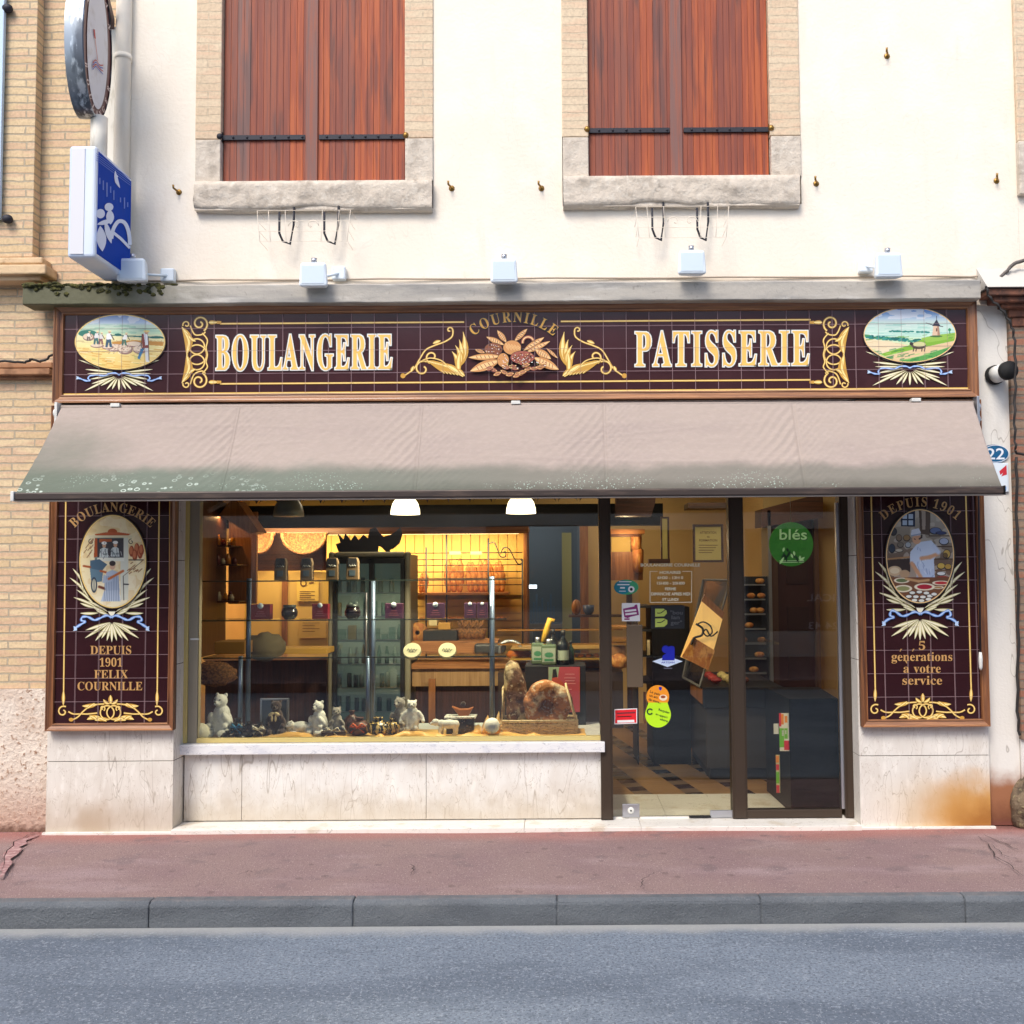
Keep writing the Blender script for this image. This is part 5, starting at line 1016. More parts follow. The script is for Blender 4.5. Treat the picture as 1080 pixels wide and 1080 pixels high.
pc.line([(790, 200), (790, 120)], 5, (50, 50, 60)); pc.line([(690, 186), (760, 206), (850, 220)], 6, (50, 50, 60)); pc.line([(790, 240), (790, 262)], 9, (90, 60, 50)); pc.line([(912, 240), (916, 286)], 6, (40, 110, 80)); pc.ell(914, 250, 14, 14, (60, 140, 100))
pc.ell(620, 398, 70, 36, (80, 70, 60)); pc.ell(626, 388, 60, 24, (210, 206, 150)); pc.ell(552, 384, 18, 16, (60, 54, 50)); pc.line([(536, 360), (552, 384)], 5, (60, 54, 50))
for x in (575, 600, 655, 680): pc.line([(x, 420), (x - 6, 452)], 9, (70, 60, 54))
wheat_flat(P3, 537, 588)
P_c = 537
ribbon_bow(P3, [(0, 612), (40, 596), (100, 600), (150, 622), (230, 614), (280, 620), (300, 650), (290, 668), (330, 668), (370, 655), (400, 650)], 19)
pic_ring(P3, 537, 298, 438, 262, 24, g_black, None); pic_ring(P3, 537, 298, 434, 258, 10, g_bread_hi, None)
pc.mesh(P3, 'windmill_medallion', sign, m_pic, 537, 298, 432, 256)
P3.build('wheat_spray', sign)
grout_lines(X, Z, YS - .0115).build('grout_lines', m_grout, sign)
YP = -.03
def side_panel(px0, px1, pt_, pb, rx, rz, label, left):
    e0, e1, _, _ = rect(px0, 527, px1, pb, -.05)
    cxp = (px0 + px1) / 2
    z0 = at(cxp, pb, -.05)[1]; z1 = z_fr - .02
    root = thing('tiled_side_sign', label, 'sign', ((e0 + e1) / 2, 0, z0))
    MB().box(e0 + .002, e1 - .002, YP + .005, -.002, z0 + .002, z1 - .002).build('backing_board', m_frame_dark, root)
    frame_moulding(e0, e1, z0, z1, .046, YP + .006, -.062, root, [m_frame_wood, m_frame_v])
    a0, a1, b0, b1 = e0 + .043, e1 - .043, z0 + .043, z1 - .043
    xs = [at(rx, 640, YP)[0] + .1505 * i for i in range(-2, 8)]; zs = [at(cxp, rz, YP)[1] + .1505 * i for i in range(-12, 12)]
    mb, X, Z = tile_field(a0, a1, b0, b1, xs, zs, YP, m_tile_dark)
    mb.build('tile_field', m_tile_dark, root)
    MB().box(a0, a1, YP + .0015, YP + .005, b0, b1).build('grout_bed', m_grout, root)
    grout_lines(X, Z, YP - .010).build('grout_lines', m_grout, root)
    return root, (a0, a1, b0, b1)
def wheat_tall(P, c, y0):
    for s_ in (-1, 1):
        for (ax, ay, bx, by, w, bd) in ((170, -130, 320, -290, 20, -14), (180, -180, 298, -360, 22, -10), (215, -170, 245, -300, 16, -4), (120, -70, 270, -200, 18, -8), (30, -30, 180, -110, 18, -6), (120, -66, 290, -140, 20, -6), (30, -12, 160, -76, 22, 0), (130, -60, 240, -96, 20, 2), (20, -4, 120, -40, 20, 0), (100, -22, 240, -20, 22, 4),
                                    (14, 50, 200, 110, 24, 0), (12, 50, 205, 170, 22, 0), (10, 52, 125, 190, 24, 0), (8, 56, 78, 172, 22, 0), (4, 60, 38, 190, 22, 0), (60, 70, 150, 130, 18, 0)):
            P.leaf((c + s_ * ax, y0 + ay), (c + s_ * bx, y0 + by), w + 2, g_wheat_dk, bend=bd * s_); P.leaf((c + s_ * ax, y0 + ay), (c + s_ * bx, y0 + by), w * .8, g_wheat, g_wheat_hi, bend=bd * s_, peak=.55)
    P.leaf((c, y0 + 56), (c, y0 + 200), 22, g_wheat, g_wheat_hi)
    for i in range(-3, 4): P.leaf((c, y0 + 6), (c + i * 9, y0 - 36), 11, g_wheat_hi)
def base_ornament(P, ox, oy, k):
    for mir in (None, ox + 306 / k):
        P.frame(ox, oy, k, mir)
        g, h = g_gold, g_gold_hi
        P.band(arc(106, 962, 24, 5, 60, 440, 36), 7, g, h)
        P.band(smoothpath([(128, 962), (150, 972), (185, 972), (212, 972), (250, 968)]), 7, g, h)
        P.band(smoothpath([(142, 998), (168, 985), (190, 962), (214, 944), (250, 932), (280, 930)]), 7, g, h); P.put(ellipse(140, 996, 10, 8, 14), [tuple(range(14))], g)
        P.leaf((186, 938), (252, 930), 18, g, h, bend=4); P.leaf((206, 950), (240, 926), 12, g, h)
        for (a, b, w) in (((206, 996), (262, 984), 20), ((216, 980), (250, 1000), 14), ((240, 1000), (306, 996), 16), ((250, 990), (290, 1004), 16)): P.leaf(a, b, w, g, h, bend=-4)
        P.band(arc(292, 966, 29, 29, 60, 420, 30), 7, g, h); P.band(arc(272, 948, 12, 3, -60, 300, 16), 6, g, h)
        P.leaf((303, 930), (276, 910), 14, g, h, bend=-5); P.leaf((304, 930), (306, 892), 16, g, h)
    P.mx = None
root, fa = side_panel(50.5, 184.5, 527, 770.5, 81, 617, 'tall maroon tiled sign with a market stall medallion, left of the shop window', True)
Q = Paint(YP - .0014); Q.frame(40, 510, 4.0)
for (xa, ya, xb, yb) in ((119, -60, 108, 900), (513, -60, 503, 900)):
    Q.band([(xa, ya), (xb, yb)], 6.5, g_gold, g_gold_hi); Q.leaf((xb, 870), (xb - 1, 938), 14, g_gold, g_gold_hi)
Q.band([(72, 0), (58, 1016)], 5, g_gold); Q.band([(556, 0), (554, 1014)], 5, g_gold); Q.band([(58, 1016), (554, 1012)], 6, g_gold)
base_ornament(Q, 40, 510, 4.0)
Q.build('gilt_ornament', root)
T = Paint(YP - .0016); T.frame(0, 0, 1)
put_arc_text(T, 'BOULANGERIE', 118.6, 594, 54.5, 9.6, g_tan, 43, edge=g_black, ew=.4, sx=.85); T.build('lettering', root); T = Paint(YP - .0016)
for s_, y, w in (('DEPUIS', 690, 44), ('1901', 703, 25), ('FELIX', 715.5, 36), ('COURNILLE', 728, 69)): put_text(T, s_, 117 if y < 727 else 115.8, y, 8.8, g_tan, width=w); T.build('lettering', root); T = Paint(YP - .0016)
W = Paint(YP - .0014); W.frame(70, 530, 7.2)
wheat_tall(W, 345, 860)
P_c = 342
ribbon_bow(W, [(0, 872), (40, 858), (90, 880), (130, 892), (180, 868), (220, 870), (228, 895), (200, 905), (240, 930), (285, 958)], 22)
pc = Pic(100, 95, 605, 800, 230)
pc.rows([(95, (232, 208, 150)), (800, (238, 226, 190))])
pc.mix((pc.nz((40, 40)) > .6) * .35, (214, 178, 120)); pc.mix((pc.nz((60, 60), 5) > .6) * .4, (246, 236, 206))
pc.poly([(215, 262), (470, 262), (470, 440), (215, 440)], (120, 132, 124)); pc.poly([(236, 272), (434, 272), (434, 416), (236, 416)], (60, 56, 60)); pc.poly([(434, 262), (470, 262), (470, 740), (410, 740), (410, 440), (434, 440)], (214, 214, 196)); pc.poly([(236, 420), (440, 420), (440, 446), (226, 446)], (226, 226, 210))
pc.ell(350, 224, 36, 26, (176, 84, 40)); pc.poly([(216, 240), (300, 226), (400, 226), (490, 238), (470, 250), (220, 250)], (190, 92, 50)); pc.poly([(170, 250), (500, 250), (500, 268), (170, 268)], (226, 214, 176)); pc.poly([(215, 272), (236, 272), (236, 410), (208, 420)], (170, 80, 40)); pc.poly([(250, 276), (345, 276), (345, 296), (250, 302)], (176, 90, 50))
for x, y in ((285, 350), (370, 345)):
    pc.poly([(x - 34, y + 66), (x - 28, y + 6), (x, y - 12), (x + 26, y + 2), (x + 34, y + 66)], (200, 208, 204)); pc.ell(x + 2, y - 24, 14, 18, (206, 164, 132)); pc.ell(x + 2, y - 42, 20, 12, (232, 232, 226)); pc.line([(x - 28, y + 20), (x - 6, y + 46), (x + 22, y + 40)], 9, (120, 130, 130)); pc.line([(x - 16, y + 4), (x - 20, y + 60)], 4, (110, 120, 120)); pc.line([(x + 12, y + 4), (x + 16, y + 60)], 4, (110, 120, 120))
for i in range(26):
    g = random.Random(i); x, y = g.uniform(250, 430), g.uniform(290, 410); pc.line([(x, y), (x + g.uniform(-14, 14), y + g.uniform(4, 30))], 4, g.choice([(60, 66, 70), (240, 240, 236), (110, 120, 120)]), .7)
for i, (x, y) in enumerate(((495, 370), (535, 350), (560, 385), (520, 400), (570, 360))): pc.ell(x, y, 20, 42, (150, 70, 40)); pc.ell(x - 4, y - 6, 12, 30, (196, 112, 70))
pc.line([(476, 436), (584, 436)], 8, (80, 70, 60)); 
for s_ in (-1, 1):
    pc.line(arc(340 + s_ * 152, 298, 22, 6, 90, 450, 14), 5, (80, 70, 60))
pc.poly([(180, 440), (250, 430), (310, 470), (270, 520), (180, 500)], (74, 100, 120)); pc.poly([(178, 500), (280, 520), (270, 600), (190, 610)], (96, 124, 140)); pc.ell(210, 626, 24, 60, (60, 70, 84)); pc.ell(210, 626, 14, 46, (200, 196, 170)); pc.line([(210, 570), (210, 680)], 4, (60, 70, 84)); pc.line([(132, 482), (180, 490)], 14, (160, 80, 44))
pc.line([(250, 640), (310, 660)], 18, (110, 60, 44)); pc.line([(260, 520), (300, 530)], 14, (176, 90, 50))
pc.ell(350, 480, 22, 30, (210, 170, 140)); pc.ell(350, 462, 24, 20, (60, 50, 50)); pc.poly([(305, 530), (350, 512), (395, 530), (405, 680), (300, 690), (290, 600)], (176, 188, 204)); pc.poly([(286, 672), (400, 664), (412, 750), (262, 750)], (190, 202, 216))
for i in range(9): pc.line([(296 + i * 12, 560), (286 + i * 14, 748)], 5, (110, 124, 146), .8)
pc.line([(290, 560), (284, 600), (345, 590)], 18, (166, 178, 196)); pc.line([(322, 580), (430, 520)], 16, (186, 100, 54))
for i in range(16):
    g = random.Random(i + 5); x, y = g.uniform(450, 570), g.uniform(450, 545); pc.leaf = None; pc.line([(x, y), (x + 16, y - 12)], 6, (150, 106, 70))
pc.line([(430, 560), (570, 450)], 4, (120, 100, 80)); pc.line([(432, 560), (436, 740)], 6, (96, 90, 80)); pc.line([(436, 620), (470, 622)], 9, (60, 56, 60))
for i in range(10):
    g = random.Random(i + 35); x, y = g.uniform(130, 210), g.uniform(300, 420); pc.line([(x, y), (x + 22, y - 30)], 5, (140, 100, 70))
pic_ring(W, 352, 448, 252, 352, 22, g_black, None); pic_ring(W, 352, 448, 249, 349, 12, g_gold, g_gold_hi)
pc.mesh(W, 'market_medallion', root, m_pic, 352, 448, 246, 346)
W.build('wheat_spray', root)
root, fa = side_panel(906.5, 1040.5, 515, 766.5, 981 - 24.5 * 2 - .5, 612, 'tall maroon tiled sign with a baker medallion, right of the glass door', False)
Q = Paint(YP - .0014); Q.frame(890, 500, 3.857)
for (xa, ya, xb, yb) in ((108, -60, 128, 880), (492, -60, 518, 880)):
    Q.band([(xa, ya), (xb, yb)], 6.5, g_gold, g_gold_hi); Q.leaf((xb, 868), (xb - 1, 926), 14, g_gold, g_gold_hi)
Q.band([(66, 0), (80, 1004)], 5, g_gold); Q.band([(538, 0), (562, 1000)], 5, g_gold); Q.band([(80, 1004), (562, 1000)], 6, g_gold)
base_ornament(Q, 890 + (321 - 306 * .964) / 3.857, 500 + (928 - 930 * .964) / 3.857 + 0, 4.0)
Q.build('gilt_ornament', root)
T = Paint(YP - .0016); T.frame(0, 0, 1)
put_arc_text(T, 'DEPUIS 1901', 970.5, 591, 57, 9.6, g_tan, 39, edge=g_black, ew=.4, sx=.85); T.build('lettering', root); T = Paint(YP - .0016)
for s_, y, w in (('5', 685.5, 8), ('générations', 697, 65), ('à votre', 709.5, 40), ('service', 722, 43)): put_text(T, s_, 972.5, y, 9.0, g_tan, width=w); T.build('lettering', root); T = Paint(YP - .0016)
W = Paint(YP - .0014); W.frame(920, 520, 6.75)
wheat_tall(W, 340, 850)
P_c = 342
ribbon_bow(W, [(0, 862), (40, 846), (85, 865), (130, 875), (175, 845), (205, 838), (215, 870), (190, 885), (230, 900), (270, 930)], 21)
pc = Pic(95, 110, 585, 790, 230)
pc.rows([(110, (190, 184, 170)), (300, (150, 140, 124)), (460, (110, 90, 76)), (790, (150, 110, 84))])
pc.mix((pc.nz((40, 40)) > .55) * .5, (214, 206, 190)); pc.poly([(200, 110), (305, 110), (305, 240), (205, 236)], (40, 50, 72))
for (x, y) in ((215, 150), (258, 150), (215, 195), (258, 195)): pc.poly([(x, y), (x + 32, y), (x + 32, y + 34), (x, y + 34)], (186, 206, 226))
pc.poly([(330, 110), (415, 120), (410, 300), (340, 290)], (90, 74, 62)); pc.poly([(350, 120), (380, 120), (378, 260), (356, 260)], (170, 156, 140))
for (y, c) in ((300, (80, 64, 52)), (375, (80, 64, 52)), (465, (90, 68, 50)), (545, (110, 80, 56))): pc.poly([(400, y), (580, y), (580, y + 10), (400, y + 10)], c)
for (x, y, a, b, c) in ((450, 270, 44, 26, (96, 116, 160)), (490, 285, 40, 14, (60, 70, 110)), (510, 345, 36, 26, (170, 180, 200)), (530, 435, 28, 34, (196, 160, 80)), (520, 445, 18, 20, (110, 84, 50)), (490, 520, 30, 24, (206, 170, 80)), (540, 525, 26, 22, (190, 150, 70)), (490, 575, 34, 14, (230, 230, 226)), (500, 600, 44, 10, (160, 60, 50)), (150, 275, 26, 30, (60, 62, 70)), (140, 395, 24, 34, (50, 60, 76)), (190, 320, 22, 26, (130, 110, 90)), (245, 320, 26, 24, (150, 120, 80)), (200, 370, 24, 20, (120, 110, 96)), (255, 370, 22, 22, (170, 176, 180)), (190, 410, 30, 12, (190, 180, 160))):
    pc.ell(x, y, a, b, (40, 36, 38)); pc.ell(x, y - 2, a * .86, b * .82, c)
pc.line([(110, 470), (270, 455)], 10, (176, 130, 84)); pc.poly([(110, 478), (270, 464), (270, 560), (110, 560)], (60, 46, 42)); pc.ell(160, 555, 50, 36, (206, 176, 140)); pc.ell(230, 575, 36, 28, (190, 156, 120)); pc.ell(160, 552, 34, 22, (226, 206, 170))
pc.poly([(330, 500), (440, 500), (446, 616), (312, 616)], (196, 208, 230)); pc.poly([(270, 420), (330, 350), (420, 336), (470, 400), (460, 440), (440, 470), (440, 540), (320, 540), (300, 500), (268, 500)], (206, 218, 236))
for i in range(18):
    g = random.Random(i); x, y = g.uniform(290, 440), g.uniform(360, 600); pc.line([(x, y), (x + g.uniform(-16, 16), y + g.uniform(14, 40))], 5, g.choice([(130, 150, 190), (240, 244, 250)]), .7)
pc.ell(316, 328, 32, 36, (214, 166, 130)); pc.poly([(274, 296), (280, 262), (330, 250), (346, 280), (336, 300), (280, 308)], (226, 232, 242)); pc.line([(280, 304), (338, 292)], 8, (150, 164, 190)); pc.line([(300, 326), (306, 330)], 6, (60, 40, 40)); pc.line([(336, 326), (350, 316), (352, 300)], 10, (50, 40, 40))
pc.line([(280, 500), (320, 560), (345, 600)], 24, (214, 160, 120)); pc.line([(350, 465), (410, 456), (466, 434)], 24, (214, 160, 120)); pc.line([(440, 380), (470, 420)], 30, (200, 212, 232))
pc.poly([(110, 600), (580, 600), (520, 790), (180, 790)], (120, 76, 52)); 
for (x, y, a, b, c) in ((210, 622, 56, 20, (110, 124, 80)), (220, 680, 64, 26, (150, 150, 96)), (372, 668, 74, 26, (176, 40, 56)), (490, 640, 64, 16, (200, 60, 60)), (470, 672, 40, 10, (180, 140, 90))):
    pc.ell(x, y, a, b, (236, 224, 196)); pc.ell(x, y, a * .72, b * .66, c)
for (x, y) in ((285, 712), (335, 706), (385, 714), (260, 738), (310, 740), (360, 742), (410, 735), (300, 765), (350, 768), (400, 758), (440, 722)): pc.ell(x, y, 24, 14, (60, 50, 44)); pc.ell(x, y - 2, 20, 10, (226, 226, 216))
pc.line([(240, 610), (330, 628), (400, 620)], 16, (206, 160, 110))
pic_ring(W, 340, 450, 242, 334, 20, g_black, None); pic_ring(W, 340, 450, 239, 331, 8, g_bread_hi, None)
pc.mesh(W, 'baker_medallion', root, m_pic, 340, 450, 236, 328)
W.build('wheat_spray', root)
m_aw, nt, b = nodes('awning_canvas')
co = _coord(nt, False)
base = _layers(nt, co, lin(163, 149, 139), [
    ('noise', lin(150, 136, 130), .6, (.8, .8, 3), .4, .7), ('noise', lin(176, 160, 152), .3, (26, 40, 40), .4, .7),
    ('zone', lin(112, 110, 100), .85, (2, .2, .12), 4.0, .13), ('zone', lin(78, 76, 66), .7, (2, .09, .0), 7.0, .07),
    ('zone', lin(98, 112, 98), .75, (2, .22, .1), (0, .9, -2.2), 3.6, .16), ('zone', lin(96, 104, 90), .7, (2, .58, .1), (0, -2.2, -2.9), 1.7, .6),
    ('noise', lin(150, 176, 160), .0, 60.0, .6, .7)])
sp = nt.nodes.new('ShaderNodeSeparateXYZ'); nt.links.new(co, sp.inputs[0])
vo = nt.nodes.new('ShaderNodeTexVoronoi'); nt.links.new(_scaled(nt, co, (19, 19, 27)), vo.inputs['Vector']); vo.inputs['Scale'].default_value = 1
ringm = _map(nt, _math(nt, 'ABSOLUTE', _math(nt, 'SUBTRACT', _math(nt, 'ADD', vo.outputs['Distance'], _math(nt, 'MULTIPLY', _noise(nt, co, 50.0, 3), .2)), .36)), .0, .1, 1, 0)
sel = _map(nt, _noise(nt, co, (3.0, 3, 5), 2), .44, .52)
low = _math(nt, 'MULTIPLY', _map(nt, sp.outputs[2], .16, .03), _map(nt, sp.outputs[0], -1.2, -2.1))
base = _mix(nt, _math(nt, 'MULTIPLY', _math(nt, 'MULTIPLY', _math(nt, 'MULTIPLY', ringm, sel), low), .8), base, lin(206, 220, 208))
vo2 = nt.nodes.new('ShaderNodeTexVoronoi'); nt.links.new(_scaled(nt, co, 62.0), vo2.inputs['Vector']); vo2.inputs['Scale'].default_value = 1
dots = _math(nt, 'MULTIPLY', _map(nt, vo2.outputs['Distance'], .3, .16), _math(nt, 'MULTIPLY', _map(nt, _noise(nt, co, (2.2, 2.2, 6), 2), .5, .62), _map(nt, sp.outputs[2], .17, .05)))
base = _mix(nt, _math(nt, 'MULTIPLY', dots, .6), base, lin(190, 214, 200))
nt.links.new(base, b.inputs['Base Color']); b.inputs['Roughness'].default_value = .9; b.inputs['Sheen Weight'].default_value = .15
bp = nt.nodes.new('ShaderNodeBump'); bp.inputs['Strength'].default_value = 1; bp.inputs['Distance'].default_value = 1
nt.links.new(_math(nt, 'ADD', _math(nt, 'MULTIPLY', _noise(nt, co, 130.0, 3), .0012), _math(nt, 'MULTIPLY', _noise(nt, co, (5, 5, 16), 4), .006)), bp.inputs['Height']); nt.links.new(bp.outputs[0], b.inputs['Normal'])
ax0, ax1 = at(64.5, 432, -.12)[0], at(1026, 422, -.12)[0]
az1 = at(540, 427.5, -.12)[1]; YA = -.58
bx0, bx1 = at(16, 524, YA)[0], at(1057, 513, YA)[0]
az0 = at(536, 518, YA)[1]
awn = thing('awning', 'faded pink beige canvas awning with green algae and lichen along its lower edge', 'awning', ((ax0 + ax1) / 2, -.35, az0))
seams = [(at(a, 430, -.12)[0], at(b_, 515, YA)[0]) for a, b_ in ((252, 232), (445, 437), (637, 640), (836, 850))]
def awf(u, v):
    x = (ax0 + (ax1 - ax0) * u) * (1 - v) + (bx0 + (bx1 - bx0) * u) * v
    y = -.12 + (YA + .12) * v; z = az1 + (az0 - az1) * v
    sag = -.028 * sin(pi * v) * (.75 + .25 * sin(u * 9))
    d = 0
    for a, b_ in seams:
        sx = a + (b_ - a) * v; q = (x - sx)
        e = math.exp(-(abs(q) / .26) ** 1.4) * min(1, abs(q) / .03)
        ph = (abs(q) * 95 - v * 52 + 2.5 * mnoise.noise(Vector((x * 3, v * 4, 0))))
        if q > 0: ph = q * 120 + v * 22; d += .0026 * e * sin(ph) * sin(v * 62 + q * 20)
        else: d += .0034 * e * sin(ph) * (.4 + .6 * sin(pi * min(1, v * 1.15)))
        d += -.004 * math.exp(-(q / .008) ** 2)
    d += .006 * mnoise.noise(Vector((x * 1.6, v * 3, 2))) * sin(pi * v) + .0018 * mnoise.noise(Vector((x * 14 + v * 9, v * 16, 1)))
    d += .0035 * math.exp(-((v - .3 - .1 * sin(x * 1.7 + 2)) / .012) ** 2) * max(0, sin(x * 2.3)) + .003 * math.exp(-((v - .45 + .06 * sin(x * 2.9)) / .01) ** 2) * max(0, sin(x * 3.1 + 1))
    crease = .005 * math.exp(-((v - .62 - .04 * sin(x * 2.2)) / .02) ** 2) * (.5 + .5 * sin(x * 1.3 + 1))
    nrm = (0, -.79, .62)
    return (x, y + nrm[1] * (d + crease), z + sag + nrm[2] * (d + crease))
mb = MB(); mb.grid(awf, 900, 80)
def solid(o):
    m = o.modifiers.new('solidify', 'SOLIDIFY'); m.thickness = .003; m.offset = 0
co_ = mb.build('canvas', m_aw, awn, mods=solid)
for a, b_ in seams:
    sm_ = MB()
    def sf(u, v, a=a, b_=b_):
        uu = ((a + (b_ - a) * v) + (u - .5) * .016 - (ax0 * (1 - v) + bx0 * v)) / ((ax1 - ax0) * (1 - v) + (bx1 - bx0) * v)
        p = awf(uu, v * .998); return (p[0], p[1] - .003, p[2] + .003)
    sm_.grid(sf, 2, 60); sm_.build('seam_tape', m_aw, co_)
m_bar = M('dark_brown_bar', lin(62, 52, 48), .5, .2, layers=[('noise', lin(96, 80, 70), .6, (5, 40, 40), .5, .7)])
zb1 = at(536, 516.5, YA)[1]; zb0 = at(536, 524.5, YA)[1]
MB().box(bx0 + .01, bx1 - .002, YA - .03, YA + .03, zb0, zb1).build('front_bar', m_bar, awn, bevel=.008)
MB().box(bx0 + .01, bx1 - .002, YA - .02, YA + .02, zb0 - .008, zb0 - .001).build('bar_lip', M('pale_lip', lin(150, 140, 132), .5, .4), awn)
MB().box(bx0 - .012, bx0 + .008, YA - .034, YA + .034, zb0 - .006, zb1 + .008).build('end_cap', m_white_metal, awn, bevel=.004)
MB().box(bx1, bx1 + .006, YA - .034, YA + .034, zb0 - .006, zb1 + .004).build('end_cap', m_black, awn, bevel=.002)
MB().cyl((ax0 - .02, -.075, az1 + .004), (ax1 + .02, -.075, az1 - .006), .024, n=20).build('roller', m_aw, awn)
for px in (122, 544, 966):
    x = at(px, 427, -.1)[0]; MB().box(x - .03, x + .03, -.115, -.002, az1 + .008, az1 + .032).build('wall_bracket', m_white_metal, awn, bevel=.004)
for s_, x in ((-1, ax0), (1, ax1)):
    k = MB().box(x + s_ * .022, x + s_ * .04, -.13, -.03, az1 - .14, az1 + .04); k.cyl((x + s_ * .03, -.1, az1 - .03), (x + s_ * .05, -.1, az1 - .03), .03, n=14)
    k.cyl((x + s_ * .035, -.09, az1 - .08), (x + s_ * .05, -.09, az1 - .12), .018, n=10)
    k.build('gear_housing', m_steel if s_ > 0 else m_white_metal, awn, bevel=.003)
for xa, xe_ in ((ax0 + 1.2, ax0 + .5), (ax1 - 1.2, ax1 - .5)):
    MB().cyl((xe_, -.06, az1 - .05), (xa, -.3, (az1 + az0) / 2 - .04), .018).build('folding_arm', m_white_metal, awn)
    MB().cyl((xa, -.3, (az1 + az0) / 2 - .04), (xe_ + .1, YA + .03, az0 - .01), .018).build('folding_arm', m_white_metal, awn)
cx0, cz0 = at(1033.5, 520, -.1); cx1, cz1 = at(1035, 688, -.1)
cr = MB().cyl((cx0, -.1, az1 - .1), (cx1, -.085, cz1), .006, n=8).build('crank_rod', m_iron, awn)
cz2 = at(1035, 707, -.1)[1]
MB().lathe([(.009, 0), (.013, (cz2 - cz1) * .4), (.011, (cz2 - cz1) * .85), (.005, cz2 - cz1)], (cx1, -.085, cz1), 12).build('crank_handle', m_white_metal, cr)
def floodlight(i, px, py, w, h, bx, by, label, rot=0.0):
    Y = -.25
    x, z = at(px, py, Y); W_, H_ = w / 1046 * (D + Y), h / 1046 * (D + Y)
    r = thing('floodlight', label, 'wall lamp', (x, -.3, z - H_ / 2), 'white floodlights along the canopy slab')
    o = MB()
    o.add([(x - W_ / 2, Y, z - H_ / 2), (x + W_ / 2, Y, z - H_ / 2), (x + W_ * .44, Y + .0, z + H_ / 2), (x - W_ * .44, Y, z + H_ / 2),
           (x - W_ * .4, Y + .09, z - H_ * .42), (x + W_ * .4, Y + .09, z - H_ * .42), (x + W_ * .36, Y + .09, z + H_ * .42), (x - W_ * .36, Y + .09, z + H_ * .42)],
          [(0, 1, 2, 3), (4, 7, 6, 5), (0, 4, 5, 1), (1, 5, 6, 2), (2, 6, 7, 3), (3, 7, 4, 0)])
    hd = o.build('lamp_head', m_white_pl, r, bevel=.018, seg=3)
    MB().box(x - W_ * .38, x + W_ * .38, Y - .002, Y + .002, z - H_ * .38, z + H_ * .36).build('lamp_rim', M('lamp_face', lin(206, 220, 230), .25), hd, bevel=.006)
    MB().cyl((x, Y + .03, z + H_ * .5), (x, Y + .03, z + H_ * .5 + .03), .018, n=12).build('knob', m_steel, hd)
    wx, wz = at(bx, by, -.02)
    MB().tube([(x + .02, Y + .08, z), (x + (wx - x) * .5, -.13, (z + wz) / 2 - .01), (wx, -.05, wz)], .009, 8).build('arm', m_white_pl, r)
    MB().box(wx - .045, wx + .045, -.055, -.001, wz - .04, wz + .05).build('wall_box', m_white_pl, r, bevel=.01)
floodlight(0, 138, 284, 33, 26, 178, 292, 'white floodlight below the blue hanging sign, leftmost on the canopy slab')
floodlight(1, 330, 289, 32, 27, 358, 290, 'white floodlight under the left shuttered window, second from the left')
floodlight(2, 531.5, 285, 31, 27, 531, 284, 'white floodlight between the two shuttered windows, middle of five')
floodlight(3, 730, 276, 32, 27, 730, 276, 'white floodlight under the right shuttered window, fourth from the left')
floodlight(4, 938, 279, 31, 28, 912, 282, 'white floodlight above the windmill medallion, rightmost on the canopy slab')
XS = at(105, 60, -.42)[0]
post = thing('sign_bracket', 'dirty white steel post and slanting strut that carry the two hanging signs', 'bracket', (at(113, 100, -.05)[0], -.04, 3.9))
a_, b2 = at(105.5, 110, -.06)[0], at(121, 110, -.06)[0]
zt_, zb_ = at(113, 28, -.06)[1], at(113, 196, -.06)[1]
m_post = M('dirty_white_paint', lin(226, 220, 206), .6, layers=[('noise', lin(170, 160, 140), .7, (20, 20, 5), .5, .72)], world=True)
MB().box(a_, b2, -.06, -.004, zb_, zt_).build('post', m_post, post, bevel=.004)
MB().box(a_ + .02, b2 - .02, -.66, -.061, zt_ + .02, zt_ + .05).build('arm', m_iron, post)
mb = MB(); mb.prism_x([(-.06, zt_ - .02), (-.06, zt_ + .05), (-.62, zt_ + .75), (-.62, zt_ + .68)], a_ + .025, b2 - .01); mb.build('strut', M('brown_strut', lin(110, 90, 80), .6), post)
for py in (47, 186):
    c = at(113, py, -.06); MB().lathe([(.013, 0), (.012, -.006), (0, -.008)], (c[0], -.06, c[1]), 10, 'y').build('bolt', m_steel, post)
ovc = (XS - .06, -.44, at(90, 48, -.44)[1]); RY, RZ = .20, .465
oval = thing('oval_sign', 'brown and white oval enamel sign with steel rim, hung edge-on above the blue box sign', 'sign', (ovc[0], ovc[1], ovc[2] - RZ))
def oval_ring(mb, k0, x0, k1, x1, n=56):
    V = [(ovc[0] + x0, ovc[1] + RY * k0 * cos(2 * pi * i / n), ovc[2] + RZ * (1 - (1 - k0) * RY / RZ) * sin(2 * pi * i / n)) for i in range(n)] + [(ovc[0] + x1, ovc[1] + RY * k1 * cos(2 * pi * i / n), ovc[2] + RZ * (1 - (1 - k1) * RY / RZ) * sin(2 * pi * i / n)) for i in range(n)]
    mb.add(V, [(i, (i + 1) % n, (i + 1) % n + n, i + n) for i in range(n)], True)
mb = MB(); oval_ring(mb, .93, -.06, 1, -.055); oval_ring(mb, 1, -.055, 1, .055); oval_ring(mb, 1, .055, .97, .06)
V = [(ovc[0] - .058, ovc[1] + RY * .94 * cos(2 * pi * i / 56), ovc[2] + RZ * .97 * sin(2 * pi * i / 56)) for i in range(56)]; mb.add(V, [tuple(range(56))])
mb.build('rim', M('worn_steel_rim', lin(130, 140, 150), .3, .7, layers=[('noise', lin(60, 64, 72), .8, (6, 6, 2.5), .45, .6), ('noise', lin(214, 224, 232), .7, (20, 20, 6), .5, .65)]), oval)
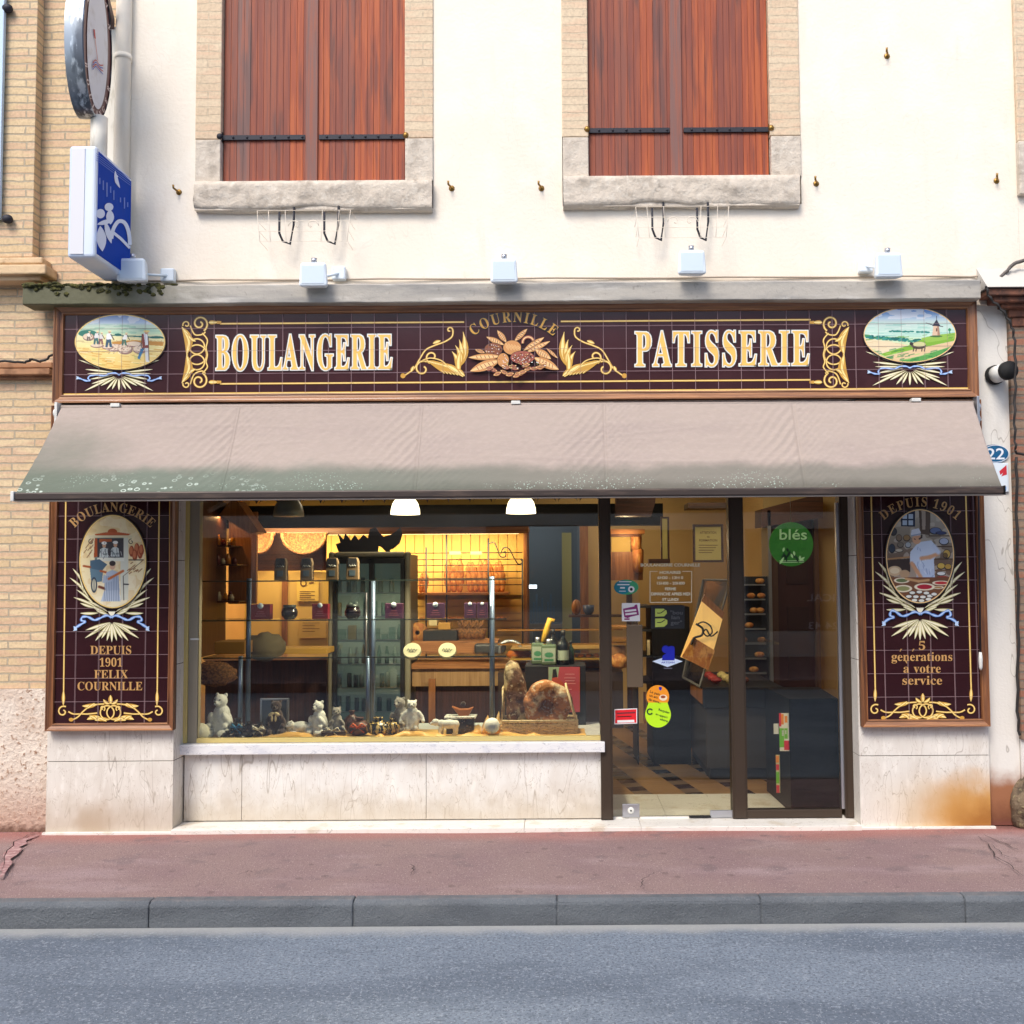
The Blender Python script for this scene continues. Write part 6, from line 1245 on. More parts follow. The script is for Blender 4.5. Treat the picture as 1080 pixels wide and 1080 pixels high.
def oval_disc(k, x, mat, name):
    V = [(ovc[0] + x, ovc[1] + RY * k * cos(2 * pi * i / 56), ovc[2] + RZ * (1 - (1 - k) * RY / RZ) * sin(2 * pi * i / 56)) for i in range(56)]
    MB().add(V, [tuple(range(56))]).build(name, mat, oval)
oval_disc(.975, .052, M('brown_enamel', lin(96, 52, 52), .3), 'border_band')
oval_disc(.70, .056, M('pale_enamel', lin(206, 208, 214), .3, layers=[('noise', lin(170, 166, 160), .5, 9.0, .5, .7)]), 'face')
m_red = M('red_enamel', lin(184, 44, 40), .4); m_blu = M('blue_enamel', lin(74, 96, 180), .4); m_cream = M('cream_letters', lin(226, 206, 196), .5)
PV = Paint(0, .0002, lambda u, v, d: (ovc[0] + .0575 + d * -1 if False else ovc[0] + .0575 + abs(d), ovc[1] + u, ovc[2] + v))
for word, a0, a1, up in (('ARTISAN', 152, 28, 1), ('BOULANGER', 208, 332, -1)):
    n = len(word)
    for i, ch in enumerate(word):
        a = R(a0 + (a1 - a0) * i / (n - 1)) ; k = .84
        c = (RY * k * cos(a), (RZ - RY * (1 - k)) * sin(a))
        t = (-RY * sin(a), RZ * cos(a)); l = math.hypot(*t); t = (t[0] / l, t[1] / l)
        if up > 0: t = (-t[0], -t[1])
        nrm = (-t[1], t[0])
        for gx, lo in glyphs(ch, .034):
            PV.loops([[(c[0] + t[0] * p[0] - nrm[0] * (p[1] + .017), c[1] + t[1] * p[0] - nrm[1] * (p[1] + .017)) for p in l] for l in lo], m_cream)
PV.band([(-.06, .07), (-.045, .02)], .02, m_red); PV.band([(-.045, .02), (-.01, -.09), (.0, -.1)], .006, m_red)
for i in range(4): PV.band(smoothpath([(-.07, -.15 - i * .014), (-.03, -.11 - i * .014), (.02, -.115 - i * .012), (.07, -.09 - i * .02)]), .006, m_blu if i % 2 else m_red)
PV.build('emblem', oval)
yo, zo = atX(101, 158, at(139.5, 200, -.1)[0]) if False else (0, 0)
XB = at(139.5, 220, -.1)[0]
yA = atX(101.5, 215, XB)[0]
zt2 = atX(101.5, 152, XB)[1]; zb2 = atX(101.5, 272, XB)[1]
XB0 = at(71.5, 215, yA)[0]
box = thing('box_sign', 'blue and white plastic box sign with white figures, below the oval sign', 'sign', ((XB + XB0) / 2, -.35, zb2))
mb = MB().box(XB0, XB - .004, yA, -.1, zb2, zt2)
mb.build('housing', M('pale_blue_plastic', lin(196, 212, 236), .4, layers=[('noise', lin(226, 230, 236), .7, (3, 3, .5), .4, .7)]), box, bevel=.02, seg=3)
MB().box(XB - .0045, XB, yA + .025, -.12, zb2 + .03, zt2 - .03).build('blue_face', M('deep_blue_face', lin(0, 62, 168), .75, spec=.2), box)
MB().box(XB0 + .02, XB0 + .1, yA - .004, yA - .001, zb2 + .02, zt2 - .02).build('end_panel', M('white_end_panel', lin(214, 214, 218), .5), box)
MB().cyl(((XB + XB0) / 2, (yA - .1) / 2 - .05, zt2), ((XB + XB0) / 2, (yA - .1) / 2 - .05, ovc[2] - RZ + .02), .05, n=16).build('neck', m_post, box)
MB().cyl(((XB + XB0) / 2, -.1, zt2 - .2), ((XB + XB0) / 2, -.0, zt2 - .2), .03, n=12).build('wall_fixing', m_iron, box)
yB = -.12
fx = lambda px, py: None
def face(px, py, d):
    y, z = atX(px, py, XB); return (XB + .0006 + abs(d), y, z)
FB = Paint(0, .0002, face); FB.frame(60, 130, 6.0)
m_bw = M('white_print', lin(206, 218, 244), .4); m_bl = M('mid_blue_print', lin(70, 110, 200), .4)
for i in range(4): FB.band([(248, 190 + i * 14), (466, 352 + i * 14)], 3.2, m_bl)
for (x, y, h) in ((270, 345, 40), (292, 362, 60), (315, 375, 90), (338, 400, 40), (358, 425, 60), (400, 470, 30), (425, 470, 70), (445, 500, 30)): FB.band([(x, y), (x, y + h)], 8, m_bl)
FB.band(arc(386, 355, 26, 26, 110, 260, 16, sx=.6), 16, m_bw); FB.leaf((366, 300), (396, 410), 22, m_bw, bend=8)
FB.put(ellipse(326, 530, 28, 26, 20), [tuple(range(20))], m_bw); FB.leaf((330, 545), (336, 640), 50, m_bw)
FB.put(ellipse(272, 572, 28, 30, 20), [tuple(range(20))], m_bw); FB.leaf((270, 650), (284, 810), 62, m_bw); FB.leaf((250, 640), (352, 612), 30, m_bw); FB.leaf((300, 620), (340, 760), 36, m_bw)
FB.band(smoothpath([(340, 730), (352, 670), (384, 622), (424, 630), (450, 690), (458, 770)]), 24, m_bw); FB.band([(350, 690), (400, 730), (458, 790)], 18, m_bw)
FB.build('printed_figures', box)
x, z = at(1050, 478.5, .0); rx_, rz_ = 15.5 / 162, 10.3 / 162
pl = thing('house_number_plate', 'blue oval enamel plate with a white 22, half hidden by the awning end', 'sign', (x, .03, z - rz_))
ys_ = .029
mb = MB(); n = 40
for (k, y0) in ((1, ys_ - .006),):
    V = [(x + rx_ * cos(2 * pi * i / n), y0, z + rz_ * sin(2 * pi * i / n)) for i in range(n)] + [(x + rx_ * cos(2 * pi * i / n), ys_, z + rz_ * sin(2 * pi * i / n)) for i in range(n)]
    mb.add(V, [tuple(range(n))] + [(i, i + n, (i + 1) % n + n, (i + 1) % n) for i in range(n)])
mb.build('plate', M('blue_enamel_plate', lin(30, 92, 136), .25, layers=[('noise', lin(60, 120, 160), .5, 30.0, .5, .7)]), pl)
NP = Paint(ys_ - .0065); NP.frame(0, 0, 1)
m_num = M('white_enamel_number', lin(226, 232, 238), .3)
put_sans(NP, '22', 1050, 484.3, 11.5, m_num, width=19)
pic = [(1050 + 14 * cos(a), 478.5 + 9 * sin(a)) for a in [2 * pi * i / 40 for i in range(41)]]; NP.put(*ribbon(pic, .7), m_num)
NP.build('number', pl)
x0, x1, z0, z1 = rect(1040, 488.5, 1063, 519, .03)
nb = thing('notice_plate', 'white notice plate with red arrow below the blue number plate', 'sign', ((x0 + x1) / 2, .03, z0))
MB().box(x0, x1, .018, .0295, z0, z1).build('plate', m_white_pl, nb, bevel=.004)
NP = Paint(.0175); NP.frame(0, 0, 1)
NP.poly([(1054, 497), (1061.5, 490.5), (1062, 500.5), (1056, 502.5), (1058, 498.5), (1055, 501)], M('red_print', lin(200, 40, 54), .5)); NP.poly([(1041, 513), (1061.5, 513), (1061.5, 517.5), (1041, 517.5)], M('sky_blue_print', lin(140, 180, 226), .5)); NP.poly([(1041, 512.5), (1044.5, 512.5), (1042, 516.5)], M('red_print', lin(200, 40, 54), .5))
NP.build('print', nb)
x, z = at(1048, 396, .03)
vt = thing('flue_pipe', 'white flue pipe with black open mouth sticking out of the wall right of the sign', 'pipe', (x, -.1, z - .07))
MB().cyl((x, .04, z), (x + .02, -.11, z + .0), .056, n=28).build('pipe', m_white_metal, vt)
MB().cyl((x, .03, z), (x + .004, .0, z), .064, n=28).build('wall_collar', m_rubber, vt)
mb = MB(); mb.cyl((x + .0205, -.111, z), (x + .026, -.15, z), .06, n=28); mb.build('mouth_ring', m_rubber, vt)
for i, (px, py, lab) in enumerate(((186, 200, 'rusty hook in the wall left of the left window sill'), (475, 196, 'rusty hook in the wall right of the left window sill'), (570, 196, 'rusty hook in the wall left of the right window sill'), (861, 191, 'rusty hook in the wall right of the right window sill'), (936, 56, 'rusty hook high in the wall, right of the right window'), (1052, 188, 'rusty hook near the right end of the cream wall'))):
    x, z = at(px, py, -.03)
    o = MB().tube([(x + .01, .004, z - .01), (x, -.03, z - .004), (x - .012, -.05, z + .004), (x - .012, -.055, z + .024)], .007, 8)
    o.ball((x + .006, -.002, z - .006), (.02, .008, .02), 8)
    tag(o.build('wall_hook', m_brass), lab, 'hook', 'rusty hooks in the upper wall')
def cable(name, pts, Y, r, mat, label, cat='cable'):
    P3 = [(at(px, py, Y)[0], Y + .012 * sin(i * 2.1), at(px, py, Y)[1]) for i, (px, py) in enumerate(smoothpath(pts, 5))]
    return tag(MB().tube(P3, r, 6).build(name, mat), label, cat)
m_cab = M('black_cable', lin(40, 36, 34), .6)
cable('cable', [(-30, 380), (6, 381), (26, 382), (34, 379), (44, 381), (57, 373)], -.03, .008, m_cab, 'black cable sagging along the pale brick wall left of the sign')
cable('cable', [(1034, 297), (1048, 297), (1060, 288), (1072, 277), (1096, 272)], -.06, .012, M('grey_cable', lin(90, 84, 80), .6), 'grey cable rising from the slab end to the right edge')
cable('cable', [(1040, 302), (1044, 314), (1056, 326), (1066, 342), (1070, 360), (1071, 400), (1070, 440), (1071, 470), (1073, 478), (1090, 480)], -.19, .008, m_cab, 'black cable looping down beside the old brick wall past the flue pipe')
cable('cable', [(1072, 482), (1072.5, 560), (1074, 660), (1073, 740), (1075, 775)], -.02, .009, m_cab, 'black cable running down the edge of the old brick wall')
cable('cable', [(140, 296), (400, 294.5), (700, 293), (1000, 291.5), (1032, 292)], -.012, .006, M('pale_cable', lin(170, 156, 140), .7), 'thin pale cable laid along the top of the canopy slab')
def holder(i, cx, y0, y1, hooks, label):
    x0, x1, z0, z1 = rect(cx - 45, y0 + 7, cx + 45, y1, -.06)
    xm = (x0 + x1) / 2
    r = thing('flower_box_holder', label, 'flower box holder', (xm, -.05, z0), 'empty flower box holders under the window sills')
    b = MB()
    for t in (0, .33, .66, 1):
        z = z0 + (z1 - z0) * t; ex = .02 * t
        b.tube([(x0 - ex, -.02, z), (x0 - ex, -.2, z), (x1 + ex, -.2, z), (x1 + ex, -.02, z)], .0016, 6, smooth=False)
    for t in (0, .12, .3, .7, .88, 1):
        x = x0 + (x1 - x0) * t; b.tube([(x, -.2, z0), (x + (t - .5) * .04, -.2, z1)], .0016, 6)
    for s_ in (-1, 1):
        b.tube([(xm + s_ * (.01 + (.05 - .004 * k) * cos(R(k * 28)) * (1 - k / 22) + .04), -.202, (z0 + z1) / 2 + (.05 - .004 * k) * sin(R(k * 28)) * (1 - k / 22)) for k in range(16)], .003, 6)
    b.build('basket', m_iron_pale, r)
    for px in hooks:
        x = at(px, y0, -.06)[0]; zt = at(px, y0 - 6, -.06)[1]; zz = at(px, y1 - 4, -.06)[1]
        MB().tube([(x + .03, -.05, zt), (x + .03, -.06, (zt + zz) / 2), (x + .01, -.07, zz), (x - .03, -.1, zz + .01), (x - .05, -.11, zz + .06), (x - .05, -.11, zt - .06)], .0075, 8).build('hook', m_iron, r)
holder(0, 326, 223, 262, (305, 352), 'empty pale iron flower box holder under the left window sill')
holder(1, 717, 219, 258, (695, 742), 'empty pale iron flower box holder under the right window sill')
x0 = at(1072, 840, -.05)[0]
gs = MB(); gs.ball((x0 + .2, .02, .14), (.2, .16, .24), 18, lump=.25); tag(gs.build('guard_stone', M('lichened_stone', lin(120, 104, 84), .95, layers=[('noise', lin(70, 60, 50), .8, 14.0, .45, .6), ('noise', lin(170, 160, 120), .6, 30.0, .55, .7)], bump=(30.0, .02))), 'worn guard stone at the foot of the old brick wall, cut by the right edge', 'stone')
m_int_wall = M('warm_beige_wall', lin(206, 172, 116), .85, layers=[('noise', lin(190, 154, 100), .5, 1.5, .4, .7)])
m_slat = M('cream_slat_wall', lin(230, 194, 106), .7)
m_cream_wall = M('yellow_board_wall', lin(226, 190, 104), .8, layers=[('noise', lin(206, 168, 84), .4, 1.2, .4, .7)])
w_or = wood_mat('varnished_pine', lin(164, 108, 62), lin(184, 126, 76), lin(124, 80, 46), grain=(3, 60, 60), rough=.4)
w_orv = wood_mat('upright_varnished_pine', lin(150, 96, 54), lin(172, 114, 66), lin(112, 70, 40), grain=(60, 60, 3), rough=.4)
w_dk = wood_mat('dark_walnut', lin(74, 44, 30), lin(90, 54, 36), lin(52, 32, 24), grain=(3, 60, 60), rough=.45)
w_dkv = wood_mat('upright_dark_walnut', lin(66, 40, 30), lin(84, 50, 36), lin(48, 30, 24), grain=(60, 60, 3), rough=.45)
m_ceil = M('dark_ceiling', lin(48, 38, 34), .9)
m_roof_tile = M('brown_roof_tile', lin(60, 40, 30), .8, layers=[('noise', lin(36, 26, 22), .7, 8.0, .4, .7)])
YB = 4.3
dox0, dox1 = at(558, 640, YB)[0], at(612, 640, YB)[0]
MB().box(-3.5, 3.2, .45, 6.1, 2.75, 2.85).build('ceiling', m_ceil, B)
MB().box(-3.45, -3.35, .45, YB, ZF, 2.75).build('interior_wall', m_int_wall, B)
MB().box(-3.45, dox0 - .001, YB, YB + .1, ZF, 2.75).build('interior_wall', m_cream_wall, B)
MB().box(dox0, dox1, YB, YB + .1, 2.22, 2.75).build('interior_wall', m_int_wall, B)
MB().box(dox1 + .001, 1.9, YB, YB + .1, ZF, 2.75).build('interior_wall', m_int_wall, B)
XW = 2.95
MB().box(1.9, XW, 2.6, 2.7, ZF, 2.75).build('interior_wall', m_int_wall, B)
MB().box(1.9, 1.99, 2.7, YB, ZF, 2.75).build('interior_wall', m_int_wall, B)
MB().box(XW, XW + .1, .25, 2.7, ZF, 2.75).build('interior_wall', m_int_wall, B)
MB().box(-3.45, 3.05, 6.0, 6.1, ZF, 2.75).build('interior_wall', M('grey_back_room', lin(110, 118, 124), .8), B)
fl = MB(); th = R(11); ox_, oy_ = .955, 1.13
for i in range(-12, 8):
    for j in range(-3, 26):
        for u0, u1, dark in ((-.065, .065, 1), (.065, .305, 0)):
            v0, v1 = (j - .5) * .145, (j + .5) * .145
            cu_, cv_ = i * .37 + (u0 + u1) / 2, j * .145
            X_, Y_ = ox_ + cu_ * cos(th) - cv_ * sin(th), oy_ + cu_ * sin(th) + cv_ * cos(th)
            if not (.8 < Y_ < YB - .05 and -3.2 < X_ < 2.75): continue
            fl.cur = (2 if j % 2 == 0 else 1) if dark else 0
            q = [(i * .37 + a, b) for a, b in ((u0 + .0015, v0 + .0015), (u1 - .0015, v0 + .0015), (u1 - .0015, v1 - .0015), (u0 + .0015, v1 - .0015))]
            V = [(ox_ + a * cos(th) - b * sin(th), oy_ + a * sin(th) + b * cos(th), z) for z in (ZF - .008, ZF) for a, b in q]
            fl.add(V, [(4, 5, 6, 7), (0, 1, 5, 4), (1, 2, 6, 5), (2, 3, 7, 6), (3, 0, 4, 7)])
fl.cur = 3
for i in range(-8, 8): fl.box(i * .36 + .0015, i * .36 + .3585, .19, .86, ZF - .008, ZF + .0024)
m_ft = [M('ochre_floor_tile', lin(156, 120, 76), .35, layers=[('noise', lin(136, 102, 64), .6, 3.0, .4, .65)], world=True), M('grey_floor_tile', lin(110, 92, 72), .3), M('black_floor_tile', lin(30, 22, 20), .25), m_step]
fo = fl.build('floor_tiles', m_ft, B)
MB().box(x193 + .3, x905 - .02, .46, .5, -.04, ZF - .0).build('door_sill_joint', m_step, B)
can = MB(); 
tx0, tx1 = at(228, 540, 2.6)[0], at(700, 540, 2.6)[0]
ztile = at(420, 531, 2.6)[1]
n = int((tx1 - tx0) / .19)
for i in range(n):
    x = tx0 + (i + .5) * (tx1 - tx0) / n
    P3 = []
    for (y, z) in ((2.56, ztile), (3.3, ztile + .35)):
        for k in range(9):
            a = pi * k / 8; P3.append((x + .085 * cos(a), y, z + .055 * sin(a)))
    can.add(P3, [(k, k + 1, k + 10, k + 9) for k in range(8)], True)
cn = can.build('tile_canopy', m_roof_tile, B)
MB().box(tx0, tx1, 2.66, 2.72, at(420, 556, 2.66)[1], ztile - .01).build('fascia', m_gap, cn)
MB().box(tx0, tx1, 2.72, 3.2, ztile - .04, ztile - .015).build('canopy_ceiling', m_ceil, cn)
r0 = at(272, 560, 3.6)[0]; r1 = at(557, 560, 3.6)[0]
zc0, zc1 = at(420, 563.5, 3.6)[1], at(420, 556.5, 3.6)[1]
rack = thing('bread_wall', 'cream slatted back wall with pine cornice and black baguette rack, behind the counter', 'shelving', ((r0 + r1) / 2, 3.9, ZF))
MB().box(r0, r1, 3.56, 3.62, zc0, zc1).build('cornice', w_or, rack)
MB().box(r0, r1, 3.621, 4.2, zc1 - .03, zc1).build('cornice_top', w_or, rack)
sx = at(330, 600, 4.2)[0]; sx1 = at(553, 600, 4.2)[0]
mb = MB(); k = 0; x = sx
while x < sx1 - .02:
    mb.box(x + .003, min(x + .1, sx1) - .003, 4.18, 4.2, at(450, 628, 4.2)[1], zc1 + .1); x += .1
z = at(450, 632, 4.2)[1]
while z > .5:
    mb.box(sx + .75, sx1, 4.165, 4.19, z - .07, z - .004); z -= .078
mb.build('slats', m_slat, rack)
MB().box(sx1 + .002, sx1 + .04, 3.9, 4.22, ZF, zc1).build('side_post', w_orv, rack)
shz = at(500, 625, 3.75)[1]
MB().box(at(433, 625, 3.75)[0], at(536, 625, 3.75)[0], 3.75, 4.16, shz - .02, shz).build('shelf', w_or, rack)
mb = MB()
for px in (449.5, 471, 515, 551):
    x = at(px, 600, 3.8)[0]; mb.cyl((x, 3.8, at(500, 560 if px in (471,) else (577 if px == 449.5 else (568 if px == 515 else 590)), 3.8)[1]), (x, 3.8, shz - .9), .009, n=8)
for py in (583, 590, 596, 603, 610, 617):
    z = at(500, py, 3.82)[1]; mb.cyl((at(433, py, 3.82)[0], 3.83, z), (at(551, py, 3.82)[0], 3.83, z), .005, n=6)
mb.tube([(at(a, b, 3.8)[0], 3.8, at(a, b, 3.8)[1]) for a, b in smoothpath([(515, 574), (521, 572), (525, 580), (528, 587), (533, 587), (533, 582), (530, 583)], 5)], .006, 6)
mb.tube([(at(a, b, 3.8)[0], 3.8, at(a, b, 3.8)[1]) for a, b in smoothpath([(528, 584), (531, 578), (537, 579), (543, 590), (547, 595), (551, 593), (549, 590)], 5)], .006, 6)
mb.build('iron_rack', m_black, rack)
for px in (480, 502):
    MB().pbox(px - 6, 581.5, px + 6, 585, 3.79, .01).build('price_card', M('pale_card', lin(236, 214, 130), .7), rack)
st = MB().box(r0 + .1, r1 - .1, 3.64, 3.68, zc0 + .0, zc0 + .02).build('strip_lamp', M('warm_lamp_tube', lin(255, 220, 150), .5, emit=((1, .72, .34), 3.0)), rack)
m_bag = M('baguette_crust', lin(178, 108, 50), .7, layers=[('noise', lin(216, 156, 84), .8, (30, 30, 12), .45, .62), ('noise', lin(130, 66, 26), .7, 18.0, .55, .7)], bump=(40.0, .006))
def baguette(x, y, z0, h, lean, w=.046):
    mb = MB(); n = 14; path = []; rr = []
    for i in range(n + 1):
        t = i / n; path.append((x + lean * t, y + .05 * t, z0 + h * t)); q = w * (sin(pi * min(1, max(0.02, t * .94 + .04))) ** .45)
        rr.append(q * (1 + .13 * sin(t * 26)))
    mb.tube(path, rr, 10); return mb
labs = 'golden baguette standing in the black wire rack'
BX = [474, 479.5, 485.5, 497, 502.5, 508, 513, 519.5, 524.5, 530]
ords = ['first', 'second', 'third', 'fourth', 'fifth', 'sixth', 'seventh', 'eighth', 'ninth', 'tenth']
for i, px in enumerate(BX):
    x = at(px, 610, 4.04)[0]; g = random.Random(i)
    tag(baguette(x, 3.97, shz + .002, .32 + g.uniform(-.02, .035), g.uniform(-.05, .0) if i < 5 else g.uniform(-.05, .0)).build('baguette', m_bag), 'golden baguette standing in the wire rack, %s from the left' % ords[i], 'baguette', 'baguettes in the back rack')
for i, px in enumerate((444, 448)):
    x = at(px, 610, 3.9)[0]
    tag(baguette(x, 3.88, shz + .002, .2, .01, .035).build('bread_roll_stack', m_bag), 'short knobbly loaf standing %s of the pair left of the baguettes' % ('leftmost' if i == 0 else 'rightmost'), 'bread')
cab = thing('wall_cabinet', 'lit varnished pine wall cabinet with shelves of glasses at the left of the shop', 'cabinet', (at(240, 600, 2.2)[0], 2.4, 1.2))
cx0, cx1 = at(229, 600, 2.2)[0], at(259.5, 600, 2.2)[0]
MB().box(cx0, cx1, 2.5, 2.54, at(240, 637, 2.5)[1], at(240, 540, 2.5)[1]).build('back', w_orv, cab)
MB().box(cx0 - .05, cx0 - .02, 1.3, 2.5, at(240, 690, 2.2)[1], at(240, 528, 2.2)[1]).build('side_boards', w_dkv, cab)
mb = MB()
for py, w in ((575, 244), (595, 250), (634, 252)):
    z = at(240, py, 2.2)[1]; mb.box(cx0, at(w, py, 2.2)[0], 2.2, 2.499, z - .012, z)
mb.build('shelf', w_dk, cab)
mb = MB(); mb.prism([at(256, 545, 2.2), at(243, 528, 2.2), at(250, 528, 2.2), at(273, 561, 2.2), at(263, 563, 2.2), at(231, 543, 2.2)][1:] , 2.2, 2.45); mb.build('sloping_pelmet', w_orv, cab)
MB().box(cx0 + .05, cx1 - .05, 2.3, 2.33, at(240, 541, 2.3)[1], at(240, 540, 2.3)[1]).build('cabinet_lamp', M('amber_lamp', lin(255, 200, 120), .5, emit=((1, .62, .24), 12.0)), cab)
g = random.Random(8); mgl = [M('amber_jar', lin(200, 130, 40), .2), M('dark_red_jar', lin(90, 24, 20), .3), M('pale_jar', lin(190, 180, 150), .3)]
for k in range(12):
    px = 231 + (k % 4) * 4.6 + g.uniform(-1, 1); py = (575, 595, 634)[k // 4]
    c = at(px, py, 2.3); h = g.uniform(.05, .1)
    tag(MB().lathe([(.022, .001), (.024, h * .6), (.014, h * .8), (.014, h), (0, h)], (c[0], 2.3 + g.uniform(-.03, .08), at(240, py, 2.2)[1]), 12).build('jar', mgl[k % 3]), '%s jar on the %s shelf of the lit pine cabinet, %s from the left' % (('amber', 'dark red', 'pale')[k % 3], ('top', 'middle', 'bottom')[k // 4], ords[k % 4]), 'jar', 'jars in the pine cabinet')
MB().box(at(209, 600, 1.2)[0] - .3, at(229, 600, 2.6)[0] , 2.62, 2.66, ZF, 2.7).build('panelling', w_dk, B)
bkw = M('basket_cane', lin(150, 100, 50), .7, layers=[('noise', lin(84, 52, 24), .85, (60, 60, 60), .42, .58)], bump=(90.0, .01))
def tray_basket(px0, px1, py0, py1, label):
    x0, x1, z0, z1 = rect(px0, py0, px1, py1, 3.3); c = ((x0 + x1) / 2, 3.3, z1); rx, rz = (x1 - x0) / 2, (z1 - z0)
    r = thing('hanging_basket', label, 'basket', (c[0], 3.3, z0), 'cane trays hung under the cornice')
    mb = MB(); n = 24; V = []
    for k, (s_, y) in enumerate(((0, .06), (.5, .05), (.85, .03), (1, -.02))):
        for i in range(n + 1):
            a = pi + pi * i / n; V.append((c[0] + rx * s_ * cos(a), 3.3 + y, c[2] + rz * s_ * sin(a)))
    mb.add(V, [(k * (n + 1) + i, k * (n + 1) + i + 1, (k + 1) * (n + 1) + i + 1, (k + 1) * (n + 1) + i) for k in range(3) for i in range(n)], True)
    mb.build('woven_dish', bkw, r)
    MB().tube([(c[0] + rx * cos(pi + pi * i / n), 3.28, c[2] + rz * sin(pi + pi * i / n)) for i in range(n + 1)], .018, 8).build('rim', bkw, r)
    MB().box(x0, x1, 3.37, 3.39, z1 - .02, z1 + .01).build('rail', w_or, r)
tray_basket(262, 288, 562, 583, 'small round cane tray hung at the left under the cornice')
tray_basket(298, 344, 562, 584, 'wide oval cane tray hung under the cornice beside the fridge')
mb = MB().pbox(259, 562, 344, 602, 3.5, .03); mb.build('panelling', w_dk, B)
yb = thing('notice_board', 'yellow board wall with two paper notices, left of the drinks fridge', 'notice board', (at(300, 690, 3.4)[0], 3.4, at(300, 690, 3.4)[1]))
mb = MB().pbox(258, 603, 350, 694, 3.42, .03); mb.build('board', m_cream_wall, yb)
mb = MB().pbox(297, 604, 303, 694, 3.4, .019); mb.build('upright', w_orv, yb)
mb = MB().pbox(313, 612, 336, 634, 3.4, .006); nt1 = mb.build('paper_notice', M('yellow_paper', lin(240, 206, 100), .8), yb)
mb = MB().pbox(315, 652, 344, 673, 3.4, .006); mb.build('paper_notice', M('buff_paper', lin(214, 176, 90), .8), yb)
NP = Paint(3.399, .0005); NP.frame(0, 0, 1); m_ink = M('brown_ink', lin(110, 70, 30), .8)
for i in range(5): NP.band([(316, 624 + i * 2), (332 - (i % 2) * 4, 624 + i * 2)], .7, m_ink)
NP.band(arc(320, 615, 3, 3, 0, 360, 12), 1.2, m_ink); NP.band([(326, 615), (331, 614)], 1.2, m_ink)
for i in range(4): NP.band([(319, 657 + i * 3), (337 - (i % 2) * 5, 657 + i * 3)], .6, m_ink)
NP.build('handwriting', nt1)
fr = thing('drinks_fridge', 'tall two door glass fronted drinks fridge with rounded grey surround', 'fridge', (at(390, 700, 1.9)[0], 2.2, ZF))
x0, x1, z0, z1 = rect(346, 582, 433, 800, 1.9)
MB().box(x0 + .03, x1 - .03, 1.95, 2.55, ZF, z1 - .02).build('cabinet', M('fridge_shell', lin(120, 116, 100), .5), fr)
mb = MB(); t = .05
for q in ((x0, x0 + t, z0 - .4, z1), (x1 - t, x1, z0 - .4, z1), (x0 + t, x1 - t, z1 - t, z1)): mb.box(q[0], q[1], 1.88, 1.945, max(q[2], ZF), q[3])
mb.build('surround', M('fridge_surround', lin(138, 132, 112), .45), fr, bevel=.02, seg=3)
mb = MB(); xm = at(391, 600, 1.88)[0]
for q in ((x0 + t, x0 + t + .03), (xm - .012, xm + .03), (x1 - t - .03, x1 - t)): mb.box(q[0], q[1], 1.86, 1.9, .15, z1 - t - .01)
mb.box(x0 + t + .03, x1 - t - .03, 1.86, 1.9, z1 - t - .05, z1 - t - .01)
mb.build('door_frame', m_black, fr)
MB().box(x0 + t + .0, x1 - t, 1.9, 1.905, .15, z1 - t - .05).build('door_glass', glass_mat('fridge_glass', (.94, .96, .95), 1.2), fr)
m_liner = M('fridge_liner', lin(140, 154, 146), .6, emit=(lin(130, 156, 144), .08))  # faint glow put into the liner to brighten the fridge inside
MB().box(x0 + t, x1 - t, 1.938, 1.944, .2, z1 - t - .05).build('liner', m_liner, fr)
mb = MB(); z = .3; zz = []
while z < z1 - .2:
    mb.box(x0 + t, x1 - t, 1.912, 1.936, z, z + .003); zz.append(z + .006); z += .2
mb.build('wire_shelf', m_steel, fr)
g = random.Random(4); mbt = [M('clear_bottle', lin(170, 190, 184), .2), M('teal_bottle', lin(116, 146, 142), .25), M('amber_drink', lin(140, 130, 100), .3), M('grey_can', lin(136, 150, 150), .3)]
bt = MB()
for z in zz:
    x = x0 + t + .04
    kind = g.choice([0, 1, 1])
    if g.random() < .35:
        while x < x1 - t - .05:
            w_ = g.uniform(.04, .09); bt.cur = g.choice([0, 1, 2, 3]); bt.box(x - .02, x - .02 + w_, 1.912, 1.93, z, z + g.uniform(.04, .12)); x += w_ + g.uniform(.004, .03)
    while x < x1 - t - .03:
        bt.cur = g.choice([0, 0, 1, 3, 2]); h = g.uniform(.1, .13) if kind else g.uniform(.12, .16); q = .02 if kind else .017
        bt.lathe([(q, 0), (q, h * .62), (q * (.95 if kind else .5), h * .85), (q * (.9 if kind else .45), h), (0, h)], (x, 1.922, z), 10); x += g.uniform(.044, .1)
bt.build('bottles', mbt, fr)
MB().cyl((xm - .03, 1.85, .9), (xm - .03, 1.85, 1.5), .01, n=8).build('door_handle', m_steel, fr)
dk = thing('fridge_crest', 'dark jagged metal cut out of an animal standing on top of the fridge', 'ornament', (at(390, 582, 2.1)[0], 2.1, z1))
prof = [(357, 582), (354, 574), (359, 572), (356, 563), (362, 569), (364, 563), (370, 570), (374, 564), (378, 570), (383, 564), (388, 568), (390, 558), (396, 556), (400, 562), (404, 566), (412, 564), (418, 560), (422, 556), (424, 563), (421, 573), (414, 579), (411, 580), (411, 583), (408, 583), (402, 577), (399, 576), (398, 583)]
mb = MB(); mb.prism([at(a, b, 2.1) for a, b in prof], 2.1, 2.13); mb.build('cut_out', m_iron, dk)
ct = thing('counter', 'long shop counter with pine top and dark walnut front behind the display', 'counter', (at(420, 700, 2.4)[0], 2.4, ZF))
zt_c = at(400, 692, 2.1)[1]
MB().box(at(215, 700, 2.1)[0], at(346, 700, 2.1)[0] - .02, 2.1, 2.7, zt_c - .03, zt_c).build('counter_top', w_or, ct)
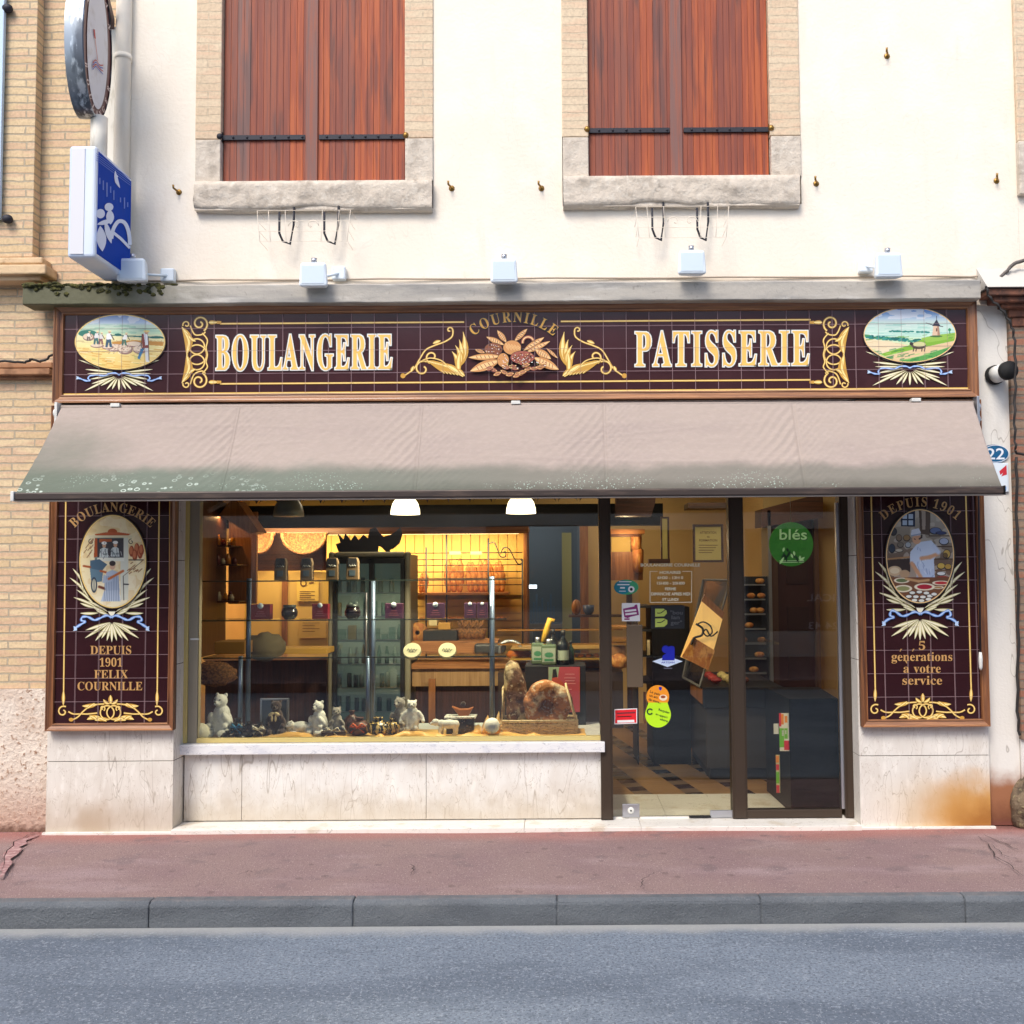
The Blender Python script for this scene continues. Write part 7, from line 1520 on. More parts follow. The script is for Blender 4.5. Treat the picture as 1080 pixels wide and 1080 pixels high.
MB().box(at(215, 700, 2.1)[0], at(346, 700, 2.1)[0] - .02, 2.14, 2.66, ZF, zt_c - .031).build('front', w_dkv, ct)
zt_d = at(500, 700, 1.9)[1]
MB().box(at(434, 700, 1.9)[0], at(640, 700, 1.9)[0], 1.9, 2.5, zt_d - .04, zt_d).build('counter_top', w_or, ct)
MB().box(at(434, 700, 1.9)[0], at(640, 700, 1.9)[0], 1.94, 2.46, zt_d - .19, zt_d - .041).build('apron', wood_mat('beige_ply', lin(170, 132, 88), lin(184, 146, 100), lin(150, 112, 72)), ct)
MB().box(at(434, 700, 1.9)[0] + .02, at(640, 700, 1.9)[0], 2.0, 2.46, ZF, zt_d - .191).build('front', w_dkv, ct)
for px, w in ((452, 7),):
    MB().pbox(px, 716, px + w, 770, 1.88, .04).build('front_post', w_orv, ct)
def sbox(name, q, Y, dep, mat, label, cat, bev=.004, group=None):
    mb = MB().pbox(*q, Y, dep); return tag(mb.build(name, mat, bevel=bev), label, cat, group)
sbox('cash_drawer', (446, 665, 482, 676, 2.0) [:4], 2.1, .25, m_black, 'long black cash drawer on the counter right of the fridge', 'cash drawer')
MB_ = MB().box(at(446, 676, 2.05)[0] - .1, at(482, 676, 2.05)[0] + .35, 2.05, 2.4, at(460, 690, 2.05)[1], at(460, 676.3, 2.05)[1]); tag(MB_.build('wooden_riser', w_or), 'pine riser box under the black cash drawer', 'riser')
p = MB(); c = at(441, 667, 2.3)
p.lathe([(.02, -.04), (.055, -.045), (.085, -.02), (.09, .0), (.08, .03), (.05, .04), (.02, .03), (.02, -.04)], (c[0], 2.3, c[1]), 20, 'y'); tag(p.build('round_loaf', m_bag), 'round brown crown loaf beside the black cash drawer', 'bread')
for i, (q, mm_, lab) in enumerate((((452, 653, 461, 660), M('cream_tin', lin(210, 190, 140), .5), 'small cream tin on top of the cash drawer'), ((462, 657, 475, 664), M('gold_tin', lin(190, 140, 60), .4), 'gold topped box of sweets on the cash drawer'))):
    sbox('tin', q, 2.12, .1, mm_, lab, 'tin')
for i, px in enumerate((489, 497, 505)):
    mb = MB(); c = at(px, 676, 2.2); 
    mb.lathe([(.05, 0), (.075, .09), (.07, .09), (.045, .005), (0, .005)], (c[0], 2.2, c[1] + .02), 14)
    for k in range(4): mb.ball((c[0] - .03 + k * .02, 2.2, c[1] + .13 + .02 * (k % 2)), (.014, .014, .05), 8, rot=(0, .3 * (k - 1.5), 0))
    tag(mb.build('bread_basket', bkw), 'small cane basket of rolls on the counter, %s of three' % ('left', 'middle', 'right')[i], 'basket', 'small baskets on the counter')
sbox('bread_slicer', (500, 679, 532, 690), 1.95, .3, M('grey_machine', lin(60, 60, 62), .4), 'low dark bread slicer on the counter behind the chrome post', 'machine', .02)
mb = MB(); mb.tube([(at(a, b, 1.94)[0], 1.94, at(a, b, 1.94)[1]) for a, b in smoothpath([(527, 690), (528, 680), (538, 676), (548, 680), (550, 692)], 5)], .014, 8)
tag(mb.build('scale_arch', m_steel), 'curved steel arch on the counter behind the tall loaf', 'scale')
c = at(547, 692, 1.93); tag(MB().ball((c[0], 1.96, c[1] + .01), (.1, .05, .05), 14, lump=.2).build('brioche', M('brioche_crust', lin(226, 120, 30), .5)), 'orange glazed brioche on the counter beside the bottles', 'bread')
sbox('gift_box_tray', (226, 677, 258, 690), 1.2, .3, M('kraft_tray', lin(130, 92, 40), .7), 'kraft card gift tray at the left of the shop', 'box')
sbox('kraft_box', (263, 684, 345, 690), 1.6, .3, M('yellow_kraft', lin(186, 140, 44), .7), 'flat yellow kraft box stack on the left counter', 'box')
MB_ = MB().ball(at(222, 700, 1.0)[:1] + (1.1, at(222, 712, 1.0)[1]), (.16, .1, .1), 12, lump=.3); tag(MB_.build('wicker_hamper', bkw), 'dark wicker hamper in the shade at the lower left of the shop', 'basket')
c = at(280, 684, 1.5); tag(MB().ball((c[0], 1.5, c[1] + .02), (.16, .12, .11), 14, lump=.25).build('paper_sack', M('olive_sack', lin(80, 70, 44), .8)), 'slumped olive paper sack behind the left chrome post', 'sack')
MB().box(dox0 - .05, dox0 + .0, YB - .03, YB + .1, ZF, 2.24).build('door_casing', w_orv, B); MB().box(dox1 - .0, dox1 + .09, YB - .035, YB - .001, ZF, 2.24).build('door_casing', w_orv, B)
MB().box(dox0 - .05, dox1 + .09, YB - .036, YB - .002, 2.241, 2.32).build('door_casing', w_or, B)
MB().box(at(593, 640, YB + .2)[0], at(603, 640, YB + .2)[0], YB + .12, YB + .16, ZF, 2.1).build('back_room_door', M('pale_green_door', lin(170, 180, 150), .6), B)
lp = thing('work_table', 'steel work table with white strip light in the back room', 'table', (at(570, 640, 5.6)[0], 5.6, ZF))
MB().box(at(556, 650, 5.4)[0], at(600, 650, 5.4)[0], 5.4, 5.9, 1.0, 1.05).build('table_top', m_steel, lp)
for x in (at(558, 650, 5.4)[0], at(598, 650, 5.4)[0]): MB().box(x, x + .04, 5.42, 5.46, ZF, .999).build('leg', m_steel, lp)
MB().pbox(556, 617, 566, 620.5, 5.4, .05).build('strip_light', M('cool_tube', lin(220, 235, 245), .5, emit=((.8, .9, 1), 3.0)), lp)
mb = MB(); 
for k in range(9): mb.box(at(559 + k * 3, 650, 5.7)[0], at(561 + k * 3, 650, 5.7)[0], 5.7, 5.75, 1.051, 1.2 + .25 * ((k * 7) % 5) / 5)
mb.build('tools', M('blue_steel_tools', lin(96, 116, 134), .4), lp)
MB().box(dox1 + .5, dox1 + .56, YB - .03, YB - .001, ZF, 2.1).build('door_casing', w_dkv, B)
sh = thing('wall_shelf', 'small wall shelf with blue mug and figurines near the door post', 'shelf', (at(620, 649, 3.6)[0], 3.7, at(620, 650, 3.6)[1]))
MB().box(at(600, 650, 3.6)[0], at(660, 650, 3.6)[0], 3.6, 3.9, at(620, 651, 3.6)[1], at(620, 649, 3.6)[1]).build('board', w_dk, sh)
c = at(621, 649, 3.65); tag(MB().lathe([(.03, 0), (.055, .04), (.06, .1), (.052, .1), (.045, .02), (0, .02)], (c[0], 3.7, c[1] + .002), 16).build('mug', M('blue_mug', lin(70, 86, 120), .3)), 'dark blue mug on the small wall shelf', 'mug')
c = at(608, 649, 3.65); tag(MB().ball((c[0], 3.72, c[1] + .08), (.05, .05, .08), 12).build('wooden_figure', w_orv), 'rounded brown wooden figure left of the blue mug', 'figurine')
gc = thing('pastry_case', 'glass pastry case with brass rails and trays of viennoiserie, behind the bottles', 'display case', (at(600, 700, 1.6)[0], 1.8, zt_d))
gx0, gx1 = at(525, 690, 1.6)[0], at(657, 690, 1.6)[0]
mb = MB()
for py in (664, 679): z = at(590, py, 1.6)[1]; mb.box(gx0, gx1, 1.58, 1.6, z - .008, z + .004)
mb.build('rail', M('brass_rail', lin(220, 150, 60), .25, .8), gc)
mb = MB()
for py in (684, 694): z = at(590, py, 1.7)[1]; mb.box(gx0 + .1, gx1, 1.66, 2.2, z - .012, z)
mb.build('shelf', M('ochre_shelf', lin(200, 150, 60), .5), gc)
MB().box(gx0, gx1, 1.601, 1.606, zt_d + .002, at(590, 664, 1.6)[1] - .01).build('glass_front', m_glass_in, gc)
MB().box(gx0, gx1, 1.62, 2.25, zt_d - .5, zt_d - .05).build('base', M('case_base', lin(60, 46, 40), .4), gc)
g = random.Random(12)
for k in range(9):
    x = gx0 + .35 + k * .065; z = at(590, 694, 1.7)[1]
    tag(MB().ball((x, 1.75, z + .016), (.028, .04, .016), 8, lump=.3).build('pastry', M('pastry_%d' % 1, lin(214, 130, 40), .5) if k == 0 else bpy.data.materials['pastry_1']), 'small golden pastry in the glass case, %s from the left' % ords[k], 'pastry', 'pastries in the glass case')
c0, c1 = at(573, 677, 1.2), at(580, 652, 1.2)
mb = MB().tube([(c0[0], 1.2, c0[1]), ((c0[0] * .5 + c1[0] * .5), 1.2, (c0[1] + c1[1]) / 2), (c1[0], 1.2, c1[1] - .01), (c1[0] + .035, 1.2, c1[1] - .02)], [.022, .024, .024, .016], 10)
tag(mb.build('baguette', M('yellow_baguette', lin(226, 180, 60), .5, layers=[('noise', lin(190, 130, 40), .7, 30.0, .5, .7)])), 'thin yellow baguette standing in the bottle crate', 'bread')
bs = thing('bread_shelving', 'lit pine bread shelving seen through the left of the glass door', 'shelving', (at(655, 640, 3.0)[0], 3.1, 1.0))
mb = MB().pbox(644, 558, 680, 563, 2.98, .5); mb.build('cornice', w_or, bs)
mb = MB().pbox(645, 563, 665, 582, 3.2, .02); mb.build('back_panel', m_slat, bs)
mb = MB().pbox(644, 582, 678, 612, 3.15, .02); mb.build('pine_panel', w_orv, bs)
mb = MB().pbox(644, 563, 676, 566, 3.0, .1); mb.build('shelf', w_dk, bs)
for k, (a, b) in enumerate(((560, 581), (578, 604))):
    c = at(671 if k == 0 else 673, (a + b) / 2, 3.1); h = (b - a) / 1046 * 9.6
    o = MB().lathe([(.02, -h / 2), (.05, -h / 2 + .01), (.055, h / 2 - .02), (.03, h / 2), (0, h / 2)], (c[0], 3.1, c[1]), 12)
    tag(o.build('bread_plait', m_bag), '%s plaited bread hung on the pine shelving behind the door' % ('upper' if k == 0 else 'lower'), 'bread')
ls = thing('bakers_rack', 'brown metal trays rack with a loaf, at the left edge of the glass door', 'rack', (at(653, 700, 1.3)[0], 1.4, .4))
for q in ((646, 661, 662, 663), (646, 674.5, 662, 677), (646, 678, 662, 680)):
    mb = MB().pbox(*q, 1.4, .3); mb.build('rail', bpy.data.materials['brass_rail'], ls)
MB().pbox(645.5, 682, 660, 700, 1.55, .2).build('tray_back', wood_mat('ply_tray', lin(150, 104, 60), lin(160, 112, 66), lin(120, 84, 50)), ls)
c = at(653, 698, 1.45); tag(MB().ball((c[0], 1.5, c[1]), (.075, .06, .06), 12, lump=.3).build('loaf', m_bag), 'floury loaf on the rack at the left edge of the glass door', 'bread')
for q, Y, lab, yaw in (((697, 545, 706, 591), 2.55, 'narrow dark framed certificate on the beige wall', 0), ((731, 553, 763, 593), 2.55, 'wide yellow paper certificate in a dark frame', 0)):
    x0, x1, z0, z1 = rect(*q, Y)
    r = thing('framed_certificate', lab, 'framed paper', ((x0 + x1) / 2, Y, z0))
    mb = MB(); t = .014 if q[0] < 700 else .02
    for a in ((x0, x1, z0, z0 + t), (x0, x1, z1 - t, z1), (x0, x0 + t, z0 + t, z1 - t), (x1 - t, x1, z0 + t, z1 - t)): mb.box(a[0], a[1], Y, Y + .03, a[2], a[3])
    mb.build('frame', w_dk, r)
    MB().box(x0 + t, x1 - t, Y + .012, Y + .02, z0 + t, z1 - t).build('paper', M('cert_paper_%d' % q[0], lin(206, 186, 110), .7), r)
    if q[0] > 700:
        NP = Paint(Y + .0115, .0003); NP.frame(0, 0, 1)
        put_sans(NP, 'ATTESTATION', 747, 563, 2.6, m_ink, width=17); put_sans(NP, 'de', 747, 567, 2, m_ink); put_sans(NP, 'FORMATION', 747, 571, 2.4, m_ink, width=19)
        for i in range(4): NP.band([(737, 575 + i * 2.6), (757 - i * 2, 575 + i * 2.6)], .6, m_ink)
        NP.build('print', r)
sz_ = at(690, 592, 2.6)[1]
MB().box(at(684, 590, 2.5)[0], at(706, 590, 2.5)[0], 2.45, 2.59, sz_ - .02, sz_ + .02).build('wall_ledge', w_dk, B)
mb = MB().pbox(726, 530, 770, 536, 2.3, .3); mb.build('pelmet', w_dk, B)
mb = MB(); mb.prism([at(650, 520, 2.2), at(692, 520, 2.2), at(691, 530, 2.2), at(687, 544, 2.2), at(650, 544, 2.2)], 2.2, 2.4); mb.build('canopy_end', w_dk, cn)
db = thing('service_cabinet', 'tall near black service cabinet with shelves, in the middle of the shop behind the door', 'cabinet', (at(706, 700, 2.0)[0], 2.2, ZF))
x0, x1, z0, z1 = rect(688, 640, 728, 772, 2.0)
MB().box(x0, x1, 2.0, 2.58, ZF, z1).build('body', M('near_black_panel', lin(14, 15, 20), .5, spec=.2), db)
mb = MB()
for py in (640, 665, 692, 720): z = at(690, py, 1.99)[1]; mb.box(x0 - .12, x0 - .002, 2.02, 2.5, z - .01, z + .01)
mb.box(x0 - .13, x0 - .12, 2.0, 2.55, ZF, z1); mb.build('shelf', m_black, db)
MB().pbox(682.5, 675, 685.5, 691, 2.0, .02).build('price_strip', M('pale_strip', lin(190, 170, 130), .6), db)
MB().pbox(679, 730, 681.5, 763, 1.9, .03).build('edge_post', w_orv, db)
pc_ = thing('pastry_counter', 'sloping glass pastry counter on a grey base, right part of the doorway', 'display counter', (at(760, 780, 1.35)[0], 1.7, ZF))
bx0 = at(745, 780, 1.35)[0]; bx1 = at(792, 780, 1.35)[0] + .25
m_cg = M('graphite_counter', lin(66, 60, 57), .45); 
MB().box(bx0, bx1, 1.35, 2.45, ZF + .09, at(760, 746, 1.35)[1]).build('base', m_cg, pc_, bevel=.006)
MB().box(bx0 + .03, bx1, 1.38, 2.42, ZF, ZF + .089).build('plinth', m_black, pc_)
MB().box(bx0 - .03, bx1, 1.3, 2.5, at(760, 745.5, 1.35)[1], at(760, 724, 1.35)[1]).build('deck', m_black, pc_, bevel=.004)
MB().box(bx0 - .035, bx0 - .03, 1.32, 2.48, at(760, 742, 1.35)[1], at(760, 726, 1.35)[1]).build('trim', w_orv, pc_)
zd = at(760, 723.5, 1.35)[1]; zt3 = at(760, 612, 1.35)[1]
xg0 = at(738, 722, 1.32)[0]; xg1 = at(764, 632, 1.32)[0]
mb = MB(); mb.tube([(xg0, 1.32, zd), (xg1 + .05, 1.32, zt3)], .010, 6, smooth=False); mb.tube([(at(722, 700, 1.9)[0], 2.0, zd), (at(744, 612, 1.9)[0], 2.0, zt3)], .014, 6, smooth=False)
mb.tube([(xg1 + .05, 1.32, zt3), (at(744, 612, 1.9)[0], 2.0, zt3)], .01, 6, smooth=False)
mb.tube([(xg0, 1.32, zd), (at(722, 700, 1.9)[0], 2.0, zd)], .01, 6, smooth=False)
mb.build('steel_edge', M('satin_edge', lin(110, 108, 104), .6), pc_)
a1, a2, a3, a4 = (xg0, 1.32, zd), (xg1 + .05, 1.32, zt3), (at(744, 612, 1.9)[0], 2.0, zt3), (at(722, 700, 1.9)[0], 2.0, zd)
MB().add([a1, a2, a3, a4] + [(p[0] + .004, p[1], p[2]) for p in (a1, a2, a3, a4)], [(0, 1, 2, 3), (7, 6, 5, 4), (0, 4, 5, 1), (1, 5, 6, 2), (2, 6, 7, 3), (3, 7, 4, 0)]).build('glass_front', glass_mat('counter_glass', (.9, .93, .92), .8), pc_)
MB().box(xg0 + .12, bx1, 1.42, 2.2, (zd + zt3) / 2 - .1, (zd + zt3) / 2 - .085).build('shelf', m_glass_in, pc_)
for k in range(9):
    x = xg0 + .16 + (k % 3) * .11; y = 1.5 + (k // 3) * .2
    tag(MB().ball((x, y, zd + .03), (.04, .06, .028), 9, lump=.3).build('tart', M('tart_%d' % (k % 3), [lin(190, 60, 50), lin(220, 190, 120), lin(130, 70, 40)][k % 3], .4) if k < 3 else bpy.data.materials['tart_%d' % (k % 3)]),
        '%s tart in the sloping pastry counter, %s row from the door' % (('red', 'cream', 'chocolate')[k % 3], ('first', 'second', 'third')[k // 3]), 'pastry', 'tarts in the pastry counter')
bd = thing('reflection_panel', 'tilted glowing panel standing in for the reflection in the sloping glass front, with black scroll', 'panel', (at(738, 660, 1.27)[0], 1.27, 1.0))  # made-up panel imitating the back wall reflected in the counter glass
pp = [at(743, 627, 1.27), at(764, 646, 1.27), at(747, 706, 1.27), at(718, 693, 1.27)]
mb = MB(); mb.prism(pp, 1.27, 1.29); mb.build('reflection_board', M('honey_board', lin(226, 176, 84), .5, layers=[('noise', lin(190, 130, 50), .6, (10, 10, 3), .45, .65)], emit=((1, .6, .2), .3)), bd)  # glow in the material stands in for reflected light
mb = MB(); mb.prism([at(743, 627, 1.25), at(764, 646, 1.25), at(762, 653, 1.25), at(740, 634, 1.25)], 1.25, 1.265); mb.build('reflected_rail', w_orv, bd)
mb = MB(); mb.prism([at(731, 672, 1.25), at(754, 686, 1.25), at(747, 707, 1.25), at(719, 693, 1.25)], 1.25, 1.265); mb.build('reflected_baguettes', m_bag, bd)
mb = MB(); mb.tube([(at(a, b, 1.24)[0], 1.24, at(a, b, 1.24)[1]) for a, b in smoothpath([(736, 658), (742, 656), (749, 660), (751, 667), (746, 671), (742, 667), (745, 664), (750, 671), (757, 666)], 5)], .006, 6)
mb.tube([(at(a, b, 1.24)[0], 1.24, at(a, b, 1.24)[1]) for a, b in smoothpath([(734, 658), (741, 663), (740, 670), (732, 673), (729, 680)], 5)], .009, 6); mb.build('reflected_scroll', m_black, bd)
ov = thing('oven_rack', 'dark oven with rows of baking trays beyond the side light', 'oven', (at(798, 650, 2.4)[0], 2.5, ZF))
x0, x1, z0, z1 = rect(785, 608, 812, 790, 2.3)
MB().box(x0 - .05, x1, 2.36, 2.58, ZF, z1).build('body', M('oven_body', lin(40, 40, 44), .4), ov)
for i in range(7):
    z = z1 - .08 - i * .13; MB().box(x0 - .04, x1 - .03, 2.3, 2.355, z, z + .012).build('tray', m_steel, ov)
g = random.Random(6)
mb = MB()
for i in range(14): z = z1 - .07 - (i % 7) * .13; mb.ball((x0 + g.uniform(0, .2), 2.33, z + .03), (.04, .02, .025), 7)
mb.build('bread', m_bag, ov)
MB().box(x1 + .002, x1 + .03, 2.3, 2.58, .6, 2.2).build('steel_edge', m_steel, ov)
bd = thing('inner_door', 'tall dark brown panelled inner door with sloping pelmet, right end of the shop', 'door', (at(840, 650, 2.4)[0], 2.5, ZF))
x0, x1, z0, z1 = rect(822, 545, 861, 800, 2.45)
MB().box(x0, x1, 2.52, 2.58, ZF, z1).build('door_leaf', M('oxblood_door', lin(62, 28, 26), .5), bd)
mb = MB()
for py in (590, 640, 690, 745): z = at(840, py, 2.5)[1]; mb.box(x0 + .09, x1 - .05, 2.508, 2.519, z - .22, z)
mb.build('door_panel', M('oxblood_panel', lin(52, 24, 24), .5), bd)
MB().box(x0 - .09, x0 - .002, 2.46, 2.59, ZF, z1).build('casing', wood_mat('casing_brown', lin(96, 66, 50), lin(106, 74, 56), lin(76, 52, 42), grain=(60, 60, 3)), bd); MB().box(x1 + .002, x1 + .04, 2.46, 2.59, ZF, z1).build('casing', bpy.data.materials['casing_brown'], bd)
mb = MB(); mb.prism([at(803, 537, 2.3), at(863, 521, 2.3), at(868, 521, 2.3), at(868, 546, 2.3), at(803, 556, 2.3)], 2.3, 2.59); mb.build('pelmet', w_dk, bd)
kb_ = thing('black_cabinet', 'near black free standing cabinet against the side light with stickers on its flank', 'cabinet', (at(850, 850, .35)[0], .55, ZF))
kx0, kx1 = at(834.5, 850, .26)[0], at(886.5, 850, .26)[0]
kz = at(860, 736, .3)[1]
m_kab = M('blue_black_laminate', lin(8, 10, 14), .5, spec=.2)
mb = MB()
yb_ = .95
xb0 = at(808, 800, yb_)[0]
V = [(kx0, .26, ZF), (kx1, .26, ZF), (kx1 + .05, yb_, ZF), (xb0, yb_, ZF), (kx0, .26, kz), (kx1, .26, kz), (kx1 + .05, yb_, kz), (xb0, yb_, kz)]
mb.add(V, [(0, 1, 5, 4), (1, 2, 6, 5), (2, 3, 7, 6), (3, 0, 4, 7), (4, 5, 6, 7), (3, 2, 1, 0)])
mb.build('body', m_kab, kb_, bevel=.006)
def flank(t, z):
    """a point of the left flank, t from front to back"""
    x = kx0 + (xb0 - kx0) * t; y = .26 + (yb_ - .26) * t; return (x - .004, y - .002, z)
def flank_patch(name, t0, t1, pz0, pz1, mat, par, o=0.0):
    f = lambda t, pz: flank(t, at(834, pz, .26 + (yb_ - .26) * t)[1])
    q = [f(t0, pz0), f(t1, pz0), f(t1, pz1), f(t0, pz1)]
    V = [(p[0] - o, p[1] - o * .5, p[2]) for p in q] + [(p[0] + .003, p[1] + .001, p[2]) for p in q]
    return MB().add(V, [(3, 2, 1, 0), (0, 1, 5, 4), (1, 2, 6, 5), (2, 3, 7, 6), (3, 0, 4, 7)]).build(name, mat, par)
s1 = flank_patch('poster', .02, .38, 792, 752, M('white_poster', lin(226, 226, 220), .5), kb_, .001)
mg, mo_, mr = M('leaf_green', lin(110, 190, 40), .5), M('bright_orange', lin(236, 140, 40), .5), M('pinkish_red', lin(214, 30, 60), .5)
for i, (t0, t1, a, b, mm_) in enumerate(((.3, .38, 766, 752, mr), (.2, .3, 764, 753, mo_), (.06, .16, 762, 755, mo_), (.2, .38, 788, 768, mg), (.06, .18, 779, 768, mg), (.02, .2, 791, 781, mr), (.2, .28, 776, 770, M('white_mark', lin(230, 230, 230), .5)), (.1, .15, 774, 770, M('white_mark', lin(230, 230, 230), .5)))):
    flank_patch('poster_print', t0, t1, a, b, mm_, s1, .002)
flank_patch('poster', .42, .62, 774, 763, M('white_mark', lin(220, 220, 220), .5), kb_, .001)
s2 = flank_patch('poster', .4, .55, 836, 796, M('white_poster2', lin(206, 200, 160), .5), kb_, .001)
for (a, b, mm_) in ((804, 797, mo_), (812, 806, mr), (826, 814, mg), (836, 828, mr)): flank_patch('poster_print', .42, .54, b, a, mm_, s2, .002)
cx_, cz_ = at(834.5, 574, .24); rr_ = 23.3 / 1046 * (D + .24)
gs_ = thing('round_green_sign', 'round green hanging sign lettered blés, in the glass right of the door', 'sign', (cx_, .24, cz_ - rr_))
MB().lathe([(0, .0), (rr_ * .98, 0), (rr_, .002), (rr_, .008), (rr_ * .98, .01), (0, .01)], (cx_, .24, cz_), 56, 'y', smooth=False).build('disc', M('glowing_green', lin(64, 130, 44), .4, layers=[('noise', lin(90, 160, 60), .7, (9, 9, 14), .5, .7), ('noise', lin(38, 96, 36), .7, (14, 14, 22), .55, .7)], emit=(lin(60, 140, 40), .14)), gs_)  # disc is no lamp; weak emission added to make it look backlit
m_gl = M('glowing_green_print', lin(226, 240, 206), .5, emit=(lin(170, 210, 130), .2)); m_gd = M('dark_green_print', lin(36, 84, 40), .5)  # pale print also emits a little so the lettering shows bright
NP = Paint(.2392, .0002); NP.frame(0, 0, 1)
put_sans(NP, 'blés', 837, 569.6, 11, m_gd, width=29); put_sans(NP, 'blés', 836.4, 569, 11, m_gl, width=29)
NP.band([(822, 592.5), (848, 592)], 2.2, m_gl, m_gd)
for i in range(14):
    g = random.Random(i); x = g.uniform(820, 850); y = g.uniform(576, 588); NP.leaf((x, y), (x + g.uniform(-6, 6), y + g.uniform(4, 9)), 2.4, m_gd if i % 2 else M('mid_green', lin(96, 170, 60), .5) if i == 0 else m_gl)
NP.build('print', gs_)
MB().cyl((cx_, .245, cz_ + rr_), (cx_, .245, 2.4), .0015, n=5).build('hanging_wire', m_steel, gs_)
m_lit = M('lit_shade', lin(255, 236, 190), .4, emit=((1.0, .84, .54), 2.6)); m_unlit = M('grey_glass_shade', lin(150, 146, 130), .35)
for i, (px, py, w, lit, lab) in enumerate(((304.5, 536, 32, False, 'unlit grey bell shaped pendant lamp, left of the three'), (427.5, 534, 31, True, 'lit bell shaped pendant lamp above the fridge, middle of the three'), (549.5, 533, 31.5, True, 'lit bell shaped pendant lamp near the door, right of the three'))):
    Y = .4; zb_l = at(px, py + 8.5, Y)[1]; x = at(px, py, Y)[0]; r_ = w / 2 / 1046 * (D + Y); h = r_ * 1.35
    t = thing('pendant_lamp', lab, 'lamp', (x, Y, zb_l), 'pendant lamps over the window display')
    MB().lathe([(r_, 0), (r_ * .97, h * .25), (r_ * .86, h * .55), (r_ * .62, h * .82), (r_ * .3, h * .97), (.02, h)], (x, Y, zb_l), 36).build('lamp_shade', m_lit if lit else m_unlit, t)
    MB().cyl((x, Y, zb_l + h), (x, Y, zb_l + h + .06), .022, n=12).build('socket', m_black, t)
    MB().cyl((x, Y, zb_l + h + .06), (x, Y, 2.75), .004, n=6).build('cord', m_black, t)
    if lit: MB().ball((x, Y, zb_l + h * .35), r_ * .45, 12).build('bulb', M('bulb_glow', (1, .9, .7), .5, emit=((1, .85, .6), 14.0)), t)
def xf(mb, loc, yaw=0.0, s=1.0, tilt=0.0):
    c, n = cos(yaw), sin(yaw); ct, nt2 = cos(tilt), sin(tilt)
    mb.v = [((x * ct + z * nt2) * s * c - y * s * n + loc[0], (x * ct + z * nt2) * s * n + y * s * c + loc[1], (-x * nt2 + z * ct) * s + loc[2]) for x, y, z in mb.v]
    return mb
KP = lambda Y: (D + Y) / 1046.0
SZ = zs1 + .001
YD = .33
ds = thing('display_stand', 'chrome post and glass shelf stand spanning the shop window', 'display stand', (0, .6, SZ))
YSH = .62
def zpy(py, Y, px=400): return at(px, py, Y)[1]
for px, pt0, pb, Y, r in ((262, 610, 756, .66, 2.6), (253.5, 692, 757, .5, 2.4), (388, 692, 757, .5, 2.2), (393.5, 612, 757, .66, 2.4), (519, 608, 764, .55, 2.7)):
    x = at(px, (pt0 + pb) / 2, Y)[0]
    o = MB().cyl((x, Y, SZ + .018), (x, Y, zpy(pt0, Y, px)), r * KP(Y), n=14); o.build('post', m_chrome, ds)
    MB().lathe([(.03, 0), (.028, .01), (.018, .016), (.018, .02), (0, .02)], (x, Y, SZ), 16).build('post_foot', m_chrome, ds)
for py, a, b in ((611.5, 212, 534), (653, 212, 534), (692.5, 214, 534)):
    x0, x1 = at(a, py, .45)[0], at(b, py, .45)[0]; z = zpy(py, .45)
    MB().box(x0, x1, .45, .78, z - .008, z).build('glass_shelf', m_glass_in, ds)
    MB().box(x0, x1, .446, .4495, z - .0085, z + .0005).build('shelf_edge', M('shelf_edge_green', lin(50, 60, 56), .3) if py < 612 else bpy.data.materials['shelf_edge_green'], ds)
Z1, Z2, Z3 = zpy(611.5, .45), zpy(653, .45), zpy(692.5, .45)
m_kraft = M('brown_kraft', lin(104, 84, 60), .8); m_lab = M('dark_label', lin(32, 34, 40), .5); m_lab2 = M('grey_blue_label', lin(70, 86, 100), .4)
def coffee(px, label, i):
    Y = .5; x = at(px, 600, Y)[0]; w, h = 13 * KP(Y), 23.5 * KP(Y)
    r = thing('coffee_bag', label, 'bag', (x, Y, Z1), 'kraft coffee bags on the top glass shelf')
    mb = MB(); mb.prism([(x - w / 2, Z1 + .001), (x + w / 2, Z1 + .001), (x + w / 2 * .96, Z1 + h * .8), (x + w * .36, Z1 + h), (x - w * .36, Z1 + h), (x - w / 2 * .96, Z1 + h * .8)], Y, Y + .05)
    mb.build('bag', m_kraft, r, bevel=.004)
    MB().box(x - w * .36, x + w * .36, Y - .003, Y - .0005, Z1 + h * .6, Z1 + h * .98).build('top_label', m_lab, r)
    MB().box(x - w * .24, x + w * .24, Y - .003, Y - .0005, Z1 + h * .18, Z1 + h * .44).build('window', m_lab2, r)
    mb = MB(); mb.tube([(x + w * (-.3 + .1 * k), Y - .004, Z1 + h * (.6 + (.08 if k % 2 else 0))) for k in range(7)], .0022, 5); mb.build('scribble', m_white_metal, r)
for i, (px, l) in enumerate(((295.5, 'leftmost'), (323, 'second'), (350, 'third'), (371.5, 'rightmost'))):
    coffee(px, 'brown kraft coffee bag with dark labels on the top glass shelf, %s of four' % l, i)
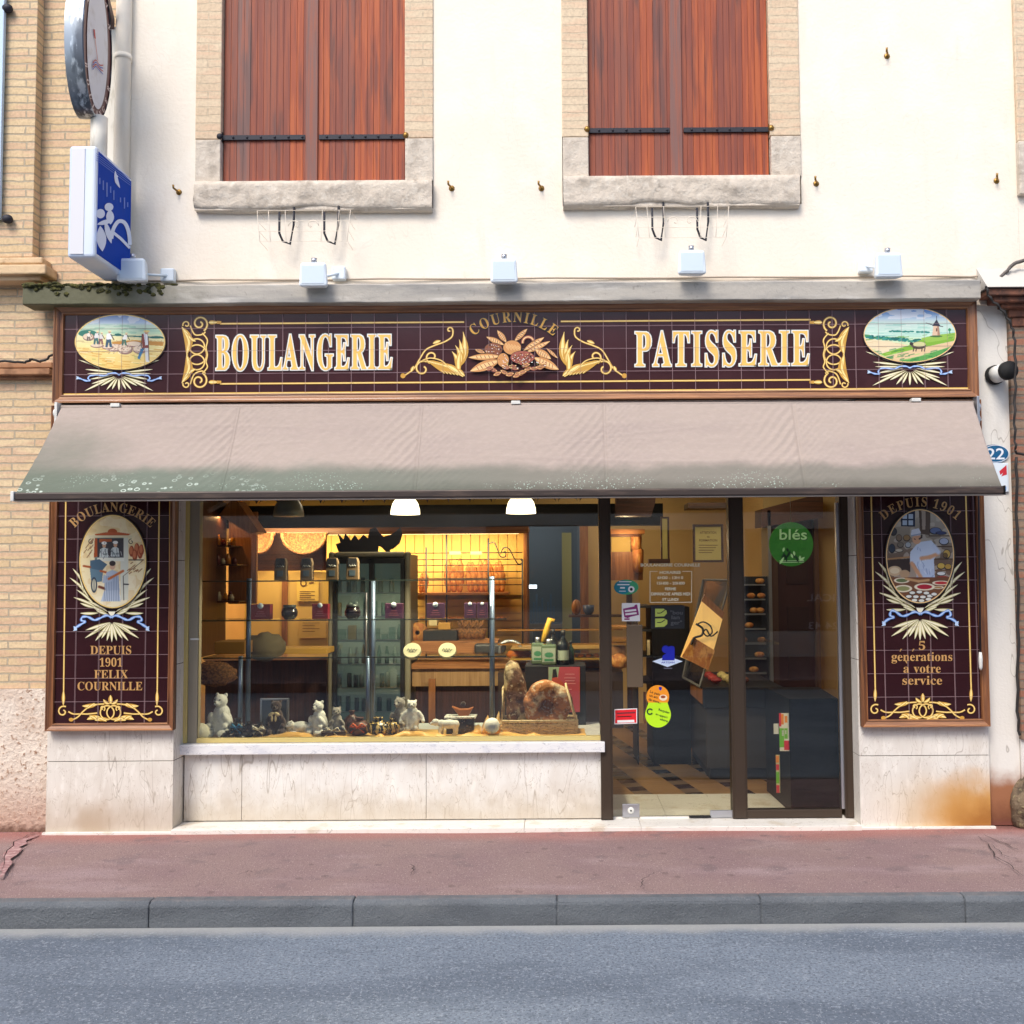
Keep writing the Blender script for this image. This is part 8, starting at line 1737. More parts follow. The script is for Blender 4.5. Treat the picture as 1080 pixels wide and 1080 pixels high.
def gift(px0, px1, col, label, i):
    Y = .5; x0, x1 = at(px0, 640, Y)[0], at(px1, 640, Y)[0]; h = 16 * KP(Y)
    xm = (x0 + x1) / 2
    r = thing('gift_box', label, 'box', (xm, Y, Z2), 'boxes of chocolates on the middle glass shelf')
    MB().box(x0, x1, Y, Y + .07, Z2 + .001, Z2 + h).build('box', col, r, bevel=.003)
    MB().lathe([(0, -.004), ((x1 - x0) * .15, -.004), ((x1 - x0) * .15, -.001)], (xm, Y, Z2 + h - (x1 - x0) * .08), 20, 'y').build('white_seal', m_white_pl, r)
    mb = MB()
    for k in range(3): mb.box(xm - (x1 - x0) * (.28 - .06 * k), xm + (x1 - x0) * (.28 - .06 * k), Y - .002, Y - .0005, Z2 + h * (.22 + .14 * k), Z2 + h * (.22 + .14 * k) + .003)
    mb.build('gilt_lines', M('dull_pink_print', lin(190, 110, 120), .6) if 'dull_pink_print' not in bpy.data.materials else bpy.data.materials['dull_pink_print'], r)
m_mar = M('maroon_card', lin(134, 26, 46), .5); m_pur = M('purple_card', lin(74, 34, 66), .5)
gift(264.5, 285, m_mar, 'maroon chocolate box nearest the left chrome post on the middle shelf', 0)
gift(329, 346, m_mar, 'maroon chocolate box just left of the fridge on the middle shelf', 1)
gift(406, 424.5, m_pur, 'purple chocolate box in front of the fridge on the middle shelf', 2)
gift(450, 468.5, m_pur, 'purple chocolate box just right of the fridge on the middle shelf', 3)
gift(489.5, 502, m_pur, 'narrow purple chocolate box left of the right chrome post, behind which another stands', 4)
gift(503, 514, m_pur, 'narrow purple chocolate box touching the right chrome post', 5)
for px, l in ((305.5, 'black lidded glass jar between the two maroon boxes on the middle shelf'), (372, 'black lidded glass jar in front of the fridge on the middle shelf')):
    Y = .52; x = at(px, 640, Y)[0]; r_ = 8.5 * KP(Y); h = 15 * KP(Y)
    t = thing('glass_jar', l, 'jar', (x, Y, Z2), 'dark jars on the middle glass shelf')
    MB().lathe([(r_ * .6, .001), (r_ * .95, h * .25), (r_, h * .5), (r_ * .8, h * .8), (r_ * .7, h * .82)], (x, Y, Z2), 24).build('jar', M('dark_jam', lin(30, 22, 26), .12), t)
    MB().lathe([(r_ * .74, h * .82), (r_ * .78, h * .84), (r_ * .78, h), (0, h)], (x, Y, Z2), 24).build('lid', M('jar_lid', lin(70, 76, 76), .35, .5), t)
for px, l in ((435, 'round pale cheese box tilted forward on the lowest glass shelf, left of two'), (472, 'round pale cheese box tilted forward on the lowest glass shelf, right of two')):
    Y = .5; x = at(px, 683, Y)[0]; r_ = 9.3 * KP(Y)
    t = thing('round_box', l, 'box', (x, Y, Z3), 'round boxes on the lowest glass shelf')
    mb = MB(); zc_ = Z3 + .036
    n = 32; ti = R(52)
    V = []
    for hh, rr in ((0, r_), (.026, r_), (.028, r_ * .96)):
        for i in range(n):
            a = 2 * pi * i / n; lx, ly, lz = rr * cos(a), rr * sin(a), hh
            V.append((x + lx, Y + ly * cos(ti) - lz * sin(ti) , zc_ + ly * sin(ti) * 1 + lz * cos(ti) - .012))
    mb.add(V, [tuple(range(n - 1, -1, -1)), tuple(range(2 * n, 3 * n))] + [(k * n + i, k * n + (i + 1) % n, (k + 1) * n + (i + 1) % n, (k + 1) * n + i) for k in range(2) for i in range(n)])
    mb.build('box', M('cream_card', lin(176, 170, 136), .6) if 'cream_card' not in bpy.data.materials else bpy.data.materials['cream_card'], t)
    g = random.Random(int(px)); mb = MB()
    pts = [(-.034, -.008), (-.024, .012), (-.014, -.01), (-.004, .012), (.004, -.012), (.014, .01), (.024, -.008), (.034, .008)]
    mb.tube([(x + u, Y + v * cos(ti) - .0295 * sin(ti), zc_ + v * sin(ti) + .0295 * cos(ti) - .012) for u, v in smoothpath(pts, 5)], .0022, 5)
    mb.tube([(x + u * .7, Y + (v * .3 - .016) * cos(ti) - .0295 * sin(ti), zc_ + (v * .3 - .016) * sin(ti) + .0295 * cos(ti) - .012) for u, v in smoothpath(pts, 5)], .0015, 5)
    mb.build('handwriting', m_black, t)
m_cloth = M('gold_satin', lin(222, 172, 84), .42, layers=[('noise', lin(190, 136, 56), .4, 4.0, .4, .7)], sheen=.3)
cxa, cxb = at(262, 775, .25)[0], at(618, 775, .25)[0]
def cf(u, v):
    x = cxa + (cxb - cxa) * u; ye = .235 + .03 * sin(u * 17) + .02 * sin(u * 41 + 1)
    y = ye + (.62 - ye) * v
    n = mnoise.noise(Vector((x * 4.5, y * 5, 0))); n2 = mnoise.noise(Vector((x * 11 + y * 8, y * 7, 3)))
    pk = math.exp(-((x - at(428, 770, .3)[0]) / .07) ** 2) * .05 + math.exp(-((x - at(300, 770, .3)[0]) / .1) ** 2) * .015
    h = max(0.002, .008 + (.085 * (.5 - min(.5, abs(n) * 1.6)) + .022 * (.5 - min(.5, abs(n2) * 1.5)) + pk) * max(.05, 1 - v * 2.8)) * min(1, v * 9 + .2)
    return (x, y, SZ + h)
mb = MB().grid(cf, 220, 26)
tag(mb.build('gold_cloth', m_cloth, mods=solid), 'crumpled gold satin cloth laid along the window sill', 'cloth')
def topz(x, y):
    u = (x - cxa) / (cxb - cxa)
    if not 0 < u < 1: return SZ
    best = 0
    for v in [i / 26 for i in range(27)]:
        p = cf(u, v)
        if abs(p[1] - y) < .02: best = max(best, p[2])
    return best or SZ
mb = MB()
g = random.Random(5)
for (px, h, w) in ((512, 20, 7), (524, 24, 6), (500, 10, 14), (530, 12, 8)):
    x = at(px, 775, .4)[0]; k = KP(.4)
    mb.add([(x - w * k, .42, SZ + .01), (x + w * k, .40, SZ + .01), (x + w * .3 * k, .46, SZ + h * k), (x - w * .1 * k, .47, SZ + h * k * .8), (x, .36, SZ + .02)], [(0, 4, 2, 3), (4, 1, 2), (0, 3, 2, 1)], True)
tag(mb.build('paper_peaks', m_cloth, mods=solid), 'stiff folded gold paper standing round the foot of the right chrome post', 'paper')
m_fur = M('white_fur', lin(226, 228, 222), .95, layers=[('noise', lin(190, 192, 188), .6, 40.0, .45, .65)], bump=[(90.0, .006), (300.0, .002)], sheen=.4)
m_furg = M('grey_fur', lin(150, 146, 138), .95, layers=[('noise', lin(110, 106, 100), .6, 40.0, .45, .65)], bump=[(90.0, .006)], sheen=.4)
m_furb = M('dark_brown_fur', lin(58, 42, 38), .95, bump=[(90.0, .006)], sheen=.3)
m_eye = M('black_bead', lin(10, 10, 10), .15)
def bear(name, label, px, Y, hpx, mat, pose, yaw=0.0, cat='figurine'):
    x = at(px, 765, Y)[0]; s = hpx * 1.13 * KP(Y); z = topz(x, Y) + .002
    b = MB(); e = MB()
    if pose == 'sit':
        b.ball((0, .05, .3), (.24, .21, .32), 16); b.ball((0, .03, .52), (.19, .17, .2), 14); b.ball((0, -.02, .8), (.155, .15, .15), 16); b.ball((0, -.15, .765), (.07, .09, .06), 12)
        for q in (-1, 1):
            b.ball((q * .11, .02, .93), (.05, .03, .05), 10); b.ball((q * .2, -.08, .4), (.075, .09, .19), 12, rot=(.5, q * -.35, 0)); b.ball((q * .2, -.17, .26), (.07, .07, .07), 10)
            b.ball((q * .18, -.14, .1), (.1, .2, .1), 12, rot=(0, 0, q * -.3)); e.ball((q * .065, -.155, .835), .018, 8)
        e.ball((0, -.235, .79), (.03, .022, .022), 8)
    elif pose == 'stand':
        b.ball((0, .02, .34), (.24, .17, .3), 16); b.ball((0, .0, .58), (.19, .15, .18), 14); b.ball((0, -.03, .82), (.15, .14, .13), 16); b.ball((0, -.15, .79), (.065, .08, .055), 12)
        for q in (-1, 1):
            b.ball((q * .12, .02, .93), (.045, .03, .045), 10); b.ball((q * .27, -.02, .46), (.08, .08, .2), 12, rot=(.1, q * -.5, 0)); b.ball((q * .34, -.06, .32), (.065, .07, .07), 10); b.ball((q * .11, -.02, .09), (.11, .14, .1), 12); e.ball((q * .06, -.165, .85), .017, 8)
        e.ball((0, -.225, .81), (.028, .02, .02), 8)
    elif pose == 'walk':      # faces -x
        b.ball((.12, 0, .62), (.5, .24, .26), 18); b.ball((-.3, 0, .66), (.26, .2, .22), 14); b.ball((-.64, 0, .74), (.23, .18, .2), 14); b.ball((-.86, 0, .67), (.12, .1, .09), 12); b.ball((.5, 0, .6), (.2, .22, .24), 12)
        for q in (-1, 1):
            b.ball((-.58, q * .1, .88), (.04, .04, .045), 8); e.ball((-.79, q * .12, .82), .026, 8)
            for lx in (-.32, .48): b.ball((lx + q * .05, q * .12, .33), (.11, .1, .3), 12); b.ball((lx + q * .05 - .04, q * .12, .07), (.13, .1, .075), 10)
        e.ball((-.98, 0, .69), .035, 8)
    elif pose == 'lie':       # lies on its belly, head to -x
        b.ball((.1, 0, .36), (.52, .3, .3), 16); b.ball((-.42, -.05, .5), (.22, .2, .2), 14); b.ball((-.6, -.1, .44), (.11, .1, .08), 10)
        for q in (-1, 1): b.ball((-.38, -.05 + q * .15, .68), (.05, .05, .05), 8); b.ball((-.3, q * .24 - .02, .1), (.24, .09, .09), 10); b.ball((.5, q * .24, .12), (.2, .1, .1), 10); e.ball((-.58, -.05 + q * .1 - .04, .56), .024, 8)
        e.ball((-.7, -.12, .46), .03, 8)
    r = thing(name, label, cat, (x, Y, z), None)
    xf(b, (x, Y, z), yaw, s).build('body', mat, r, mods=remesh(.0035 if s < .15 else .0045, 4))
    xf(e, (x, Y, z), yaw, s).build('eyes_and_nose', m_eye, r)
    return r, x, z, s
bear('polar_bear', 'tall white plush polar bear leaning at the left end of the window display', 233, .42, 41, m_fur, 'sit', -.25, 'plush toy')
r, x, z, s = bear('teddy_bear', 'dark brown teddy with a cream bow, in front of the framed mirror', 291, .42, 33, m_furb, 'sit', .1, 'plush toy')
mb = MB()
for q in (-1, 1): mb.ball((x + q * .02, .42 - s * .2, z + s * .6), (.022, .008, .012), 8, rot=(0, q * .5, 0)); mb.ball((x + q * .012, .42 - s * .22, z + s * .48), (.008, .006, .022), 8)
mb.build('bow', M('cream_ribbon', lin(214, 196, 150), .5), r)
bear('polar_bear', 'small white polar bear lying beside the framed mirror, head to the left', 315, .36, 17, m_fur, 'lie', .25)
bear('polar_bear', 'white polar bear cub sitting upright between the mirror and the fridge', 336, .38, 33, m_fur, 'sit', -.5)
bear('teddy_bear', 'grey teddy slumped beside the white cub, in front of the fridge', 355, .38, 27, m_furg, 'sit', .2, 'plush toy')
bear('bear_cub', 'grey bear cub peering out behind the white standing polar bear', 422, .47, 34, m_furg, 'sit', -.5)
bear('polar_bear', 'white polar bear standing upright with arms spread, in the middle of the display', 434.5, .36, 30, m_fur, 'stand', .1)
bear('polar_bear', 'white polar bear walking on all fours towards the left, right of centre', 471.5, .34, 16.5, m_fur, 'walk', .12)
for px, label, Y in ((211.5, 'pale cream ball at the left end of the window sill', .27), (519, 'white felt ball at the foot of the right chrome post', .26)):
    x = at(px, 773, Y)[0]; r_ = (9 if px < 300 else 8.2) * KP(Y); z = topz(x, Y)
    tag(MB().ball((x, Y, z + r_), r_, 24).build('felt_ball', M('felt_%d' % int(px), lin(206, 204, 186) if px < 300 else lin(236, 234, 226), .95, bump=(120.0, .004))), label, 'ball')
c = at(200, 768, .33); mb = MB(); mb.lathe([(.05, 0), (.075, .04), (.06, .085), (.02, .1)], (at(208, 770, .36)[0], .36, SZ), 16); tag(mb.build('copper_bowl', M('copper', lin(176, 110, 50), .3, .8)), 'copper bowl behind the pale ball', 'bowl')
x0, x1, z0, z1 = rect(274.5, 736.5, 304.5, 772, .56)
fm = thing('framed_mirror', 'silver framed mirror leaning behind the brown teddy', 'mirror', ((x0 + x1) / 2, .56, SZ))
mb = MB(); t = .012
for a in ((x0, x1, z1 - t, z1), (x0, x0 + t, SZ + .002, z1 - t), (x1 - t, x1, SZ + .002, z1 - t)): mb.box(a[0], a[1], .55, .575, a[2], a[3])
mb.build('frame', m_steel, fm, bevel=.002); MB().box(x0 + t, x1 - t, .56, .565, SZ + .002, z1 - t).build('glass', M('grey_mirror', lin(110, 116, 124), .2, .3), fm)
def parcel(px, w, h, Y, mat, label, bow=None, name='parcel', lumpy=.18, seed=0, knots=2):
    x = at(px, 770, Y)[0]; k = KP(Y); z = topz(x, Y)
    r = thing(name, label, 'parcel', (x, Y, z))
    mb = MB(); mb.ball((x, Y, z + h * k * .42), (w * k / 2, w * k * .4, h * k * .42), 14, lump=lumpy)
    mb.lathe([(w * k * .1, 0), (w * k * .22, h * k * .2), (w * k * .2, h * k * .22)], (x, Y, z + h * k * .78), 10)
    mb.build('wrap', mat, r)
    if bow:
        q = MB(); yy = Y - w * k * .38
        for s_ in (-1, 1):
            q.tube([(x, yy, z + h * k * .5), (x + s_ * w * k * .2, yy - .01, z + h * k * .72), (x + s_ * w * k * .36, yy, z + h * k * .58), (x, yy, z + h * k * .5), (x + s_ * w * k * .3, yy - .004, z + h * k * .25)], .0065, 6)
        q.build('ribbon_bow', bow, r)
    return r
m_dkw = M('dark_cellophane', lin(34, 26, 26), .2, layers=[('noise', lin(150, 130, 110), .8, 70.0, .6, .66)]); m_brw = M('brown_wrap', lin(90, 54, 40), .4, layers=[('noise', lin(40, 26, 22), .8, 30.0, .45, .6)])
m_strp = M('gold_black_wrap', lin(30, 26, 24), .25, layers=[('noise', lin(216, 184, 110), .95, (60, 60, 14), .52, .56)])
m_or = M('orange_ribbon', lin(206, 92, 44), .5); m_blr = M('blue_ribbon', lin(60, 140, 190), .4); m_crr = M('white_ribbon', lin(220, 212, 190), .5)
parcel(251, 17, 20, .4, m_dkw, 'dark parcel with a bright blue bow, right of the tall polar bear', m_blr)
parcel(263, 16, 17, .36, m_dkw, 'dark cellophane bag of sweets left of the brown teddy')
parcel(274, 16, 15, .34, m_dkw, 'dark cellophane bag with a pale ribbon beside the brown teddy', m_crr)
parcel(240, 14, 9, .3, m_dkw, 'small dark glittering bag at the feet of the tall polar bear')
parcel(371, 16, 24, .46, m_brw, 'brown wrapped parcel behind the orange bow')
parcel(379, 23, 19, .36, m_brw, 'round brown parcel tied with an orange bow', m_or)
parcel(399, 26, 19, .32, m_strp, 'gold and black striped bag of sweets left of the centre')
parcel(414, 18, 17, .4, m_strp, 'small gold and black striped bag behind the grey cub')
x, z = at(351, 770, .28)[0], topz(at(351, 770, .28)[0], .28)
bx = thing('chocolate_box', 'flat dark box tied with a cream bow, below the grey teddy', 'box', (x, .3, z))
MB().obox((x, .3, z + .022), (.16, .1, .035), (0, 0, .25)).build('box', M('dark_choc_card', lin(48, 28, 24), .35), bx, bevel=.003)
q = MB()
for s_ in (-1, 1): q.tube([(x, .26, z + .045), (x + s_ * .04, .25, z + .07), (x + s_ * .055, .255, z + .045), (x, .26, z + .044), (x + s_ * .045, .235, z + .012)], .005, 6)
q.build('ribbon_bow', m_crr, bx)
x = at(486, 765, .42)[0]; k = KP(.42); z = topz(x, .42)
hb = thing('wrapped_hamper', 'dark patterned hamper box with a white lace top, behind the walking bear', 'box', (x, .42, z))
MB().box(x - 15 * k, x + 14 * k, .4, .52, z, z + 16 * k).build('box', m_dkw, hb, bevel=.004)
MB().box(x - 17 * k, x + 16 * k, .385, .53, z + 16 * k + .001, z + 18 * k).build('lace_top', M('lace', lin(206, 206, 200), .8, layers=[('noise', lin(90, 86, 80), .8, 80.0, .52, .58)]), hb, bevel=.002)
zz = z + 18 * k
bo_ = thing('copper_boat', 'small copper coloured boat dish with a round knob, on the lace topped hamper', 'dish', (x + .02, .45, zz))
mb = MB(); mb.prism([(x - 2 * k, zz + .001), (x + 8 * k, zz + .001), (x + 13 * k, zz + 9 * k), (x + 7 * k, zz + 7 * k), (x - 2 * k, zz + 7 * k), (x - 10 * k, zz + 10 * k)], .43, .49); mb.build('hull', M('amber_copper', lin(170, 100, 50), .35, .3), bo_, bevel=.006)
MB().ball((x + 2 * k, .46, zz + 12 * k), .018, 10).build('knob', m_furb, bo_)
Yb = .36; k = KP(Yb)
x0, x1 = at(527, 770, Yb)[0], at(610, 770, Yb)[0]; zb_ = topz((x0 + x1) / 2, Yb + .05) + .002
wic = thing('bread_basket', 'flat wicker basket with open handle ends holding three rustic loaves', 'basket', ((x0 + x1) / 2, Yb + .1, zb_))
m_wk = M('pale_wicker', lin(214, 192, 150), .8, layers=[('noise', lin(140, 114, 78), .6, 60.0, .5, .65)])
def weave(mb, p0, p1, z0, rows, n, r=.0055):
    for j in range(rows):
        P3 = []
        for i in range(n * 4 + 1):
            t = i / (n * 4); w = sin(t * n * pi + (pi if j % 2 else 0)) * r * 1.1
            dx, dy = p1[0] - p0[0], p1[1] - p0[1]; l = math.hypot(dx, dy)
            P3.append((p0[0] + dx * t - dy / l * w, p0[1] + dy * t + dx / l * w, z0 + j * r * 1.9 + r))
        mb.tube(P3, r, 6)
mb = MB(); hh = 13 * k; ins = .015
cor = [(x0 + ins, Yb), (x1 - ins, Yb), (x1 - ins + .01, Yb + .24), (x0 + ins - .01, Yb + .24)]
for i in range(4): weave(mb, cor[i], cor[(i + 1) % 4], zb_, 7, 15 if i % 2 == 0 else 7)
for i in range(4):
    a, b = cor[i], cor[(i + 1) % 4]; n = 15 if i % 2 == 0 else 7
    for q in range(n): t = (q + .5) / n; mb.cyl((a[0] + (b[0] - a[0]) * t, a[1] + (b[1] - a[1]) * t, zb_), (a[0] + (b[0] - a[0]) * t, a[1] + (b[1] - a[1]) * t, zb_ + hh), .004, n=5)
mb.box(x0 + .02, x1 - .02, Yb + .01, Yb + .23, zb_ + .002, zb_ + .01)
mb.build('woven_side', m_wk, wic)
mb = MB(); zt_b = zb_ + hh
for o_ in (0, .006): mb.tube([(c_[0], c_[1] - .003, zt_b + o_) for c_ in cor], .0075, 6, closed=True)
for s_, px_t, px_b in ((0, 530, 527), (1, 597, 608)):
    xb = x0 + ins if s_ == 0 else x1 - ins; xt_ = at(px_t, 722 if s_ == 0 else 724, Yb)[0]; zt_ = at(px_t, 727 if s_ == 0 else 724, Yb)[1]
    mb.tube([(xb, Yb, zt_b), (xt_, Yb + .05, zt_), (xt_ , Yb + .19, zt_), (xb, Yb + .24, zt_b)], .0085, 6)
mb.build('rim', m_wk, wic)
m_rustic = M('dark_rustic_crust', lin(104, 70, 50), .85, layers=[('noise', lin(190, 168, 130), .85, (9, 9, 5), .5, .6), ('noise', lin(54, 34, 28), .7, 16.0, .52, .64), ('noise', lin(216, 200, 170), .6, 34.0, .58, .66)], bump=[(14.0, .02), (60.0, .006)])
m_rustic2 = M('floury_crust', lin(172, 112, 68), .85, layers=[('noise', lin(206, 188, 156), .8, 9.0, .5, .6), ('noise', lin(96, 58, 38), .7, 13.0, .54, .64), ('noise', lin(230, 216, 190), .5, 40.0, .55, .65)], bump=[(16.0, .018), (60.0, .006)])
xa, za = at(541, 697, Yb + .12); xb, zb3 = at(544, 760, Yb + .1)
mb = MB(); n = 22; path = []; rr = []
hl = za - zb_ - .012
for i in range(n + 1):
    t = i / n; path.append((at(546, 740, Yb + .12)[0] - .03 * t + .012 * sin(t * 5), Yb + .12 + .03 * t, zb_ + .014 + hl * t)); rr.append((.02 + .062 * min(1, sin(pi * min(1, (t * .93 + .07))) ** .42 * 1.08) * (1.12 - .35 * t)) * (1 if 0 < i < n else .3))
mb.tube(path, rr, 18)
mb.v = [(p[0] + .008 * mnoise.noise(Vector((p[0] * 20, p[1] * 20, p[2] * 12))), p[1] + .014 * mnoise.noise(Vector((p[2] * 16, p[0] * 24, p[1] * 9))), p[2]) for p in mb.v]
tag(mb.build('long_loaf', m_rustic), 'long dark rustic loaf standing upright at the left of the wicker basket', 'bread')
xc_, zc_ = at(577, 741, Yb + .05); ro, ri = 24.5 * KP(Yb), 5.5 * KP(Yb)
zc_ = zb_ + .012 + ro * 1.1
mb = MB(); V = []; nu, nv = 64, 20
for i in range(nu):
    a = 2 * pi * i / nu
    for j in range(nv):
        b_ = 2 * pi * j / nv; rm = (ro + ri) / 2; rt = (ro - ri) / 2
        lob = 1 + .05 * sin(a * 4 + .6) + .05 * mnoise.noise(Vector((cos(a) * 2, sin(a) * 2, cos(b_))))
        d = (rm + rt * cos(b_) * 1.0) * lob
        V.append((xc_ + d * 1.08 * cos(a), Yb + .09 + rt * .85 * sin(b_) * lob + .012 * mnoise.noise(Vector((cos(a) * 5, sin(a) * 5, b_))), zc_ + d * 1.05 * sin(a)))
mb.add(V, [(i * nv + j, ((i + 1) % nu) * nv + j, ((i + 1) % nu) * nv + (j + 1) % nv, i * nv + (j + 1) % nv) for i in range(nu) for j in range(nv)], True)
tag(mb.build('crown_loaf', m_rustic2), 'round floury crown loaf with a hole, at the front of the wicker basket', 'bread')
mb = MB(); mb.ball((xc_ - .03, Yb + .19, zb_ + .165), (.1, .05, .15), 18, lump=.2)
tag(mb.build('round_loaf', m_rustic2), 'brown loaf showing behind the crown loaf in the wicker basket', 'bread')
xa, za = at(600, 700, Yb + .16)
Yw = .85
wx0, wx1, wz0, wz1 = rect(577, 702, 618, 776, Yw)
ws_ = thing('black_plinth', 'black plinth with a rose wine poster on its face, behind the bread basket', 'plinth', ((wx0 + wx1) / 2, Yw + .1, ZF))
wz1 = at(590, 702, Yw)[1]
MB().box(wx0 - .16, wx1, Yw, Yw + .32, ZF, wz1).build('body', m_black, ws_, bevel=.004)
px0, px1, pz0, pz1 = rect(578.5, 703.5, 611.5, 751, Yw - .006)
po = MB().box(px0, px1, Yw - .008, Yw - .001, pz0, pz1).build('poster', M('rose_poster', lin(172, 66, 76), .5), ws_)
NP = Paint(Yw - .0082, .0003); NP.frame(0, 0, 1)
m_mint = M('mint_print', lin(140, 160, 130), .5); m_rose = M('rose_bottle_print', lin(178, 72, 50), .4); m_grey_p = M('pale_rose_print', lin(216, 150, 150), .6)
NP.poly([(578.5, 703.5), (590, 703.5), (586, 730), (578.5, 751)], m_mint)
NP.poly([(582, 717), (583, 707), (586.5, 706), (588, 715), (592, 718), (596, 724), (598, 751), (581, 751), (580, 724)], m_rose); NP.poly([(582.5, 715), (583, 706), (586.5, 705.5), (588, 714)], m_black); NP.leaf((592, 722), (598, 748), 7, M('bread_print', lin(206, 150, 70), .5))
NP.band([(611.2, 704), (611.2, 751)], .8, m_rose)
for i, y in enumerate((711, 715, 718, 721)): NP.band([(596 - i % 2, y), (606 + i % 2, y)], .6, m_grey_p)
for y in (727, 734): NP.band([(599, y), (603, y)], .8, m_grey_p)
NP.build('poster_print', po)
def bottle(px, py0, w, h, Y, mat, label, lab=None, square=False, name='wine_bottle'):
    x = at(px, py0, Y)[0]; k = KP(Y); r_ = w * k / 2; H = h * k; z = wz1 + .001
    t = thing(name, label, 'bottle', (x, Y, z), 'bottles on the black plinth')
    if square:
        mb = MB().box(x - r_, x + r_, Y - r_ * .6, Y + r_ * .6, z, z + H * .8); mb.build('glass', mat, t, bevel=.012, seg=3)
        MB().lathe([(r_ * .35, H * .801), (r_ * .35, H), (0, H)], (x, Y, z), 14).build('cap', m_steel, t)
    else:
        MB().lathe([(r_ * .92, 0), (r_, .004), (r_, H * .55), (r_ * .9, H * .62), (r_ * .45, H * .74), (r_ * .33, H * .8), (r_ * .33, H * .96)], (x, Y, z), 24).build('glass', mat, t)
        MB().lathe([(r_ * .37, H * .84), (r_ * .37, H), (0, H)], (x, Y, z), 16).build('capsule', m_black, t)
    if lab:
        if square: MB().box(x - r_ * .86, x + r_ * .86, Y - r_ * .6 - .003, Y - r_ * .6 - .0005, z + H * .12, z + H * .66).build('label', lab, t); NP = Paint(Y - r_ * .6 - .0035, .0003); NP.frame(0, 0, 1); xx, yy = px, py0 - h * .38; NP.put(ellipse(xx, yy, w * .3, h * .1, 20), [tuple(range(20))], M('green_print', lin(60, 120, 84), .5) if 'green_print' not in bpy.data.materials else bpy.data.materials['green_print']); NP.band([(xx - w * .3, yy + h * .2), (xx + w * .3, yy + h * .2)], 2.5, bpy.data.materials['green_print']); NP.build('label_print', t)
        else:
            n = 14; V = [(x + (r_ + .001) * cos(a), Y + (r_ + .001) * sin(a), z + hz) for hz in (H * .14, H * .42) for a in [pi + .35 + (pi - .7) * i / n for i in range(n + 1)]]
            MB().add(V, [(i, i + 1, n + 2 + i, n + 1 + i) for i in range(n)], True).build('label', lab, t)
m_labw = M('bottle_label', lin(150, 160, 140), .6)
m_gg = M('solid_green_glass', lin(36, 60, 44), .1, coat=.5); m_dg = M('solid_dark_glass', lin(20, 26, 30), .08, coat=.5); m_cg2 = M('clear_green_glass', lin(96, 112, 84), .1, coat=.5)
bottle(567, 700, 13, 28, .98, m_cg2, 'square clear green bottle at the left of the bottle group', m_labw, True, 'square_bottle')
bottle(579, 701, 16, 27, .9, m_cg2, 'square bottle with green printed label, second from the left', m_labw, True, 'square_bottle')
bottle(583.5, 701, 11, 36, 1.02, m_dg, 'dark wine bottle standing behind the green labelled bottle')
bottle(594, 701, 13, 36, .92, m_dg, 'dark wine bottle with pale label, right of the bottle group', m_labw)
bottle(602, 701, 8, 24, 1.0, m_gg, 'small green bottle at the right end of the bottle group')
YGd = YG + .0265
def sticker(name, label, px, py, loops_mats, cat='sticker'):
    r_ = Paint(YGd, .00025); r_.frame(0, 0, 1)
    for f in loops_mats: f(r_)
    o = r_.mb.build(name, r_.mats); return tag(o, label, cat)
def E_(cx, cy, rx, ry, m, rot=0): return lambda P: P.put(ellipse(cx, cy, rx, ry, 36, rot), [tuple(range(36))], m)
def PL(pts, m): return lambda P: P.poly(pts, m)
def TX(t, cx, b, s, m, w=None, rot=0): return lambda P: [put_sans(P, t, cx + o, b + q, s, m, width=w, rot=rot) for o, q in (((0, 0), (.22, 0), (.1, .2)) if m.name == 'cream_vinyl' else ((0, 0),))]
def BD(pts, w, m): return lambda P: P.band(pts, w, m)
k_w = M('sticker_white', lin(236, 236, 236), .5); k_k = M('sticker_black', lin(26, 24, 24), .5)
k_teal, k_tg = M('sticker_teal', lin(20, 130, 150), .5), M('sticker_green_teal', lin(60, 160, 110), .5)
sticker('oval_sticker', 'teal oval sticker with a small white disc, top left on the door glass', 660, 619, [E_(660.5, 619.3, 13, 8, k_tg), E_(656.5, 619.3, 8.8, 7.3, k_teal), BD([(653, 613.5), (666, 613.5)], .9, k_w), BD([(651, 616.6), (664, 616.6)], 1.2, k_w), BD([(654, 620), (659, 620)], 1.6, k_w), BD([(653, 623.5), (660, 623.5)], .7, k_w), E_(665.8, 621.5, 3.4, 3.4, k_w), E_(665.8, 621.5, 1.5, 1.6, k_k)])
k_mag = M('sticker_magenta', lin(140, 36, 110), .5)
sticker('square_sticker', 'white square sticker with a purple tilted block, on the door glass', 665, 645, [PL([(655.8, 636), (675, 636), (675, 655.2), (655.8, 655.2)], k_w), PL([(657, 642), (669, 639.5), (669.5, 638), (672, 637.5), (674, 648.5), (665, 650.5), (662, 652), (658.5, 651)], k_mag), BD([(659, 644.6), (671, 643.2)], 2, k_w), BD([(659.5, 648), (671.5, 646.6)], 2, k_w), BD([(658.5, 653), (664, 653)], 1.6, k_mag)])
k_or, k_lime, k_bl, k_rd = M('sticker_orange', lin(240, 150, 30), .5), M('sticker_lime', lin(186, 236, 30), .5), M('sticker_blue', lin(10, 26, 170), .5), M('sticker_red', lin(226, 30, 40), .5)
k_dg = M('sticker_dark_green', lin(20, 70, 40), .5)
